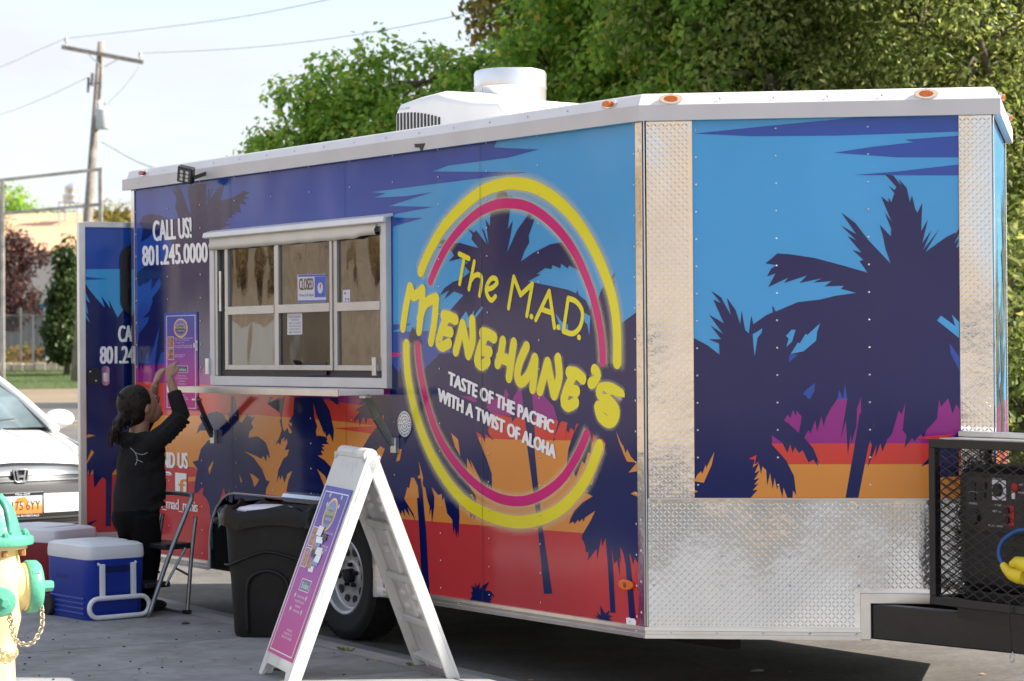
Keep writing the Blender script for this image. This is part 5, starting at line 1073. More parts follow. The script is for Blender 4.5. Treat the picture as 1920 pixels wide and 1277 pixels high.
def make_tree(name, seed, lobes, ncl, nlf, leaf, mat, cr=.3, trunk_h=1.5, trunk_r=.12, aspect=.62, droop=.3, stems=1):
    """lobes: (x, y, z, rx, ry, rz). returns the root empty of a tree with trunk, limbs and a crown of single leaves"""
    R_ = random.Random(seed); root = empty(name)
    zc0 = min(l[2] for l in lobes); top = max(l[2] + l[5] * .6 for l in lobes)
    tb = MB()
    for sidx in range(stems):
        ox, oy = (R_.uniform(-.4, .4), R_.uniform(-.3, .3)) if stems > 1 else (0, 0)
        pts = [(ox + .05 * sin(i * 1.3 + sidx), oy + .05 * cos(i * 1.7), top * i / 7 * (.98 if i else 0) - (.1 if i == 0 else 0)) for i in range(8)]
        tb.tube(pts, [trunk_r * (1.25 if i == 0 else 1) * (1 - i / 7.6) / (stems ** .4) for i in range(8)], 8)
    tr = tb.build('trunk', bark, root, smooth=True)
    cl = []; wsum = [l[3] * l[4] + l[3] * l[5] for l in lobes]
    lb = MB(); vs = []; fs = []
    for l in lobes:
        c = Vector(l[:3]); a = Vector((R_.uniform(-.05, .05), R_.uniform(-.05, .05), max(trunk_h, c.z - l[5] * R_.uniform(.9, 1.3))))
        a.z = min(a.z, top * .9)
        m = a.lerp(c, .55) + Vector((0, 0, -.15)); lb.tube(catmull([a, m, c], 4), [trunk_r * .5 * (1 - i / 12) for i in range(9)], 6)
    for _ in range(ncl):
        l = R_.choices(lobes, wsum)[0]
        d = Vector((R_.gauss(0, 1), R_.gauss(0, 1), R_.gauss(0, 1))).normalized(); rr = (.45 + .6 * R_.random() ** .6)
        if R_.random() < .08: rr += R_.uniform(.05, .25)
        c = Vector((l[0] + d.x * l[3] * rr, l[1] + d.y * l[4] * rr, l[2] + d.z * l[5] * rr))
        if R_.random() < .22: lb.tube([Vector(l[:3]).lerp(c, .25), Vector(l[:3]).lerp(c, .6) + Vector((0, 0, .05)), c], [.018, .012, .004], 4)
        s_ = cr * R_.uniform(.6, 1.25); n_ = int(nlf * R_.uniform(.6, 1.3)); ax = (d + Vector((0, 0, R_.uniform(-.2, .7)))).normalized()
        for _k in range(n_):
            gd = Vector((R_.gauss(0, 1), R_.gauss(0, 1), R_.gauss(0, 1) + .25)).normalized()
            g = Vector((gd.x, gd.y, gd.z * .85)) * s_ * (.45 + .6 * R_.random()) + ax * R_.uniform(-.1, .35) * s_
            if R_.random() < .06: g *= R_.uniform(1.2, 1.6)
            p = c + g; L_ = leaf * R_.uniform(.5, 1.45)
            nn_ = (gd * 1.1 + Vector((R_.uniform(-.65, .65), R_.uniform(-.65, .65), R_.uniform(-.3, .9)))).normalized()
            out_ = Vector((R_.uniform(-1, 1), R_.uniform(-1, 1), R_.uniform(-1, .6) - droop)) + gd * .5; out_ = (out_ - nn_ * out_.dot(nn_)).normalized(); sd_ = out_.cross(nn_)
            w = L_ * aspect * .5; b0 = len(vs)
            vs += [p, p + out_ * L_ * .45 - sd_ * w + nn_ * w * .35, p + out_ * L_, p + out_ * L_ * .45 + sd_ * w + nn_ * w * .35]
            fs += [(b0, b0 + 1, b0 + 2), (b0, b0 + 2, b0 + 3)]
    lb.build('limbs', bark, root, smooth=True)
    me = bpy.data.meshes.new('crown'); me.from_pydata([tuple(v) for v in vs], [], fs); me.materials.append(mat); cro = link('crown', me, root)
    return root
def place(root, u, d, zg=0.0, sc=1.0, rz=0.0, label=None, group=None, cat='tree', name=None):
    p = at_depth(u, 650, d); root.location = (p.x, p.y, zg); root.scale = (sc, sc, sc); root.rotation_euler = (0, 0, rz)
    return tag(root, label, cat, group)
R0 = random.Random(11)
def bushy(n, w, z0, z1, r, seed, dep=1.0):
    R_ = random.Random(seed); L_ = []
    for i in range(n):
        z = z0 + (z1 - z0) * (i + .5) / n; f = 1 - .45 * ((z - z0) / (z1 - z0)) ** 2
        L_.append((R_.uniform(-w, w) * f, R_.uniform(-w, w) * dep * f, z, r * R_.uniform(.75, 1.2), r * R_.uniform(.75, 1.2), r * R_.uniform(.7, 1.25)))
    return L_
GRP = 'trees growing behind the trailer'
# left group of young maples: several upright leaders
def leaders(seed, spec):
    R_ = random.Random(seed); L_ = []
    for x, top, r in spec:
        z = 1.2
        while z < top - r * 1.3:
            L_.append((x + R_.uniform(-.15, .15), R_.uniform(-.5, .5), z, r * R_.uniform(.8, 1.1), r * R_.uniform(.8, 1.1), r * 1.1)); z += r * .9
        L_.append((x, 0, top - r * .95, r * .5, r * .5, r * .7))
    return L_
D1 = 30.0
zt = lambda y, d: HC + (650 - y) / F * d
xo = lambda u, u0, d: (u - u0) / F * d
t1 = make_tree('young_maple', 5, leaders(5, [(xo(492, 560, D1), zt(205, D1), .30), (xo(530, 560, D1), zt(150, D1), .42), (xo(480, 560, D1), zt(255, D1), .3), (xo(590, 560, D1), zt(150, D1), .5), (xo(560, 560, D1), zt(190, D1), .5), (xo(620, 560, D1), zt(115, D1), .45)]), 430, 50, .085, LM['maple'], cr=.23, trunk_r=.06, stems=3)
place(t1, 560, D1, .1, 1, 0, 'young green maple with a ragged low crown at the left end of the tree row', GRP)
t2 = make_tree('young_maple', 6, leaders(6, [(xo(640, 740, D1), zt(100, D1), .55), (xo(690, 740, D1), zt(75, D1), .6), (xo(745, 740, D1), zt(60, D1), .6), (xo(800, 740, D1), zt(75, D1), .6), (xo(850, 740, D1), zt(58, D1), .5), (xo(885, 740, D1), zt(62, D1), .4)]), 820, 52, .09, LM['maple'], cr=.25, trunk_r=.08, stems=4)
place(t2, 740, D1 - .3, .1, 1, 0, 'bright green maple rising behind the white roof air conditioner', GRP)
t3 = make_tree('young_maple', 7, leaders(7, [(xo(880, 925, D1), zt(110, D1), .45), (xo(920, 925, D1), zt(100, D1), .5), (xo(960, 925, D1), zt(70, D1), .5), (xo(1000, 925, D1), zt(60, D1), .55)]), 520, 52, .09, LM['maple'], cr=.25, trunk_r=.07, stems=3)
place(t3, 925, D1 - .6, .1, 1, 0, 'leafy young maple behind the silver roof exhaust drum', GRP)
base_m = make_tree('maple', 8, bushy(16, .85, 1.8, 7.8, .78, 8), 700, 62, .105, LM['maple'], cr=.34, trunk_r=.16)
place(base_m, 1180, 28, .1, 1.0, .3, 'tall bright green maple above the front end of the roof air conditioner', GRP)
base_o = make_tree('elm', 9, bushy(18, 1.15, 1.6, 9, .95, 9), 900, 72, .075, LM['olive'], cr=.38, trunk_r=.2, aspect=.5)
place(base_o, 1520, 26.0, .1, 1.0, 0, 'olive green elm with fine leaves behind the middle of the nose panel', GRP)
def more(base, u, d, sc, rz, label, mat=None, zg=.1):
    c = copy_tree(base); place(c, u, d, zg, sc, rz, label, GRP)
    if mat:
        for ch in c.children:
            if ch.name.startswith('crown'): ch.data = ch.data.copy(); ch.data.materials[0] = mat
    return c
more(base_m, 1090, 33, 1.05, 2.0, 'yellow tinged maple behind the young maple at the exhaust drum', LM['gold'])
more(base_m, 1330, 26.5, 1.0, 4.0, 'green maple above the front corner of the trailer roof')
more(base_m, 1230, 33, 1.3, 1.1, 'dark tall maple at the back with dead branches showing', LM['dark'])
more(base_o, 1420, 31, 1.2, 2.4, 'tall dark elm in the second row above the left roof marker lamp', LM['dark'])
more(base_o, 1720, 25.5, 1.0, 1.4, 'olive elm above the right roof marker lamp')
more(base_o, 1910, 25, .95, 3.4, 'olive elm at the right edge of the picture')
more(base_m, 1620, 31, 1.35, .8, 'tall green maple in the second row between the two olive elms')
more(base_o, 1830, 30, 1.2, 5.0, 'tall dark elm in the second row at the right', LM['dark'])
more(base_o, 2100, 27, 1.1, 2.2, 'olive elm just past the right edge of the picture')
# bare dead limb
mb = MB(); pts = [at_depth(u, v, 26.6) for u, v in ((1262, 110), (1252, 70), (1236, 35), (1225, -5), (1215, -60))]; mb.tube(pts, [.07, .06, .05, .035, .02], 7)
for a_, b2, c2 in (((1252, 70), (1232, 50), (1215, 42)), ((1236, 35), (1255, 10), (1262, -20)), ((1245, 55), (1262, 40), (1270, 20)), ((1230, 15), (1205, 0), (1190, -10))): mb.tube([at_depth(*a_, 26.6), at_depth(*b2, 26.5), at_depth(*c2, 26.4)], [.035, .02, .008], 5)
dl = MB(); de = empty('dead_tree', at_depth(1262, 650, 26.6) * 1.0, 0, 'bare brown dead tree limb among the green crowns', 'tree'); de.location.z = .1
p = at_depth(1262, 110, 26.6); dl.tube([(p.x + .2, p.y + .1, .0), (p.x + .1, p.y, 2.2), p], [.13, .1, .07], 8); dl.build('trunk', bark, de).matrix_parent_inverse = de.matrix_world.inverted()
o = mb.build('limbs', M('dead_wood', (.22, .17, .13), rough=.9, var=.3, ns=12), de, smooth=True)
for ch in de.children: ch.location = -de.location
# shrubs at the right, seen past the trailer nose
sh0 = make_tree('shrub', 21, [(0, 0, .7, .8, .7, .6), (.7, .2, .9, .7, .6, .7), (-.6, 0, .6, .6, .6, .5), (.2, .1, 1.3, .5, .5, .5)], 260, 26, .08, LM['pale'], cr=.22, trunk_h=.1, trunk_r=.03)
place(sh0, 1925, 20, .1, 1, 0, 'pale green shrub beside the generator lid at the right edge', 'shrubs under the trees', 'shrub')
c = copy_tree(sh0); place(c, 1760, 22, .1, 1.2, 1.5, 'pale green shrub mostly hidden behind the trailer nose', 'shrubs under the trees', 'shrub')
c = copy_tree(sh0); place(c, 2010, 22, .1, 1.5, 3.5, 'pale green shrub just past the right edge', 'shrubs under the trees', 'shrub')

# ---- left background
pt = make_tree('purple_leaf_tree', 31, bushy(12, 1.3, 1.6, 5.0, .95, 31), 640, 20, .20, LM['purple'], cr=.34, trunk_r=.12)
place(pt, -10, 84, 1.0, .86, 0, 'purple leaved tree standing behind the chain link fence')
dtm = make_tree('round_maple', 32, [(.12 * sin(i * 2.4), .12 * cos(i * 1.7), .9 + i * .36, .66 - i * .052, .66 - i * .052, .42) for i in range(10)], 620, 20, .18, LM['dark'], cr=.30, trunk_r=.10)
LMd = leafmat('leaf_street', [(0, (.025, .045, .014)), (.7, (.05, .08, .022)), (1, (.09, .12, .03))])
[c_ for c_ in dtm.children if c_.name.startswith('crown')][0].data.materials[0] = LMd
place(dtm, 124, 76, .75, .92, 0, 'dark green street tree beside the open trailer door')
gt = make_tree('golden_tree', 33, bushy(13, 1.7, 2.0, 6.2, 1.15, 33), 700, 20, .2, LM['gold'], cr=.38, trunk_r=.16)
place(gt, 240, 86, 1.0, .85, 0, 'golden green tree beside the utility pole above the open door')
cf = make_tree('pine_tree', 34, [(0, 0, 1.5 + i * .8, 1.9 - i * .21, 1.9 - i * .21, .6) for i in range(9)], 900, 22, .2, LM['conif'], cr=.36, trunk_r=.18, aspect=.25, droop=-.2)
place(cf, 2, 100, 1.0, .82, 0, 'dark green conifer behind the purple leaved tree')
pf = make_tree('distant_tree', 35, bushy(10, 2.0, 3, 8.4, 1.35, 35), 520, 16, .26, LM['pale'], cr=.5, trunk_r=.2)
place(pf, 100, 150, 1.0, 1.0, 0, 'pale thin distant tree above the tan roof')
c = copy_tree(pf); place(c, 38, 160, 1.0, 1.25, 2.0, 'distant green tree at the far left above the tan roof')
for ch in c.children:
    if ch.name.startswith('crown'): ch.data = ch.data.copy(); ch.data.materials[0] = LM['maple']
c = copy_tree(pf); place(c, 160, 140, 1.0, .8, 4.0, 'distant low tree just left of the utility pole')
for i_, (u_, d_2, s_2, lb_) in enumerate(((-140, 150, 1.2, 'distant tree just past the left edge'), (-330, 140, 1.3, 'second distant tree past the left edge'), (-560, 150, 1.2, 'third distant tree past the left edge'), (-800, 145, 1.35, 'fourth distant tree past the left edge'))):
    c = copy_tree(pf); place(c, u_, d_2, 1.0, s_2, i_ * 1.4, lb_, 'distant trees left of the warehouse')
flw = leafmat('flower_bits', [(0, (.06, .10, .03)), (.6, (.12, .13, .04)), (.8, (.4, .28, .03)), (1, (.35, .05, .05))])
for i, (u, d, sc_, lb_) in enumerate(((55, 81.5, .9, 'leafy flower clump against the fence below the purple tree'), (20, 81, .7, 'low flowering weeds at the far left of the fence'), (105, 81, .8, 'yellow flowered bush right of the fence post'))):
    if i == 0: fb = make_tree('flower_bush', 41, [(0, 0, .4, .7, .5, .4), (.6, 0, .35, .5, .5, .4), (-.7, 0, .3, .5, .4, .3)], 110, 20, .13, flw, cr=.22, trunk_h=.05, trunk_r=.02); place(fb, u, d, .95, sc_, 0, lb_, 'flower bushes along the fence', 'bush')
    else: c = copy_tree(fb); place(c, u, d, .95, sc_, i * 1.3, lb_, 'flower bushes along the fence', 'bush')

# ---- far buildings, fence, pole
bld = empty('warehouse', at_depth(60, 650, 96) * 1.0, radians(-8), 'low white warehouse with a tan metal roof and a blue eave band', 'building'); bld.location.z = 1.0
tanr = M('tan_metal_roof', srgb(208, 162, 128), rough=.6, var=.05, ns=1.5); wwall = M('warehouse_white', (.5, .49, .48), rough=.7, var=.04, ns=1); gwall = M('warehouse_grey', (.22, .24, .25), rough=.6, var=.06, ns=1); teal = M('teal_band', srgb(40, 95, 125), rough=.5)
mb = MB(); mb.box(-9, 9, 0, 14, 2.4, 4.45); mb.build('wall', wwall, bld)
mb = MB(); mb.box(-9, 9, .4, 14, 0, 2.2); mb.build('wall', gwall, bld)
mb = MB()
for i in range(60): mb.box(-9 + i * .3, -9 + i * .3 + .05, .36, .4, 0, 2.2)
mb.build('siding_ribs', gwall, bld)['kind'] = 'stuff'
mb = MB(); mb.box(-9, 9, -.15, .4, 2.2, 2.4); mb.build('eave_band', teal, bld)
mb = MB(); mb.prism([(-.2, 4.45), (-.2, 4.52), (7, 6.45), (14, 4.52), (14, 4.45)], lambda u, v, d: Vector((d, u, v)), -9.3, 9.3); rf = mb.build('roof', tanr, bld)
mb = MB()
for i in range(10): mb.bar((-9.2 + i * 1.9, -.2, 4.53), (-9.2 + i * 1.9, 7, 6.46), .03, .03)
mb.build('roof_seams', tanr, rf)['kind'] = 'stuff'
vn = empty('roof_vent', (0, 0, 0)); vn.parent = bld
mt = Matrix.Translation((.0, 5.0, 5.85)); mb = MB(); mb.lathe([(.30, .9), (.34, .95), (.34, 1.25), (.22, 1.3), (.26, 1.45), (.26, 1.6), (.0, 1.75)], 16, mt); mb.build('vent_cap', galv, vn, auto=40)
mb = MB()
for a_, b2 in ((-.4, -.4), (.4, -.4), (-.4, .4), (.4, .4)): mb.bar((a_, 5 + b2, 5.6), (a_, 5 + b2, 6.8), .05)
mb.box(-.45, .45, 4.55, 5.45, 6.75, 6.8); mb.build('vent_stand', galv, vn)
# fence
fen = empty('chain_link_fence', at_depth(20, 650, 79.5) * 1.0, 0, 'grey chain link fence with a gate on a low stone edging', 'fence'); fen.location.z = .95
fm = M('fence_galvanised', (.2, .21, .22), rough=.45, metal=.6, var=.1)
for u in (-420, -330, -240, -150, -60, 0, 39, 62, 83, 95):
    x = (u - 20) / F * 79.5; mb = MB(); mb.cyl((x, 0, 0), (x, 0, 2.0 if u in (39, 83) else 1.75), .035, n=8); mb.build('post', fm, fen)
mb = MB(); mb.cyl((-8, 0, 1.74), (1.15, 0, 1.74), .025, n=6); mb.build('top_rail', fm, fen); mb = MB(); mb.cyl((-8, 0, .12), (1.4, 0, .12), .02, n=6); mb.build('bottom_rail', fm, fen)
mb = MB(); k = -8 - 1.6
while k < 1.15:
    for s_ in (0, 1):
        a_ = max(-8, k); b2 = min(1.15, k + 1.6)
        if b2 > a_:
            za, zb2 = .12 + (a_ - k), .12 + (b2 - k)
            if s_: za, zb2 = 1.84 - za, 1.84 - zb2
            mb.bar((a_, 0, za), (b2, 0, zb2), .006)
    k += .085
tag(mb.build('wire_mesh', fm, fen), kind='stuff')
mb = MB()
se = empty('stone_edging', at_depth(60, 650, 79) * 1.0, 0, 'low tan stone edging wall at the foot of the fence', 'wall'); se.location.z = .85
stm = M('edging_stone', (.42, .36, .28), rough=.9, var=.25, ns=3, bump=.01, bs=6); Rq = random.Random(4)
for i in range(32):
    x = -9 + i * .38; mb = MB(); mb.box(x, x + .36, -.12 + Rq.uniform(-.02, .02), .12, 0, .26 + Rq.uniform(-.03, .03)); mb.build('stone', stm, se, bevel=.02)
wp = MB(); wp.box(-.05, .05, -.05, .05, 0, 1.2); o = wp.build('gate_post', whitepl); o.location = at_depth(89, 650, 79.2); o.location.z = .95; tag(o, 'white square post beside the fence gate', 'post')
gp = MB(); gp.cyl((0, 0, 0), (0, 0, .55), .09, .08, 12); gp.cyl((0, 0, .55), (0, 0, .6), .11, .05, 12); o = gp.build('stump_post', M('weathered_wood', (.25, .23, .21), rough=.9, var=.3, ns=6)); o.location = at_depth(143, 650, 74); o.location.z = .6; tag(o, 'short grey bollard at the lawn edge beside the open door', 'bollard')
# utility pole
PD = 72.0; pb_ = at_depth(160, 650, PD); pole = empty('utility_pole', (pb_.x, pb_.y, .4), 0, 'leaning wooden utility pole with one crossarm and a grey transformer', 'utility pole')
def pl_(u, v, dd=0.0): return at_depth(u, v, PD + dd) - pole.location
wood = M('pole_wood', (.24, .215, .19), rough=.9, var=.3, ns=4, bump=.01, bs=8); greyp = M('transformer_grey', (.50, .54, .57), rough=.4, var=.05); ins = M('porcelain', (.45, .45, .46), rough=.3)
mb = MB(); top = pl_(190, 79); bot = pl_(163, 436); d_ = (top - bot).normalized(); b0 = bot + d_ * ((0 - bot.z) / d_.z); mb.tube([b0, bot, top], [.16, .145, .105], 12); mb.build('pole', wood, pole, smooth=True)
mb = MB(); mb.bar(pl_(116, 88, -.15), pl_(269, 117, -.15), .10, .12); mb.build('crossarm', wood, pole)
for a_, b2 in (((163, 100), (192, 126)), ((220, 112), (196, 125))): mb = MB(); mb.bar(pl_(*a_, -.2), pl_(*b2, -.15), .02, .04); mb.build('brace', galv, pole)
for u, v in ((124, 78), (263, 106)): mb = MB(); p = pl_(u, v, -.15); mb.lathe([(.02, -.12), (.02, 0), (.07, .0), (.05, .05), (.065, .07), (.04, .12), (.03, .16)], 10, Matrix.Translation(p)); mb.build('insulator', ins, pole)
tfm = empty('transformer', (0, 0, 0)); tfm.parent = pole
p = pl_(193, 242, -.38); mb = MB(); mb.lathe([(.2, 0), (.215, .02), (.215, .55), (.225, .56), (.21, .60), (.12, .66)], 20, Matrix.Translation(p)); mb.build('can', greyp, tfm, auto=40)
for dx in (-.12, .08): mb = MB(); mb.lathe([(.035, .6), (.05, .64), (.03, .67), (.05, .70), (.03, .73), (.045, .76), (.02, .82)], 8, Matrix.Translation(p + Vector((dx, 0, 0)))); mb.build('bushing', ins, tfm)
mb = MB(); mb.bar(p + Vector((0, .2, .3)), p + Vector((-.05, .45, .3)), .1, .3); mb.build('mount', galv, tfm)
p = pl_(165, 158, -.2); mb = MB(); mb.cyl(p + Vector((0, 0, -.25)), p + Vector((.02, 0, .2)), .04, n=8); mb.cyl(p + Vector((.12, 0, -.05)), p + Vector((.14, 0, .33)), .05, n=8); mb.bar(p + Vector((0, 0, 0)), p + Vector((.32, .1, .05)), .04); mb.build('cutout_fuse', M('fuse_dark', (.12, .12, .13), rough=.4), pole)
wirem = M('wire', (.34, .36, .38), rough=.5, var=.05)
def wire(pts, label, r=.009):
    P_ = [at_depth(*q) for q in pts]; o0 = P_[0].copy(); mb = MB(); mb.tube(catmull([p - o0 for p in P_], 8), r, 5); o = mb.build('overhead_wire', wirem, smooth=True); o.location = o0; tag(o, label, 'wire', 'overhead wires')
wire([(124, 72, 71.8), (300, 52, 58), (460, 30, 50), (620, -2, 42), (800, -45, 36)], 'overhead wire leaving the crossarm tip to the upper right')
wire([(263, 100, 71.8), (430, 92, 60), (600, 75, 52), (780, 45, 46), (950, 8, 42), (1150, -45, 38)], 'overhead wire running right above the green maples')
wire([(124, 72, 71.8), (70, 95, 76), (0, 126, 84), (-120, 170, 95)], 'overhead wire leaving the crossarm to the upper left edge')
wire([(165, 145, 71.8), (80, 185, 78), (0, 215, 86), (-120, 250, 95)], 'lower overhead wire leaving the pole to the left edge')
wire([(190, 266, 71.6), (215, 280, 66), (245, 297, 60), (290, 315, 52), (400, 340, 40)], 'sagging service drop from the pole down to the right', .016)
wire([(263, 122, 71.7), (235, 160, 71.6), (200, 196, 71.6)], 'jumper wire from the crossarm down to the transformer', .008)
# empty pipe sign frame
sf = empty('sign_frame', at_depth(90, 650, 64) * 1.0, 0, 'empty rusty white pipe frame of an old sign', 'sign frame'); sf.location.z = .2
rw = M('rusty_white_paint', (.33, .31, .28), rough=.7, var=.35, ns=2.5)
def s_f(u, v, d=64): return at_depth(u, v, d) - sf.location
for a_, b2 in (((-8, 339), (192, 317)), ((-8, 402), (192, 383))): mb = MB(); mb.bar(s_f(*a_), s_f(*b2), .06, .085); mb.build('beam', rw, sf)
for u, v in ((4, 336), (188, 317)): mb = MB(); t_ = s_f(u, v); mb.bar((t_.x - .02, t_.y, -.1), t_, .10); mb.build('post', rw, sf)
mb = MB(); t_ = s_f(163, 345, 90); mb.cyl((t_.x, t_.y, 3.0), (t_.x, t_.y, 6.6), .05, n=6); mb.v = []; mb.f = []
# unseen shrubs added to vary the reflections, and a wall mirrored in the panes
ORD = 'first second third fourth fifth sixth seventh eighth ninth tenth eleventh twelfth thirteenth fourteenth fifteenth'.split()
for i, (kx, kz) in enumerate(((-31, .25), (-28.2, .45), (-26.4, .3), (-24.6, .5), (-22.8, .28), (-20.5, .42), (-17, .3), (-13, .5), (-9, .35), (-4, .45), (1, .3), (6, .5), (10.5, .34), (14, .52), (18, .3))):
    c = copy_tree(sh0); p = KM @ Vector((kx, -14.9 - 9 * kz, SW + 7.5 * kz ** .8 - .25)); c.location = p; c.scale = (1.0 + .5 * sin(i * 2.2),) * 3; c.rotation_euler = (0, 0, i * 1.1); tag(c, 'unseen shrub added to the dirt bank, %s from its far end' % ORD[i], 'shrub', 'unseen shrubs added to the dirt bank')
    for ch in c.children:
        if ch.name.startswith('crown'): ch.data = ch.data.copy() if i == 0 else bankcrown; bankcrown = ch.data; bankcrown.materials[0] = LM['dry']
bw = MB(); bw.box(-38, -25.2, -14.6, -14.45, 0, 1.95); o = bw.build('block_wall', wwall); o.matrix_world = KM; tag(o, 'pale block wall along the foot of the dirt bank', 'wall')
# ------------------------------------------------------------------ pavement board
RD = Vector((.33, -.94, 0)).normalized(); PDv = Vector((.94, .33, 0)).normalized()
bmid = Vector((-.652, 9.99, SW)); board = empty('pavement_sign', bmid, atan2(PDv.y, PDv.x), 'white plastic folding pavement sign with a blue to pink food menu', 'sign')
bpl = bpy.data.materials.new('board_plastic'); bpl.use_nodes = True; t = bpl.node_tree; pbs = t.nodes['Principled BSDF']; pbs.inputs['Base Color'].default_value = (.80, .80, .80, 1); pbs.inputs['Roughness'].default_value = .4
trn = t.nodes.new('ShaderNodeBsdfTranslucent'); trn.inputs[0].default_value = (.75, .74, .72, 1); mxs = t.nodes.new('ShaderNodeMixShader'); mxs.inputs[0].default_value = .3
nzs = t.nodes.new('ShaderNodeTexNoise'); nzs.inputs['Scale'].default_value = 14; nzs.inputs['Detail'].default_value = 6; rps = t.nodes.new('ShaderNodeValToRGB'); rps.color_ramp.elements[0].color = (.66, .66, .66, 1); rps.color_ramp.elements[1].color = (.84, .84, .84, 1); rps.color_ramp.elements[0].position = .3; rps.color_ramp.elements[1].position = .45
tcs = t.nodes.new('ShaderNodeTexCoord'); t.links.new(tcs.outputs['Object'], nzs.inputs['Vector']); t.links.new(nzs.outputs[0], rps.inputs[0]); t.links.new(rps.outputs[0], pbs.inputs['Base Color'])
t.links.new(pbs.outputs[0], mxs.inputs[1]); t.links.new(trn.outputs[0], mxs.inputs[2]); t.links.new(mxs.outputs[0], t.nodes['Material Output'].inputs[0])
BW, BH, SPL = .24, .925, .37
SLn = sqrt(BH ** 2 + (SPL - .02) ** 2)
signp = bpy.data.materials.new('board_poster_print'); signp.use_nodes = True; grad_mat(signp, 0.05, .86, STOPS)
for sg in (-1, 1):
    foot_ = Vector((sg * SPL, 0, 0)); topp = Vector((sg * .022, 0, BH)); vd = (topp - foot_).normalized(); nd = Vector((sg * vd.z, 0, -sg * vd.x))          # outward normal
    if nd.z < 0: nd = -nd
    BP = lambda u, v, d, f_=foot_, v_=vd, n_=nd: f_ + v_ * v + n_ * d + Vector((0, u, 0))
    mb = MB(); mb.prism([(-BW, 0), (-BW + .05, 0), (-BW + .08, .055), (BW - .08, .055), (BW - .05, 0), (BW, 0), (BW, SLn), (-BW, SLn)], BP, -.012, 0)
    pan = mb.build('board_panel', bpl, board)
    mb = MB()
    for (u0, u1, v0, v1) in ((-BW, -BW + .02, 0, SLn), (BW - .02, BW, 0, SLn), (-BW + .02, BW - .02, SLn - .03, SLn), (-BW + .05, BW - .05, .055, .08)): mb.prism([(u0, v0), (u1, v0), (u1, v1), (u0, v1)], BP, -.052, -.0121)
    mb.build('panel_rim', bpl, pan, bevel=.004)
    mb = MB()
    for v0, v1 in ((.22, .25), (.42, .45), (.66, .69), (.84, .87)): mb.prism([(-BW + .0205, v0), (BW - .0205, v0), (BW - .0205, v1), (-BW + .0205, v1)], BP, -.03, -.0122)
    mb.prism([(-.02, .46), (.02, .46), (.02, .655), (-.02, .655)], BP, -.028, -.0122); mb.prism([(-.02, .26), (.02, .26), (.02, .415), (-.02, .415)], BP, -.028, -.0122)
    for u in (-.09, .09):
        for v in (.30, .36, .56, .76, .80): mb.ball(BP(u, v, -.014), .022, 8, 5)
    mb.build('panel_ribs', bpl, pan, bevel=.004)
    mb = MB(); mb.prism([(-BW + .03, .10), (BW - .03, .10), (BW - .03, SLn - .15), (-BW + .03, SLn - .15)], BP, .001, .003); po = mb.build('sign_poster', signp, pan)
    flip = -sg
    W2, H2 = 2 * BW - .06, SLn - .25
    BQ = lambda x, z, d, B=BP: B((W2 / 2 - x), .10 + z, .003 + d)
    if sg > 0: BQ = lambda x, z, d, B=BP: B((x - W2 / 2), .10 + z, .003 + d)
    menu(po, BQ, W2, H2)
    if sg < 0:
        Rk = random.Random(9)
        for k in range(11):                             # torn laminated photos taped over the middle
            x0, z0 = Rk.uniform(.30, .62), .50 + k * .021; w_, h_ = Rk.uniform(.12, .28), Rk.uniform(.03, .06); mb = MB()
            a_ = Rk.uniform(-.2, .2); qs = [(x0 + (dx * cos(a_) - dz * sin(a_)) * w_, z0 + (dx * sin(a_) * .4 + dz * cos(a_)) * h_) for dx, dz in ((0, 0), (1, 0), (1, 1), (0, 1))]
            mb.prism(qs, lambda u, v, d: BQ(u * W2, v * H2, d), .0013 + k * .0004, .0016 + k * .0004); mb.build('photo_scrap', (whitep, food, M('print_sky'), galv, M('print_dark'))[k % 5], po)
mb = MB(); mb.tube([(0, -BW + .03, BH + .0), (0, BW - .03, BH + .0)], .03, 12); mb.build('hinge_cap', bpl, board)
for y in (-BW + .02, BW - .02): mb = MB(); mb.tube([(-.035, y, BH - .01), (.035, y, BH - .01)], .014, 8); mb.build('hinge_pin', galv, board)

# ------------------------------------------------------------------ rubbish bin
bc = gnd(514, 1196, SW); bc.y += .19; bin_ = empty('rubbish_bin', (bc.x, bc.y, SW), radians(-8), 'black plastic wheeled rubbish bin with a bin liner beside the trailer wheels', 'bin')
bin_.scale = (1, 1, .95)
def superring(hw, hd, z, n=40, e=4.5): return [(hw * abs(cos(a)) ** (2 / e) * (1 if cos(a) >= 0 else -1), hd * abs(sin(a)) ** (2 / e) * (1 if sin(a) >= 0 else -1), z) for a in [2 * pi * i / n for i in range(n)]]
def loft(rings, mb=None, cap0=True, cap1=True):
    mb = mb or MB(); b0 = len(mb.v); n = len(rings[0])
    for r in rings: mb.v += r
    for i in range(len(rings) - 1):
        for j in range(n): mb.f.append((b0 + i * n + j, b0 + i * n + (j + 1) % n, b0 + (i + 1) * n + (j + 1) % n, b0 + (i + 1) * n + j))
    if cap0: mb.f.append(tuple(b0 + j for j in reversed(range(n))))
    if cap1: mb.f.append(tuple(b0 + (len(rings) - 1) * n + j for j in range(n)))
    return mb
binm = M('bin_black', (.011, .011, .012), spec=.35, rough=.5, var=.25, ns=9, bump=.0008, bs=50)
mb = loft([superring(.183, .18, 0), superring(.19, .188, .02), superring(.205, .20, .30), superring(.214, .21, .38), superring(.224, .22, .56), superring(.242, .236, .58), superring(.245, .238, .625), superring(.232, .226, .628), superring(.215, .21, .60), superring(.19, .185, .1)]); mb.build('bin_body', binm, bin_, auto=35)
mb = MB(); arch = [(-.10, -.198, .02), (-.10, -.207, .24), (-.07, -.211, .31), (0, -.213, .335), (.07, -.211, .31), (.10, -.207, .24), (.10, -.198, .02)]; mb.tube(catmull(arch, 6), .009, 6); mb.build('front_arch', binm, bin_, smooth=True)
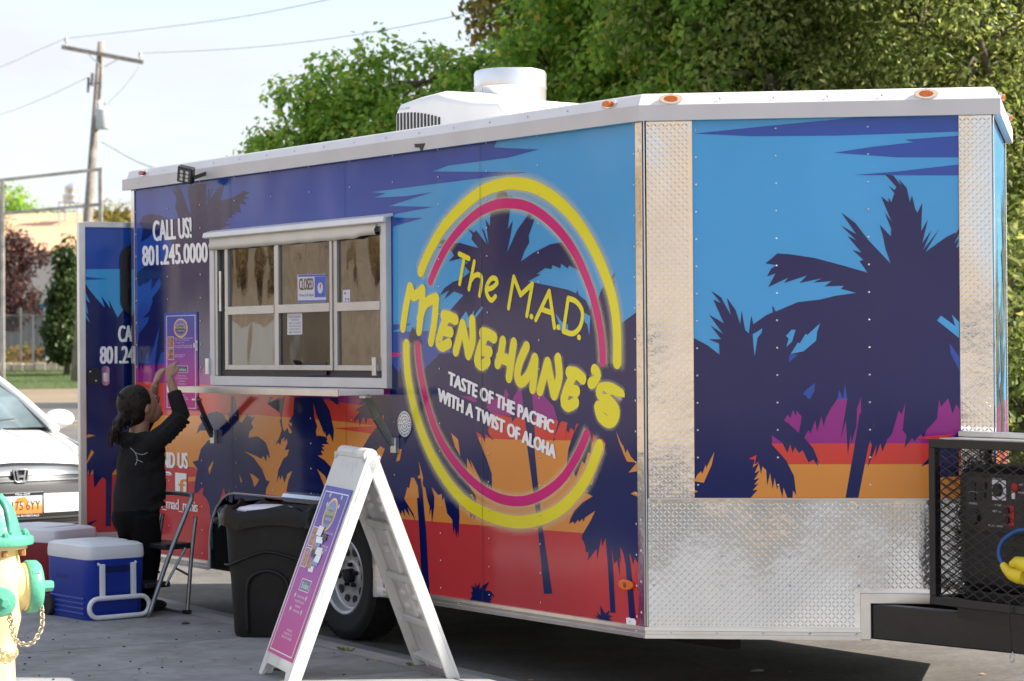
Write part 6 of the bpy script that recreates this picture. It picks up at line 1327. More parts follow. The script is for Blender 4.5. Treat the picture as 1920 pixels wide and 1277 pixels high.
mb = MB(); mb.tube(catmull([(-.222, -.14, .36), (-.18, -.2, .365), (-.1, -.216, .40), (0, -.22, .43), (.1, -.218, .41), (.18, -.21, .38), (.225, -.15, .36)], 5), .007, 6); mb.build('wave_band', binm, bin_, smooth=True)
for sg in (-1, 1): mb = MB(); mb.tube(catmull([(sg * .235, -.07, .585), (sg * .285, -.06, .572), (sg * .295, 0, .57), (sg * .285, .06, .572), (sg * .235, .07, .585)], 5), .016, 8); mb.build('bin_handle', binm, bin_, smooth=True)
for sg in (-1, 1): mb = MB(); mb.lathe([(.07, -.02), (.075, -.015), (.075, .015), (.07, .02)], 20, Matrix.Translation((sg * .15, .20, .075)) @ Matrix.Rotation(pi / 2, 4, 'Y')); mb.build('bin_wheel', rubber, bin_)
lin = M('bin_liner', (.008, .008, .009), spec=.3, rough=.3, var=.2, ns=9, bump=.006, bs=14)
Rl = random.Random(2); rings = []
for k, (hw, z) in enumerate(((.20, .55), (.222, .60), (.236, .640), (.246, .648), (.255, .635), (.256, .595), (.258, .555))):
    rr = superring(hw, hw - .006, z, 56); rings.append([(x * (1 + .012 * sin(i * 2.1 + k) + (.016 * Rl.uniform(-1, 1) if k > 1 else 0)), y * (1 + .012 * sin(i * 1.7 + k * .5)), zz + (.012 * sin(i * .9) + .010 * Rl.uniform(-1, 1) if k > 1 else 0)) for i, (x, y, zz) in enumerate(rr)])
mb = loft(rings, None, True, False); mb.build('bin_liner', lin, bin_, smooth=True)
mb = MB(); mb.ball((-.05, -.02, .625), (.15, .11, .03), 14, 6); mb.build('paper_waste', whitep, bin_, smooth=True)

# ------------------------------------------------------------------ folding step stool
lx = Vector((.63, -.77, 0)).normalized(); sc_ = Vector((-1.80, 12.50, SW)); stool = empty('step_stool', sc_, atan2(lx.y, lx.x), 'folding steel step stool with black treads between the cooler and the bin', 'step stool')
tubm = M('stool_steel', (.24, .26, .29), rough=.32, metal=.75, var=.15, ns=15)
mb = MB(); mb.tube(catmull([(-.165, .06, .50), (-.17, .03, .3), (-.175, 0, .02), (-.165, -.005, .008), (-.12, -.005, .008), (.12, -.005, .008), (.165, -.005, .008), (.175, 0, .02), (.17, .03, .3), (.165, .06, .50)], 5), .0115, 8); mb.build('rear_frame', tubm, stool, smooth=True)
mb = MB(); mb.tube(catmull([(-.185, -.24, .0), (-.175, -.11, .30), (-.165, .02, .56), (-.15, .045, .60), (-.11, .055, .612), (.11, .055, .612), (.15, .045, .60), (.165, .02, .56), (.175, -.11, .30), (.185, -.24, .0)], 5), .0125, 8); mb.build('front_frame', tubm, stool, smooth=True)
mb = MB(); mb.box(-.155, .155, -.12, .05, .335, .365); mb.build('top_tread', black, stool, bevel=.006)
mb = MB(); mb.box(-.16, .16, -.24, -.09, .145, .172); mb.build('lower_tread', black, stool, bevel=.006)
for x in (-.16, .16): mb = MB(); mb.tube([(x, -.0, .34), (x, -.12, .155)], .007, 6); mb.tube([(x, -.06, .24), (x, .035, .19)], .007, 6); mb.build('link_bar', tubm, stool)
for x in (-.172, .172): mb = MB(); mb.box(x - .018, x + .018, -.02, .018, -.0, .022); mb.build('rubber_foot', black, stool, bevel=.004)

# ------------------------------------------------------------------ coolers
def cooler(name, loc_, rz, L_, W_2, H_, colm, lidm, label, handle=True):
    c = empty(name, loc_, rz, label, 'cooler', 'coolers on the pavement')
    def rr(hx, hy, z, e=9): return superring(hx, hy, z, 48, e)
    a, b = L_ / 2, W_2 / 2
    mb = loft([rr(a * .93, b * .93, 0), rr(a * .95, b * .95, .012), rr(a * .965, b * .965, H_ * .34), rr(a * .985, b * .985, H_ * .36), rr(a, b, H_ * .80), rr(a, b, H_ * .805)]); body = mb.build('body', colm, c, auto=35)
    for i in range(4):
        z = H_ * (.07 + .065 * i); mb = MB(); mb.box(-a * .80, a * .80, -b * .962 - .004, -b * .9, z, z + .012); mb.build('side_rib', colm, body, bevel=.003)
    mb = loft([rr(a * 1.01, b * 1.01, H_ * .80), rr(a * 1.02, b * 1.02, H_ * .82), rr(a * 1.02, b * 1.02, H_ * .90), rr(a * 1.0, b * 1.0, H_ * .97), rr(a * .9, b * .9, H_), rr(a * .5, b * .5, H_)]); ld = mb.build('lid', lidm, c, auto=30)
    mb = loft([rr(a * .62, b * .8, H_ * 1.0 - .004, 6), rr(a * .60, b * .78, H_ * 1.0 + .006, 6), rr(a * .5, b * .7, H_ * 1.0 + .009, 6)]); mb.build('lid_hatch', lidm, ld, auto=30)
    if handle:
        x = a * .985 + .014
        for y in (-b * .52, b * .52): mb = MB(); mb.box(x - .012, x + .006, y - .014, y + .014, H_ * .28, H_ * .74); mb.build('handle_arm', lidm, c, bevel=.004)
        mb = MB(); pts = [(x + .012 + .01 * 0, (b * .96) * sgy, z) for sgy, z in ((-.78, H_ * .03), (.78, H_ * .03))]
        pth = []
        for cy_, a0 in ((b * .72, -pi / 2), (-b * .72, pi / 2)):
            for i in range(9): a_ = a0 + pi * i / 8; pth.append((x + .012, cy_ + .048 * cos(a_), H_ * .17 + .048 * sin(a_)))
        mb.tube(pth, .0125, 8, closed=True); mb.build('tow_handle', lidm, c, smooth=True)
        mb = MB(); mb.box(a * .97, a * 1.005, -b * .48, b * .48, H_ * .62, H_ * .72); mb.build('grip_recess', M('cooler_dark_blue', srgb(14, 28, 92), rough=.4), body, bevel=.004)
        for y in (-b * .62, b * .62): mb = MB(); mb.ball((a * 1.0, y, H_ * .74), .008, 8, 5); mb.build('bolt', lidm, body)
    for y in (-1, 1): mb = MB(); mb.lathe([(.05, -.02), (.055, -.012), (.055, .012), (.05, .02)], 20, Matrix.Translation((-a * .80, y * b * .99, .055)) @ Matrix.Rotation(pi / 2, 4, 'X')); mb.build('wheel', rubber, c)
    return c
bluem = M('cooler_blue', srgb(16, 48, 150), rough=.38, var=.06, ns=7); lidw = M('cooler_lid_white', (.66, .69, .74), rough=.45, var=.06, ns=6); redm = M('cooler_red', srgb(120, 14, 32), rough=.4, var=.08, ns=7)
cb = gnd(186, 1158, SW)
bc_ = cooler('cooler', (cb.x - .035, cb.y + .10, SW), radians(-52), .46, .34, .385, bluem, lidw, 'blue wheeled cooler with a white lid and white tow handle')
textmb('IGLOO', lambda x, y: Vector((-.10 + .12 * x, -.1715, .20 + .022 * y))).build('lettering', M('cooler_dark_blue'), bc_, fix=False)
p2 = at_depth(92, 1080, 13.5); cooler('cooler', (p2.x - .05, p2.y, SW), radians(-35), .58, .36, .38, redm, lidw, 'dark red cooler with a white lid behind the blue cooler and hydrant', False)

# ------------------------------------------------------------------ fire hydrant
hp = at_depth(-15, 650, 8.9); HB = SW
hyd = empty('fire_hydrant', (hp.x - .012, hp.y, HB), radians(25), 'cream yellow fire hydrant with a green bonnet and green caps', 'hydrant')
hyd.scale = (.96, .96, .985)
hy = M('hydrant_yellow', (.80, .64, .30), rough=.38, var=.10, ns=9, bump=.005, bs=22); hg = M('hydrant_green', srgb(84, 160, 134), rough=.35, var=.12, ns=10, bump=.004, bs=26); rust = M('hydrant_rust', (.32, .15, .05), rough=.8, var=.4, ns=30); chm = M('chain_steel', (.42, .38, .28), rough=.45, metal=.7, var=.2, ns=20)
def chipped(m, under, lo=.60, sc=26):
    t = m.node_tree; b = t.nodes['Principled BSDF']; src = b.inputs['Base Color'].links[0].from_socket; tc = t.nodes.new('ShaderNodeTexCoord'); n = t.nodes.new('ShaderNodeTexNoise'); n.inputs['Scale'].default_value = sc; n.inputs['Detail'].default_value = 8; n.inputs['Roughness'].default_value = .7
    r = t.nodes.new('ShaderNodeValToRGB'); r.color_ramp.elements[0].position = lo; r.color_ramp.elements[1].position = lo + .03; mm = t.nodes.new('ShaderNodeMixRGB'); mm.inputs[2].default_value = (*under, 1)
    t.links.new(tc.outputs['Object'], n.inputs['Vector']); t.links.new(n.outputs[0], r.inputs[0]); t.links.new(r.outputs[0], mm.inputs[0]); t.links.new(src, mm.inputs[1]); t.links.new(mm.outputs[0], b.inputs['Base Color'])
chipped(hg, (.45, .12, .05), .66, 18); chipped(hy, (.42, .24, .08), .645, 16)
mb = MB(); mb.lathe([(.150, 0), (.150, .02), (.098, .035), (.092, .22), (.096, .225), (.104, .235), (.106, .25), (.100, .262), (.098, .30), (.108, .34), (.118, .38), (.120, .55), (.112, .60), (.104, .635), (.142, .64), (.142, .655)], 40, Matrix.Identity(4)); mb.build('barrel', hy, hyd, auto=40)
mb = MB(); mb.lathe([(.165, .656), (.168, .664), (.166, .682), (.150, .692), (.118, .698), (.108, .74), (.092, .79), (.066, .825), (.04, .845), (.03, .85), (.028, .89), (0, .892)], 40, Matrix.Identity(4)); bon = mb.build('bonnet', hg, hyd, auto=40)
for i in range(8):
    a = 2 * pi * i / 8 + .2; mb = MB(); mb.lathe([(.014, .682), (.014, .702), (.006, .708)], 6, Matrix.Translation((.145 * cos(a), .145 * sin(a), 0))); mb.build('flange_bolt', hg, bon); mb = MB(); mb.lathe([(.012, .615), (.012, .64)], 6, Matrix.Translation((.132 * cos(a), .132 * sin(a), 0))); mb.build('flange_nut', rust, bon)
for i in range(4): a = 2 * pi * i / 4 + .5; mb = MB(); mb.tube(catmull([(.112 * cos(a), .112 * sin(a), .70), (.108 * cos(a), .108 * sin(a), .745), (.088 * cos(a), .088 * sin(a), .80), (.05 * cos(a), .05 * sin(a), .838)], 4), .012, 6); mb.build('bonnet_rib', hg, bon, smooth=True)
def nozzle(ang, z, r, ln, label=None):
    m_ = Matrix.Rotation(ang, 4, 'Z') @ Matrix.Translation((0, 0, z)) @ Matrix.Rotation(pi / 2, 4, 'Y')
    mb = MB(); mb.lathe([(r * .95, .08), (r, .12), (r, ln), (r * 1.06, ln), (r * 1.06, ln + .012)], 32, m_); nz_ = mb.build('nozzle', hy, hyd, auto=40)
    mb = MB(); mb.lathe([(r * 1.14, ln + .0125), (r * 1.18, ln + .02), (r * 1.16, ln + .055), (r * 1.02, ln + .068), (r * .5, ln + .075), (r * .34, ln + .077)], 32, m_); cp = mb.build('cap', hg, hyd, auto=40)
    mb = MB(); mb.lathe([(.024, ln + .076), (.022, ln + .118), (.016, ln + .122), (0, ln + .1225)], 5, m_); mb.build('cap_nut', hg, cp)
    for i in range(3): a = 2 * pi * i / 3 + .4; mb = MB(); mb.box(-.008, .008, r * 1.1, r * 1.2, ln + .02, ln + .05, m_ @ Matrix.Rotation(a, 4, 'Z')); mb.build('cap_lug', hg, cp, bevel=.003)
nozzle(-pi / 2, .455, .048, .135); nozzle(0, .49, .085, .125)
def chain(pts, n, r=.010):
    P_ = catmull(pts, 12); ln = [0]
    for i in range(1, len(P_)): ln.append(ln[-1] + (P_[i] - P_[i - 1]).length)
    mb = MB()
    for k in range(n):
        s_ = ln[-1] * (k + .5) / n; i = max(j for j in range(len(ln)) if ln[j] <= s_); i = min(i, len(P_) - 2); d = (P_[i + 1] - P_[i]).normalized(); c = P_[i].lerp(P_[i + 1], (s_ - ln[i]) / max(1e-6, ln[i + 1] - ln[i]))
        x = d.orthogonal().normalized(); x = Matrix.Rotation((k % 2) * pi / 2 + .3, 3, d) @ x; L2 = ln[-1] / n * .78
        mb.tube([c + d * L2 * cos(2 * pi * j / 10) + x * r * sin(2 * pi * j / 10) for j in range(10)], .0026, 5, closed=True)
    o = mb.build('chain', chm, hyd, smooth=True); o['kind'] = 'stuff'
chain([Vector((.19, -.04, .42)), Vector((.18, -.08, .34)), Vector((.13, -.11, .285)), Vector((.07, -.13, .30)), Vector((.045, -.15, .37)), Vector((.03, -.165, .42))], 24)
mb = MB(); mb.tube(catmull([(.0, -.17, .455), (.035, -.165, .43), (.05, -.15, .375), (.035, -.15, .36)], 4), .003, 5); mb.build('chain_hook', chm, hyd, smooth=True)

# ------------------------------------------------------------------ litter and weeds at the kerb
Rb = random.Random(12)
for i, (u, v, l_, lb_) in enumerate(((528, 1258, .05, 'small dark stick lying on the pavement behind the pavement sign'), (1420, 1260, .03, 'pale pebble on the sunlit road under the trailer tongue'), (348, 1171, .02, 'dark chip of bark by the step stool foot'))):
    p = gnd(u, v, SW if i != 1 else 0); mb = MB(); mb.tube([(-l_, 0, .006), (0, .004, .008), (l_, 0, .006)], [.005, .008, .004], 6); o = mb.build(('stick', 'pebble', 'bark_chip')[i], (bark, concrete2, bark)[i], smooth=True); o.location = p; o.rotation_euler = (0, 0, Rb.uniform(-.3, .3)); tag(o, lb_, ('stick', 'pebble', 'bark chip')[i])
mb = MB()
for _ in range(60):
    p = gnd(Rb.uniform(20, 900), Rb.uniform(1165, 1276), SW + .001); r_ = Rb.uniform(.002, .006); mb.ball(p + Vector((0, 0, r_ * .4)), (r_ * 1.4, r_, r_ * .5), 5, 3)
tag(mb.build('grit', dark, fix=False), kind='stuff')
mb = MB()
for (u, v) in ((646, 1220), (770, 1248), (655, 1222), (640, 1219)):
    c = gnd(u, v, SW)
    for _ in range(16): a = Rb.uniform(0, 2 * pi); l_ = Rb.uniform(.012, .028); b0 = len(mb.v); mb.v += [tuple(c + Vector((Rb.uniform(-.02, .02), Rb.uniform(-.01, .01), 0))), tuple(c + Vector((cos(a) * l_ * .5 + .004, sin(a) * l_ * .5, l_ * .6))), tuple(c + Vector((cos(a) * l_, sin(a) * l_, l_ * .5)))]; mb.f.append((b0, b0 + 1, b0 + 2))
tag(mb.build('joint_weeds', LM['olive'], fix=False), kind='stuff')

dryl = LM['dry']
for i, (u, v) in enumerate(((60, 1268), (330, 1215), (405, 1240), (610, 1262), (700, 1240), (905, 1268), (1000, 1275), (240, 1190), (1480, 1262), (1850, 1265), (1760, 1240))):
    p = gnd(u, v, SW + .002 if u < 800 else .004); mb = MB(); a_ = i * 1.7; l_ = .022 + .012 * sin(i * 2.3); c_, s_ = cos(a_), sin(a_)
    vs = [(0, 0, .001), (l_ * .5, l_ * .35, .008), (l_, 0, .004), (l_ * .5, -l_ * .35, .007), (l_ * .5, 0, .001)]; mb.add([(x * c_ - y * s_, x * s_ + y * c_, z) for x, y, z in vs], [(0, 4, 1), (1, 4, 2), (2, 4, 3), (3, 4, 0)])
    o = mb.build('fallen_leaf', dryl, fix=False); o.location = p; tag(o, 'small dry fallen leaf on the ' + ('pavement beside the hydrant', 'pavement in front of the step stool', 'pavement in front of the bin', 'pavement behind the sign, left leg side', 'kerb behind the sign, right leg side', 'gutter right of the sign', 'road edge right of the gutter leaf', 'pavement in front of the blue cooler', 'dark road under the trailer nose', 'sunlit road under the generator', 'sunlit road left of the generator')[i], 'leaf', 'fallen leaves')
# ------------------------------------------------------------------ person putting up the menu (faces +x)
pd_ = 12.55; pp_ = at_depth(260, 650, pd_); fw = Vector((.80, .60, 0)).normalized()
person = empty('person', (pp_.x, pp_.y, SW), atan2(fw.y, fw.x), 'person in black with a dark ponytail reaching up to the wall menu', 'person')
cloth = M('black_cloth', (.0085, .0085, .010), spec=.35, rough=.95, var=.4, ns=10, bump=.006, bs=9); trous = M('black_trousers', (.003, .003, .004), spec=.2, rough=.95, var=.4, ns=10, bump=.006, bs=8)
skin = M('skin', (.30, .16, .105), rough=.5, var=.10, ns=8); hairm = M('dark_hair', (.012, .0068, .005), spec=.25, rough=.5, var=.5, ns=45, bump=.006, bs=60); shoe = M('black_shoe', (.012, .012, .013), rough=.6)
def organic(mb, name, mat, vox, it=3, parent=person):
    o = mb.build(name, mat, parent, smooth=True)
    r = o.modifiers.new('remesh', 'REMESH'); r.mode = 'VOXEL'; r.voxel_size = vox; r.use_smooth_shade = True
    s = o.modifiers.new('smooth', 'SMOOTH'); s.factor = .6; s.iterations = it
    return o
# body surface: head, neck, forearms and hands in one skin
sk = MB()
HC_ = Vector((.005, 0, 1.075)); tilt = Matrix.Rotation(radians(-24), 4, 'Y')
sk.ball(HC_, (.098, .078, .105), 20, 14, tilt); sk.ball(HC_ + tilt @ Vector((.045, 0, -.055)), (.060, .056, .062), 14, 10)
sk.ball(HC_ + tilt @ Vector((.103, 0, -.012)), (.016, .012, .017), 8, 6); sk.ball(HC_ + tilt @ Vector((.090, 0, -.055)), (.014, .024, .010), 8, 6); sk.ball(HC_ + tilt @ Vector((.088, 0, -.088)), (.018, .026, .016), 8, 6); sk.ball(HC_ + tilt @ Vector((.085, 0, .012)), (.02, .05, .012), 8, 6)
sk.tube([(-.005, 0, .90), (.0, 0, .95), (.01, 0, 1.02)], [.058, .05, .05], 14)
for sy in (-1, 1): sk.ball(HC_ + tilt @ Vector((-.005, sy * .079, -.012)), (.020, .009, .028), 8, 6)
def hand(wrist, dirv, palmn, side, curl=.5):
    d = Vector(dirv).normalized(); n = (Vector(palmn) - d * d.dot(Vector(palmn))).normalized(); s = d.cross(n) * side
    w = Vector(wrist)
    for i in range(4):
        o = (i - 1.5) * .0165; sk.tube([w, w + d * .028 + s * o * .8, w + d * .062 + s * o], [.015, .013, .0105], 8)
        L1 = (.027, .031, .029, .022)[i]; b = w + d * .062 + s * o; a1 = d * cos(curl) + n * sin(curl); a2 = d * cos(curl * 2.2) + n * sin(curl * 2.2)
        sk.tube([b - d * .01, b, b + a1 * L1, b + a1 * L1 + a2 * L1 * .85, ], [.0085, .0083, .0075, .006], 8)
    tb_ = w + d * .018 - s * .022; td = (d * .7 - s * .6 + n * .35).normalized(); sk.tube([w + d * .006, tb_, tb_ + td * .028, tb_ + (td + d * .4).normalized() * .05], [.013, .011, .009, .007], 8)
RH, LH = Vector((.15, -.06, 1.215)), Vector((.125, .05, 1.185))
REl, LEl = Vector((.17, -.145, 1.03)), Vector((.13, .14, 1.02)); RS, LS_ = Vector((.02, -.132, .89)), Vector((.02, .132, .89))
sk.tube([REl.lerp(RH, .35), RH], [.030, .021], 12); sk.tube([LEl.lerp(LH, .25), LH], [.030, .021], 12)
hand(RH, (.25, .22, .95), (.9, .2, -.2), 1, .45); hand(LH, (.3, -.15, .95), (.9, -.1, -.2), -1, .5)
organic(sk, 'body', skin, .0048, 2)
# hair with a low ponytail bun
hr = MB(); hr.ball(HC_ + tilt @ Vector((-.022, 0, .022)), (.100, .089, .102), 20, 14, tilt); hr.ball(HC_ + tilt @ Vector((-.05, 0, -.02)), (.07, .078, .07), 14, 10)
bun = HC_ + Vector((-.105, -.01, -.075)); hr.tube([HC_ + Vector((-.07, 0, -.02)), bun], [.045, .034], 10); hr.ball(bun, (.036, .042, .038), 14, 10)
Rh = random.Random(6)
for k in range(16):
    a_ = Rh.uniform(0, 6.28); q = bun + Vector((-.012, .026 * cos(a_), .022 * sin(a_))); e_ = q + Vector((Rh.uniform(-.05, -.005), Rh.uniform(-.035, .035), Rh.uniform(-.12, -.05))); hr.tube(catmull([q, q.lerp(e_, .5) + Vector((-.022, Rh.uniform(-.01, .01), .012)), e_], 3), [.017, .016, .014, .013, .011, .009, .005], 7)
hair = organic(hr, 'hair', hairm, .0055, 1)
st_ = MB()
for k in range(46):
    a_ = Rh.uniform(-1.3, 1.3); t0_ = HC_ + tilt @ Vector((Rh.uniform(-.10, .05), .092 * sin(a_), .05 + .065 * cos(a_))); e_ = bun + Vector((Rh.uniform(-.02, .02), Rh.uniform(-.04, .04), Rh.uniform(-.04, .03)))
    m_ = t0_.lerp(e_, .5); d_ = (m_ - HC_).normalized(); m_ = HC_ + d_ * Rh.uniform(.102, .118); st_.tube(catmull([t0_, m_, e_], 4), .0022, 4)
for k in range(22):
    q = bun + Vector((Rh.uniform(-.03, .0), Rh.uniform(-.03, .03), Rh.uniform(-.03, .0))); e_ = q + Vector((Rh.uniform(-.06, .03), Rh.uniform(-.05, .05), Rh.uniform(-.14, -.04))); st_.tube(catmull([q, q.lerp(e_, .5) + Vector((-.02, 0, .01)), e_], 3), .0022, 4)
tag(st_.build('hair_strands', hairm, hair, smooth=True), kind='stuff')
mb = MB(); mb.tube([bun + Vector((.035 + .03 * 0, .035 * cos(a), .035 * sin(a))) for a in [2 * pi * i / 14 for i in range(14)]], .008, 6, closed=True); mb.build('hair_tie', black, hair, smooth=True)
for sy in (-1, 1):
    mb = MB(); mb.ball(HC_ + tilt @ Vector((.088, sy * .030, .0)), (.007, .011, .006), 8, 6); mb.build('eye', M('eye', (.05, .03, .025), rough=.2), person)
# jacket
jk = MB()
jk.tube([(-.02, 0, .50), (-.02, 0, .58), (.0, 0, .70), (.02, 0, .80), (.01, 0, .885), (.0, 0, .925)], [.122, .124, .122, .12, .10, .07], 20)
jk.ball((.035, 0, .66), (.105, .13, .14), 16, 10); jk.ball((.0, 0, .84), (.092, .15, .09), 16, 10); jk.ball((-.035, 0, .76), (.085, .12, .13), 14, 10)
for S_, E_, H_ in ((RS, REl, RH), (LS_, LEl, LH)):
    jk.ball(S_, .06, 12, 8); jk.tube([S_, S_.lerp(E_, .5) + Vector((.0, 0, -.015)), E_, E_.lerp(H_, .62)], [.058, .052, .048, .039], 14)
jk.tube([(-.06, -.08, .905), (-.085, 0, .90), (-.06, .08, .905), (0, .1, .92)], [.03, .042, .03, .02], 10); jk.tube([(.0, -.1, .92), (-.05, -.085, .91)], .028, 8)
Rj = random.Random(4)
for k in range(16):                                            # creases round the waist, back and sleeves
    z = .52 + k * .024; a0 = Rj.uniform(-2.6, -.2); pts = [Vector((.01 + .118 * cos(a0 + j * .28), .118 * sin(a0 + j * .28), z + Rj.uniform(-.012, .012) + .012 * j)) for j in range(5)]; jk.tube(catmull(pts, 3), .0125, 6)
for S_, E_ in ((RS, REl),):
    for k in range(6): c_ = S_.lerp(E_, .2 + k * .14); jk.tube([c_ + Vector((-.035, -.045, .01)), c_ + Vector((.0, -.055, -.01)), c_ + Vector((.04, -.045, -.035))], .010, 6)
jkt = organic(jk, 'jacket', cloth, .008, 1)
# trousers and shoes
tr_ = MB(); tr_.ball((-.02, 0, .50), (.122, .132, .12), 16, 10); tr_.ball((-.055, 0, .49), (.095, .12, .10), 14, 8)
for sy in (-1, 1): tr_.tube([(-.02, sy * .07, .50), (.0, sy * .078, .38), (.01, sy * .08, .27), (-.01, sy * .08, .15), (-.02, sy * .08, .045)], [.085, .076, .062, .056, .054], 14)
organic(tr_, 'trousers', trous, .009, 2)
for sy in (-1, 1):
    mb = MB(); mb.ball((.02, sy * .08, .032), (.095, .038, .032), 14, 8); mb.ball((-.03, sy * .08, .045), (.045, .036, .042), 12, 8); organic(mb, 'shoe', shoe, .006, 2)
# little white drawing printed behind the shoulder
mb = MB()
for pts in (((-.105, -.105, .86), (-.085, -.118, .835), (-.075, -.122, .80), (-.085, -.118, .77)), ((-.085, -.12, .835), (-.055, -.137, .825), (-.03, -.15, .835)), ((-.08, -.12, .80), (-.05, -.138, .785))): mb.tube(catmull([Vector(q) * 1.0 + Vector((-.012, -.018, 0)) for q in pts], 3), .002, 4)
mb.build('printed_drawing', M('print_faded_white', srgb(150, 150, 155)), jkt)

# ------------------------------------------------------------------ parked white car (x forward, front at x = 0)
cpos = at_depth(40, 893, 16.5); CARZ = -.03; cf_ = Vector((.62, -.785, 0)).normalized()
car = empty('parked_car', (cpos.x, cpos.y, CARZ), atan2(cf_.y, cf_.x), 'white saloon car parked behind the trailer, its front facing us', 'car')
cw = M('car_white_paint', (.80, .80, .80), rough=.22, var=.02, ns=3, coat=.8); cgl = M('car_glass', (.10, .14, .155), rough=.03, var=.5, ns=2.2, spec=1.0); cbl = M('car_black_trim', (.012, .012, .013), rough=.4, var=.1); csil = M('car_grille_silver', (.30, .31, .33), rough=.2, metal=.8, var=.05); lampm = M('car_headlamp', (.34, .37, .40), rough=.12, var=.6, ns=26, coat=1)  # glass base made pale blue to imitate reflected sky
PROF = [(-.12, .17), (-.05, .20), (-.015, .28), (0, .38), (0, .50), (-.012, .60), (-.045, .68), (-.10, .735), (-.20, .775), (-.45, .845), (-.80, .915), (-1.15, .965)]
def prof(t):
    k = t * (len(PROF) - 1); i = min(int(k), len(PROF) - 2); f = k - i; g = lambda j: Vector((*PROF[max(0, min(len(PROF) - 1, j))], 0)); a, b, c, d = g(i - 1), g(i), g(i + 1), g(i + 2)
    return .5 * ((2 * b) + (c - a) * f + (2 * a - 5 * b + 4 * c - d) * f * f + (3 * b - a - 3 * c + d) * f ** 3)
def fpt(t, y, off=0.0):
    p = prof(t); q = prof(min(1, t + .01)) - prof(max(0, t - .01)); n = Vector((q.y, -q.x, 0)).normalized()
    if n.x < 0 and t < .6: n = -n
    if t >= .6 and n.y < 0: n = -n
    ya = abs(y) / .88; k = max(0, 1 - max(0, -p.x) / 1.3); x = p.x - .42 * ya ** 3.2 * k - .06 * ya ** 2 * k; z = p.y - (.055 * ya ** 2.5 * (1 if t > .55 else .3)) + .012 * cos(ya * pi * 2) * (1 if t > .75 else 0)
    return Vector((x + n.x * off, y, z + n.y * off))
def tz(z):                                                     # profile parameter at height z
    lo, hi = 0, 1
    for _ in range(30):
        m = (lo + hi) / 2
        if prof(m).y < z: lo = m
        else: hi = m
    return lo
mb = MB(); nt_, ny2 = 56, 40
for i in range(nt_ + 1):
    for j in range(ny2 + 1): mb.v.append(tuple(fpt(i / nt_, -.88 + 1.76 * j / ny2)))
for i in range(nt_):
    for j in range(ny2): a = i * (ny2 + 1) + j; mb.f.append((a, a + 1, a + ny2 + 2, a + ny2 + 1))
body = mb.build('body', cw, car, smooth=True)
# flanks, deck and underside
for sg in (-1, 1):
    st = [(-.36, .17, .69), (-.5, .2, .80), (-1.15, .2, .92), (-2.2, .19, .95), (-3.4, .2, .97), (-4.2, .25, .99), (-4.6, .4, .97)]
    mb = MB()
    for k, (x, z0, z1) in enumerate(st):
        for f_, yo in ((0, .84), (.12, .875), (.5, .90), (.8, .89), (1, .83)): mb.v.append((x, sg * (yo if k < 6 else yo * .86), z0 + (z1 - z0) * f_))
    for k in range(len(st) - 1):
        for j in range(4): mb.f.append((k * 5 + j, k * 5 + j + 1, k * 5 + 6 + j, k * 5 + 5 + j))
    mb.build('flank', cw, car, smooth=True)
mb = MB(); mb.box(-4.55, -.35, -.8, .8, .18, .26); mb.build('underbody', dark, car)
mb = MB(); mb.box(-4.6, -4.0, -.80, .80, .93, .99); mb.build('boot_lid', cw, car, bevel=.02); mb = MB(); mb.box(-4.66, -4.55, -.72, .72, .3, .97); mb.build('rear_panel', cw, car, bevel=.03)
gh = [(-1.10, .95, .76, .95), (-1.45, 1.17, .70, 1.17), (-1.80, 1.345, .63, 1.33), (-2.1, 1.41, .60, 1.385), (-2.8, 1.42, .60, 1.39), (-3.3, 1.36, .60, 1.33), (-3.8, 1.17, .64, 1.15), (-4.15, .98, .70, .97)]
mb = MB()
for x, zc_, w, ze in gh:
    for y, z in ((-w * 1.14, .93), (-w, ze), (-w * .55, zc_ * .7 + ze * .3), (0, zc_), (w * .55, zc_ * .7 + ze * .3), (w, ze), (w * 1.14, .93)): mb.v.append((x, y, max(z, .93)))
for i in range(len(gh) - 1):
    for j in range(6): mb.f.append((i * 7 + j, i * 7 + j + 1, i * 7 + 8 + j, i * 7 + 7 + j))
mb.build('glasshouse', cgl, car, smooth=True)
mb = MB()
for x, zc_, w, ze in gh[2:6]:
    for y, z in ((-w * 1.01, ze), (-w * .55, zc_ * .7 + ze * .3), (0, zc_), (w * .55, zc_ * .7 + ze * .3), (w * 1.01, ze)): mb.v.append((x, y, z + .012))
for i in range(3):
    for j in range(4): mb.f.append((i * 5 + j, i * 5 + j + 1, i * 5 + 6 + j, i * 5 + 5 + j))
mb.build('roof', cw, car, smooth=True)
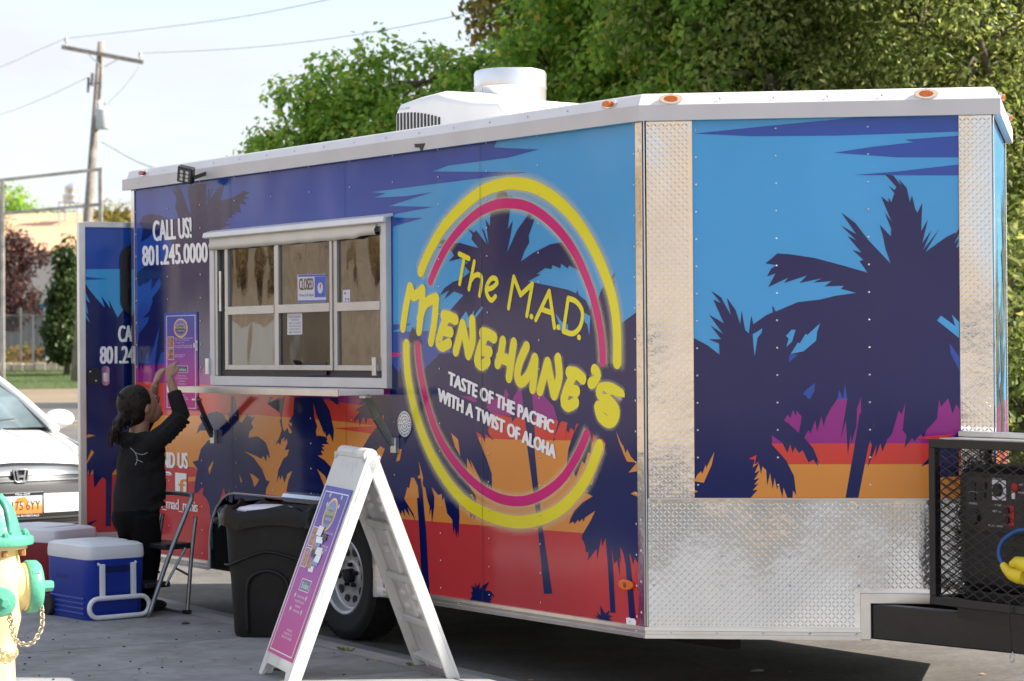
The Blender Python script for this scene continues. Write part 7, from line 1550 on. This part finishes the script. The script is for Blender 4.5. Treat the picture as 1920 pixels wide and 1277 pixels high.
for sg in (-1, 1):
    mb = MB(); mb.tube(catmull([(-1.02, sg * .80, .93), (-1.45, sg * .725, 1.165), (-1.80, sg * .645, 1.34), (-2.1, sg * .615, 1.39), (-2.8, sg * .615, 1.395), (-3.3, sg * .615, 1.34), (-3.8, sg * .66, 1.15), (-4.15, sg * .72, .97)], 5), .032, 8); mb.build('pillar', cw, car, smooth=True)
    mb = MB(); mb.box(-2.62, -2.54, sg * .62, sg * .88, .93, 1.36); mb.v = [(x, sg * (.885 - (z - .93) * .60), z) if abs(y) > .7 else (x, sg * (.87 - (z - .93) * .60), z) for x, y, z in mb.v]; mb.build('door_pillar', cbl, car)
    mir = MB(); c = Vector((-1.36, sg * 1.0, 1.00)); mir.ball(c, (.085, .125, .075), 16, 10); m_ = mir.build('wing_mirror', cw, car, smooth=True)
    mir = MB(); mir.ball(c + Vector((-.03, 0, 0)), (.07, .11, .062), 14, 8); mir.build('mirror_glass', cgl, m_, smooth=True); mir = MB(); mir.bar(c + Vector((0, -sg * .06, -.05)), Vector((-1.36, sg * .84, .93)), .05, .03); mir.build('mirror_stalk', cbl, m_)
    for x in (-.92, -3.62): wheel('wheel', (x, sg * .76, .31), R=.31, wd=.21, rim=.21, parent=car, out=sg * 1 if sg < 0 else 1, rimmat=csil, holes=5)
    for x in (-.92, -3.62): mb = MB(); mb.tube([(x, sg * .885, .31), (x, sg * .905, .31)], .37, 32); mb.build('wheel_arch', cbl, car)
# front details laid on the nose surface
def patch(name, mat, zlo, zhi, y0, y1, off=.006, n=16, m=4, parent=body, thick=.012):
    """zlo, zhi: functions of y"""
    mb = MB()
    for i in range(n + 1):
        y = y0 + (y1 - y0) * i / n; a, b = tz(zlo(y)), tz(zhi(y))
        for j in range(m + 1): mb.v.append(tuple(fpt(a + (b - a) * j / m, y, off)))
    for i in range(n):
        for j in range(m): k = i * (m + 1) + j; mb.f.append((k, k + 1, k + m + 2, k + m + 1))
    return mb.build(name, mat, parent, smooth=True)
cst = lambda v: (lambda y: v)
patch('bonnet_gap', cbl, lambda y: .728 - .03 * abs(y), lambda y: .742 - .03 * abs(y), -.62, .62, .002)
patch('grille', cbl, lambda y: .585, lambda y: .727 - .03 * abs(y), -.60, .60, .004)
patch('grille_bar', csil, lambda y: .655 - .02 * abs(y), lambda y: .712 - .03 * abs(y), -.60, .60, .014)
patch('grille_bar', csil, lambda y: .612, lambda y: .622, -.52, .52, .012)
patch('number_plate_panel', M('bumper_grey', (.06, .06, .065), rough=.4), lambda y: .535 - .02 * abs(y), lambda y: .588, -.58, .58, .006)
patch('lower_grille', cbl, lambda y: .285, lambda y: .395, -.50, .50, .006)
for z in (.31, .355): patch('lower_grille_slat', M('slat_grey', (.05, .05, .052), rough=.4), cst(z), cst(z + .012), -.5, .5, .016)
patch('chin_lip', M('slat_grey'), cst(.25), cst(.275), -.72, .72, .02); patch('under_chin', cbl, cst(.175), cst(.245), -.80, .80, .004)
for sg in (-1, 1):
    patch('headlamp', lampm, lambda y: .625 + .03 * (abs(y) - .5), lambda y: .70 + .02 * (abs(y) - .5), sg * .56, sg * .855, .012)
    patch('headlamp_brow', csil, lambda y: .70 + .02 * (abs(y) - .5), lambda y: .722 + .02 * (abs(y) - .5), sg * .55, sg * .85, .016)
    patch('fog_lamp_recess', cbl, lambda y: .36, lambda y: .39 + .10 * (abs(y) - .58) / .22, sg * .60, sg * .80, .006)
    for z in (.375, .40, .425): patch('fog_slat', M('slat_grey'), cst(z), cst(z + .007), sg * (.62 + (z - .37) * 1.2), sg * .79, .012, m=1)
for sg in (-1, 1):
    mb = MB(); mb.tube([fpt(t_, sg * (.60 + .14 * (t_ - .62) / .38), .001) for t_ in [.62 + .38 * i / 14 for i in range(15)]], .004, 5); mb.build('bonnet_shut_line', cbl, body)
    mb = MB(); mb.tube([fpt(t_, sg * .36 * (1 + .3 * (t_ - .7)), .003) for t_ in [.66 + .34 * i / 12 for i in range(13)]], .008, 6); mb.build('bonnet_crease', cw, body, smooth=True)
# emblem: rounded frame with the letter form inside
ez = .655
def EP(u, v, d): p = fpt(tz(ez), 0, .02); return Vector((p.x + d, u, ez + v))
def frame_poly(o, i_): return o, i_
mb = MB(); mb.tube([EP(a * .052 * (1 + .12 * (b if b > 0 else b)), b * .043, .008) for a, b in [(abs(cos(t_)) ** .45 * (1 if cos(t_) >= 0 else -1), abs(sin(t_)) ** .45 * (1 if sin(t_) >= 0 else -1)) for t_ in [2 * pi * k / 32 for k in range(32)]]], .0068, 6, closed=True); emb = mb.build('emblem_frame', chrome, body, smooth=True)
mb = MB(); mb.prism([(-.055, -.046), (.055, -.046), (.060, .046), (-.060, .046)], lambda u, v, d: EP(u, v, d), -.012, .0); mb.build('emblem_back', cbl, emb, bevel=.01)
mb = MB()
for sg in (-1, 1): mb.prism([(sg * .040, .036), (sg * .026, .036), (sg * .014, -.036), (sg * .026, -.036)] if sg > 0 else [(-.040, .036), (-.026, .036), (-.014, -.036), (-.026, -.036)], lambda u, v, d: EP(u, v, d), .002, .012)
mb.prism([(-.021, .006), (.021, .006), (.018, -.012), (-.018, -.012)], lambda u, v, d: EP(u, v, d), .0025, .0115); mb.build('emblem_letter', chrome, emb)
# number plate in a dealer frame
pz = .455
def PP(u, v, d=0): return Vector((.016 + d, u, pz + v))
mb = MB(); mb.box(.004, .0155, -.165, .165, pz - .088, pz + .088); npf = mb.build('plate_frame', cbl, car, bevel=.004)
plm = bpy.data.materials.new('number_plate_print'); plm.use_nodes = True; grad_mat(plm, pz - .06, pz + .06, [(0, srgb(214, 120, 60)), (.35, srgb(222, 130, 50)), (.6, srgb(210, 190, 170)), (1, srgb(175, 200, 225))])
mb = MB(); mb.box(.0156, .017, -.150, .150, pz - .062, pz + .062); npl = mb.build('plate', plm, npf)
archp = M('plate_orange', srgb(226, 128, 44), rough=.4, var=.08, ns=20)
mb = MB(); mb.add([PP(u, v, .0012) for u, v in ((.03, -.055), (.04, .03), (.02, .055), (-.04, .05), (-.06, .02), (-.055, -.055), (-.035, -.055), (-.035, .01), (-.01, .025), (.01, .01), (.012, -.055))], tessellate_polygon([[Vector((u, v, 0)) for u, v in ((.03, -.055), (.04, .03), (.02, .055), (-.04, .05), (-.06, .02), (-.055, -.055), (-.035, -.055), (-.035, .01), (-.01, .025), (.01, .01), (.012, -.055))]])); mb.build('arch_print', archp, npl)
def ptext(s, u0, u1, v, h, mat, d): textmb(s, lambda x, y: PP(u0 + (u1 - u0) * x, v + h * y, d)).build('lettering', mat, npf, fix=False)
ptext('A175 6YY', -.135, .135, -.034, .062, M('plate_ink', srgb(60, 40, 50)), .003); ptext('©Ken Garff', -.055, .055, .0685, .014, whitep, .0015); ptext('HONDA RIVERDALE', -.125, .125, -.082, .013, whitep, .0015)
mb = MB(); mb.tube(catmull([(-1.12, -.2, .965), (-1.16, .2, .99), (-1.2, .55, 1.01)], 4), .008, 5); mb.build('wiper', cbl, car)
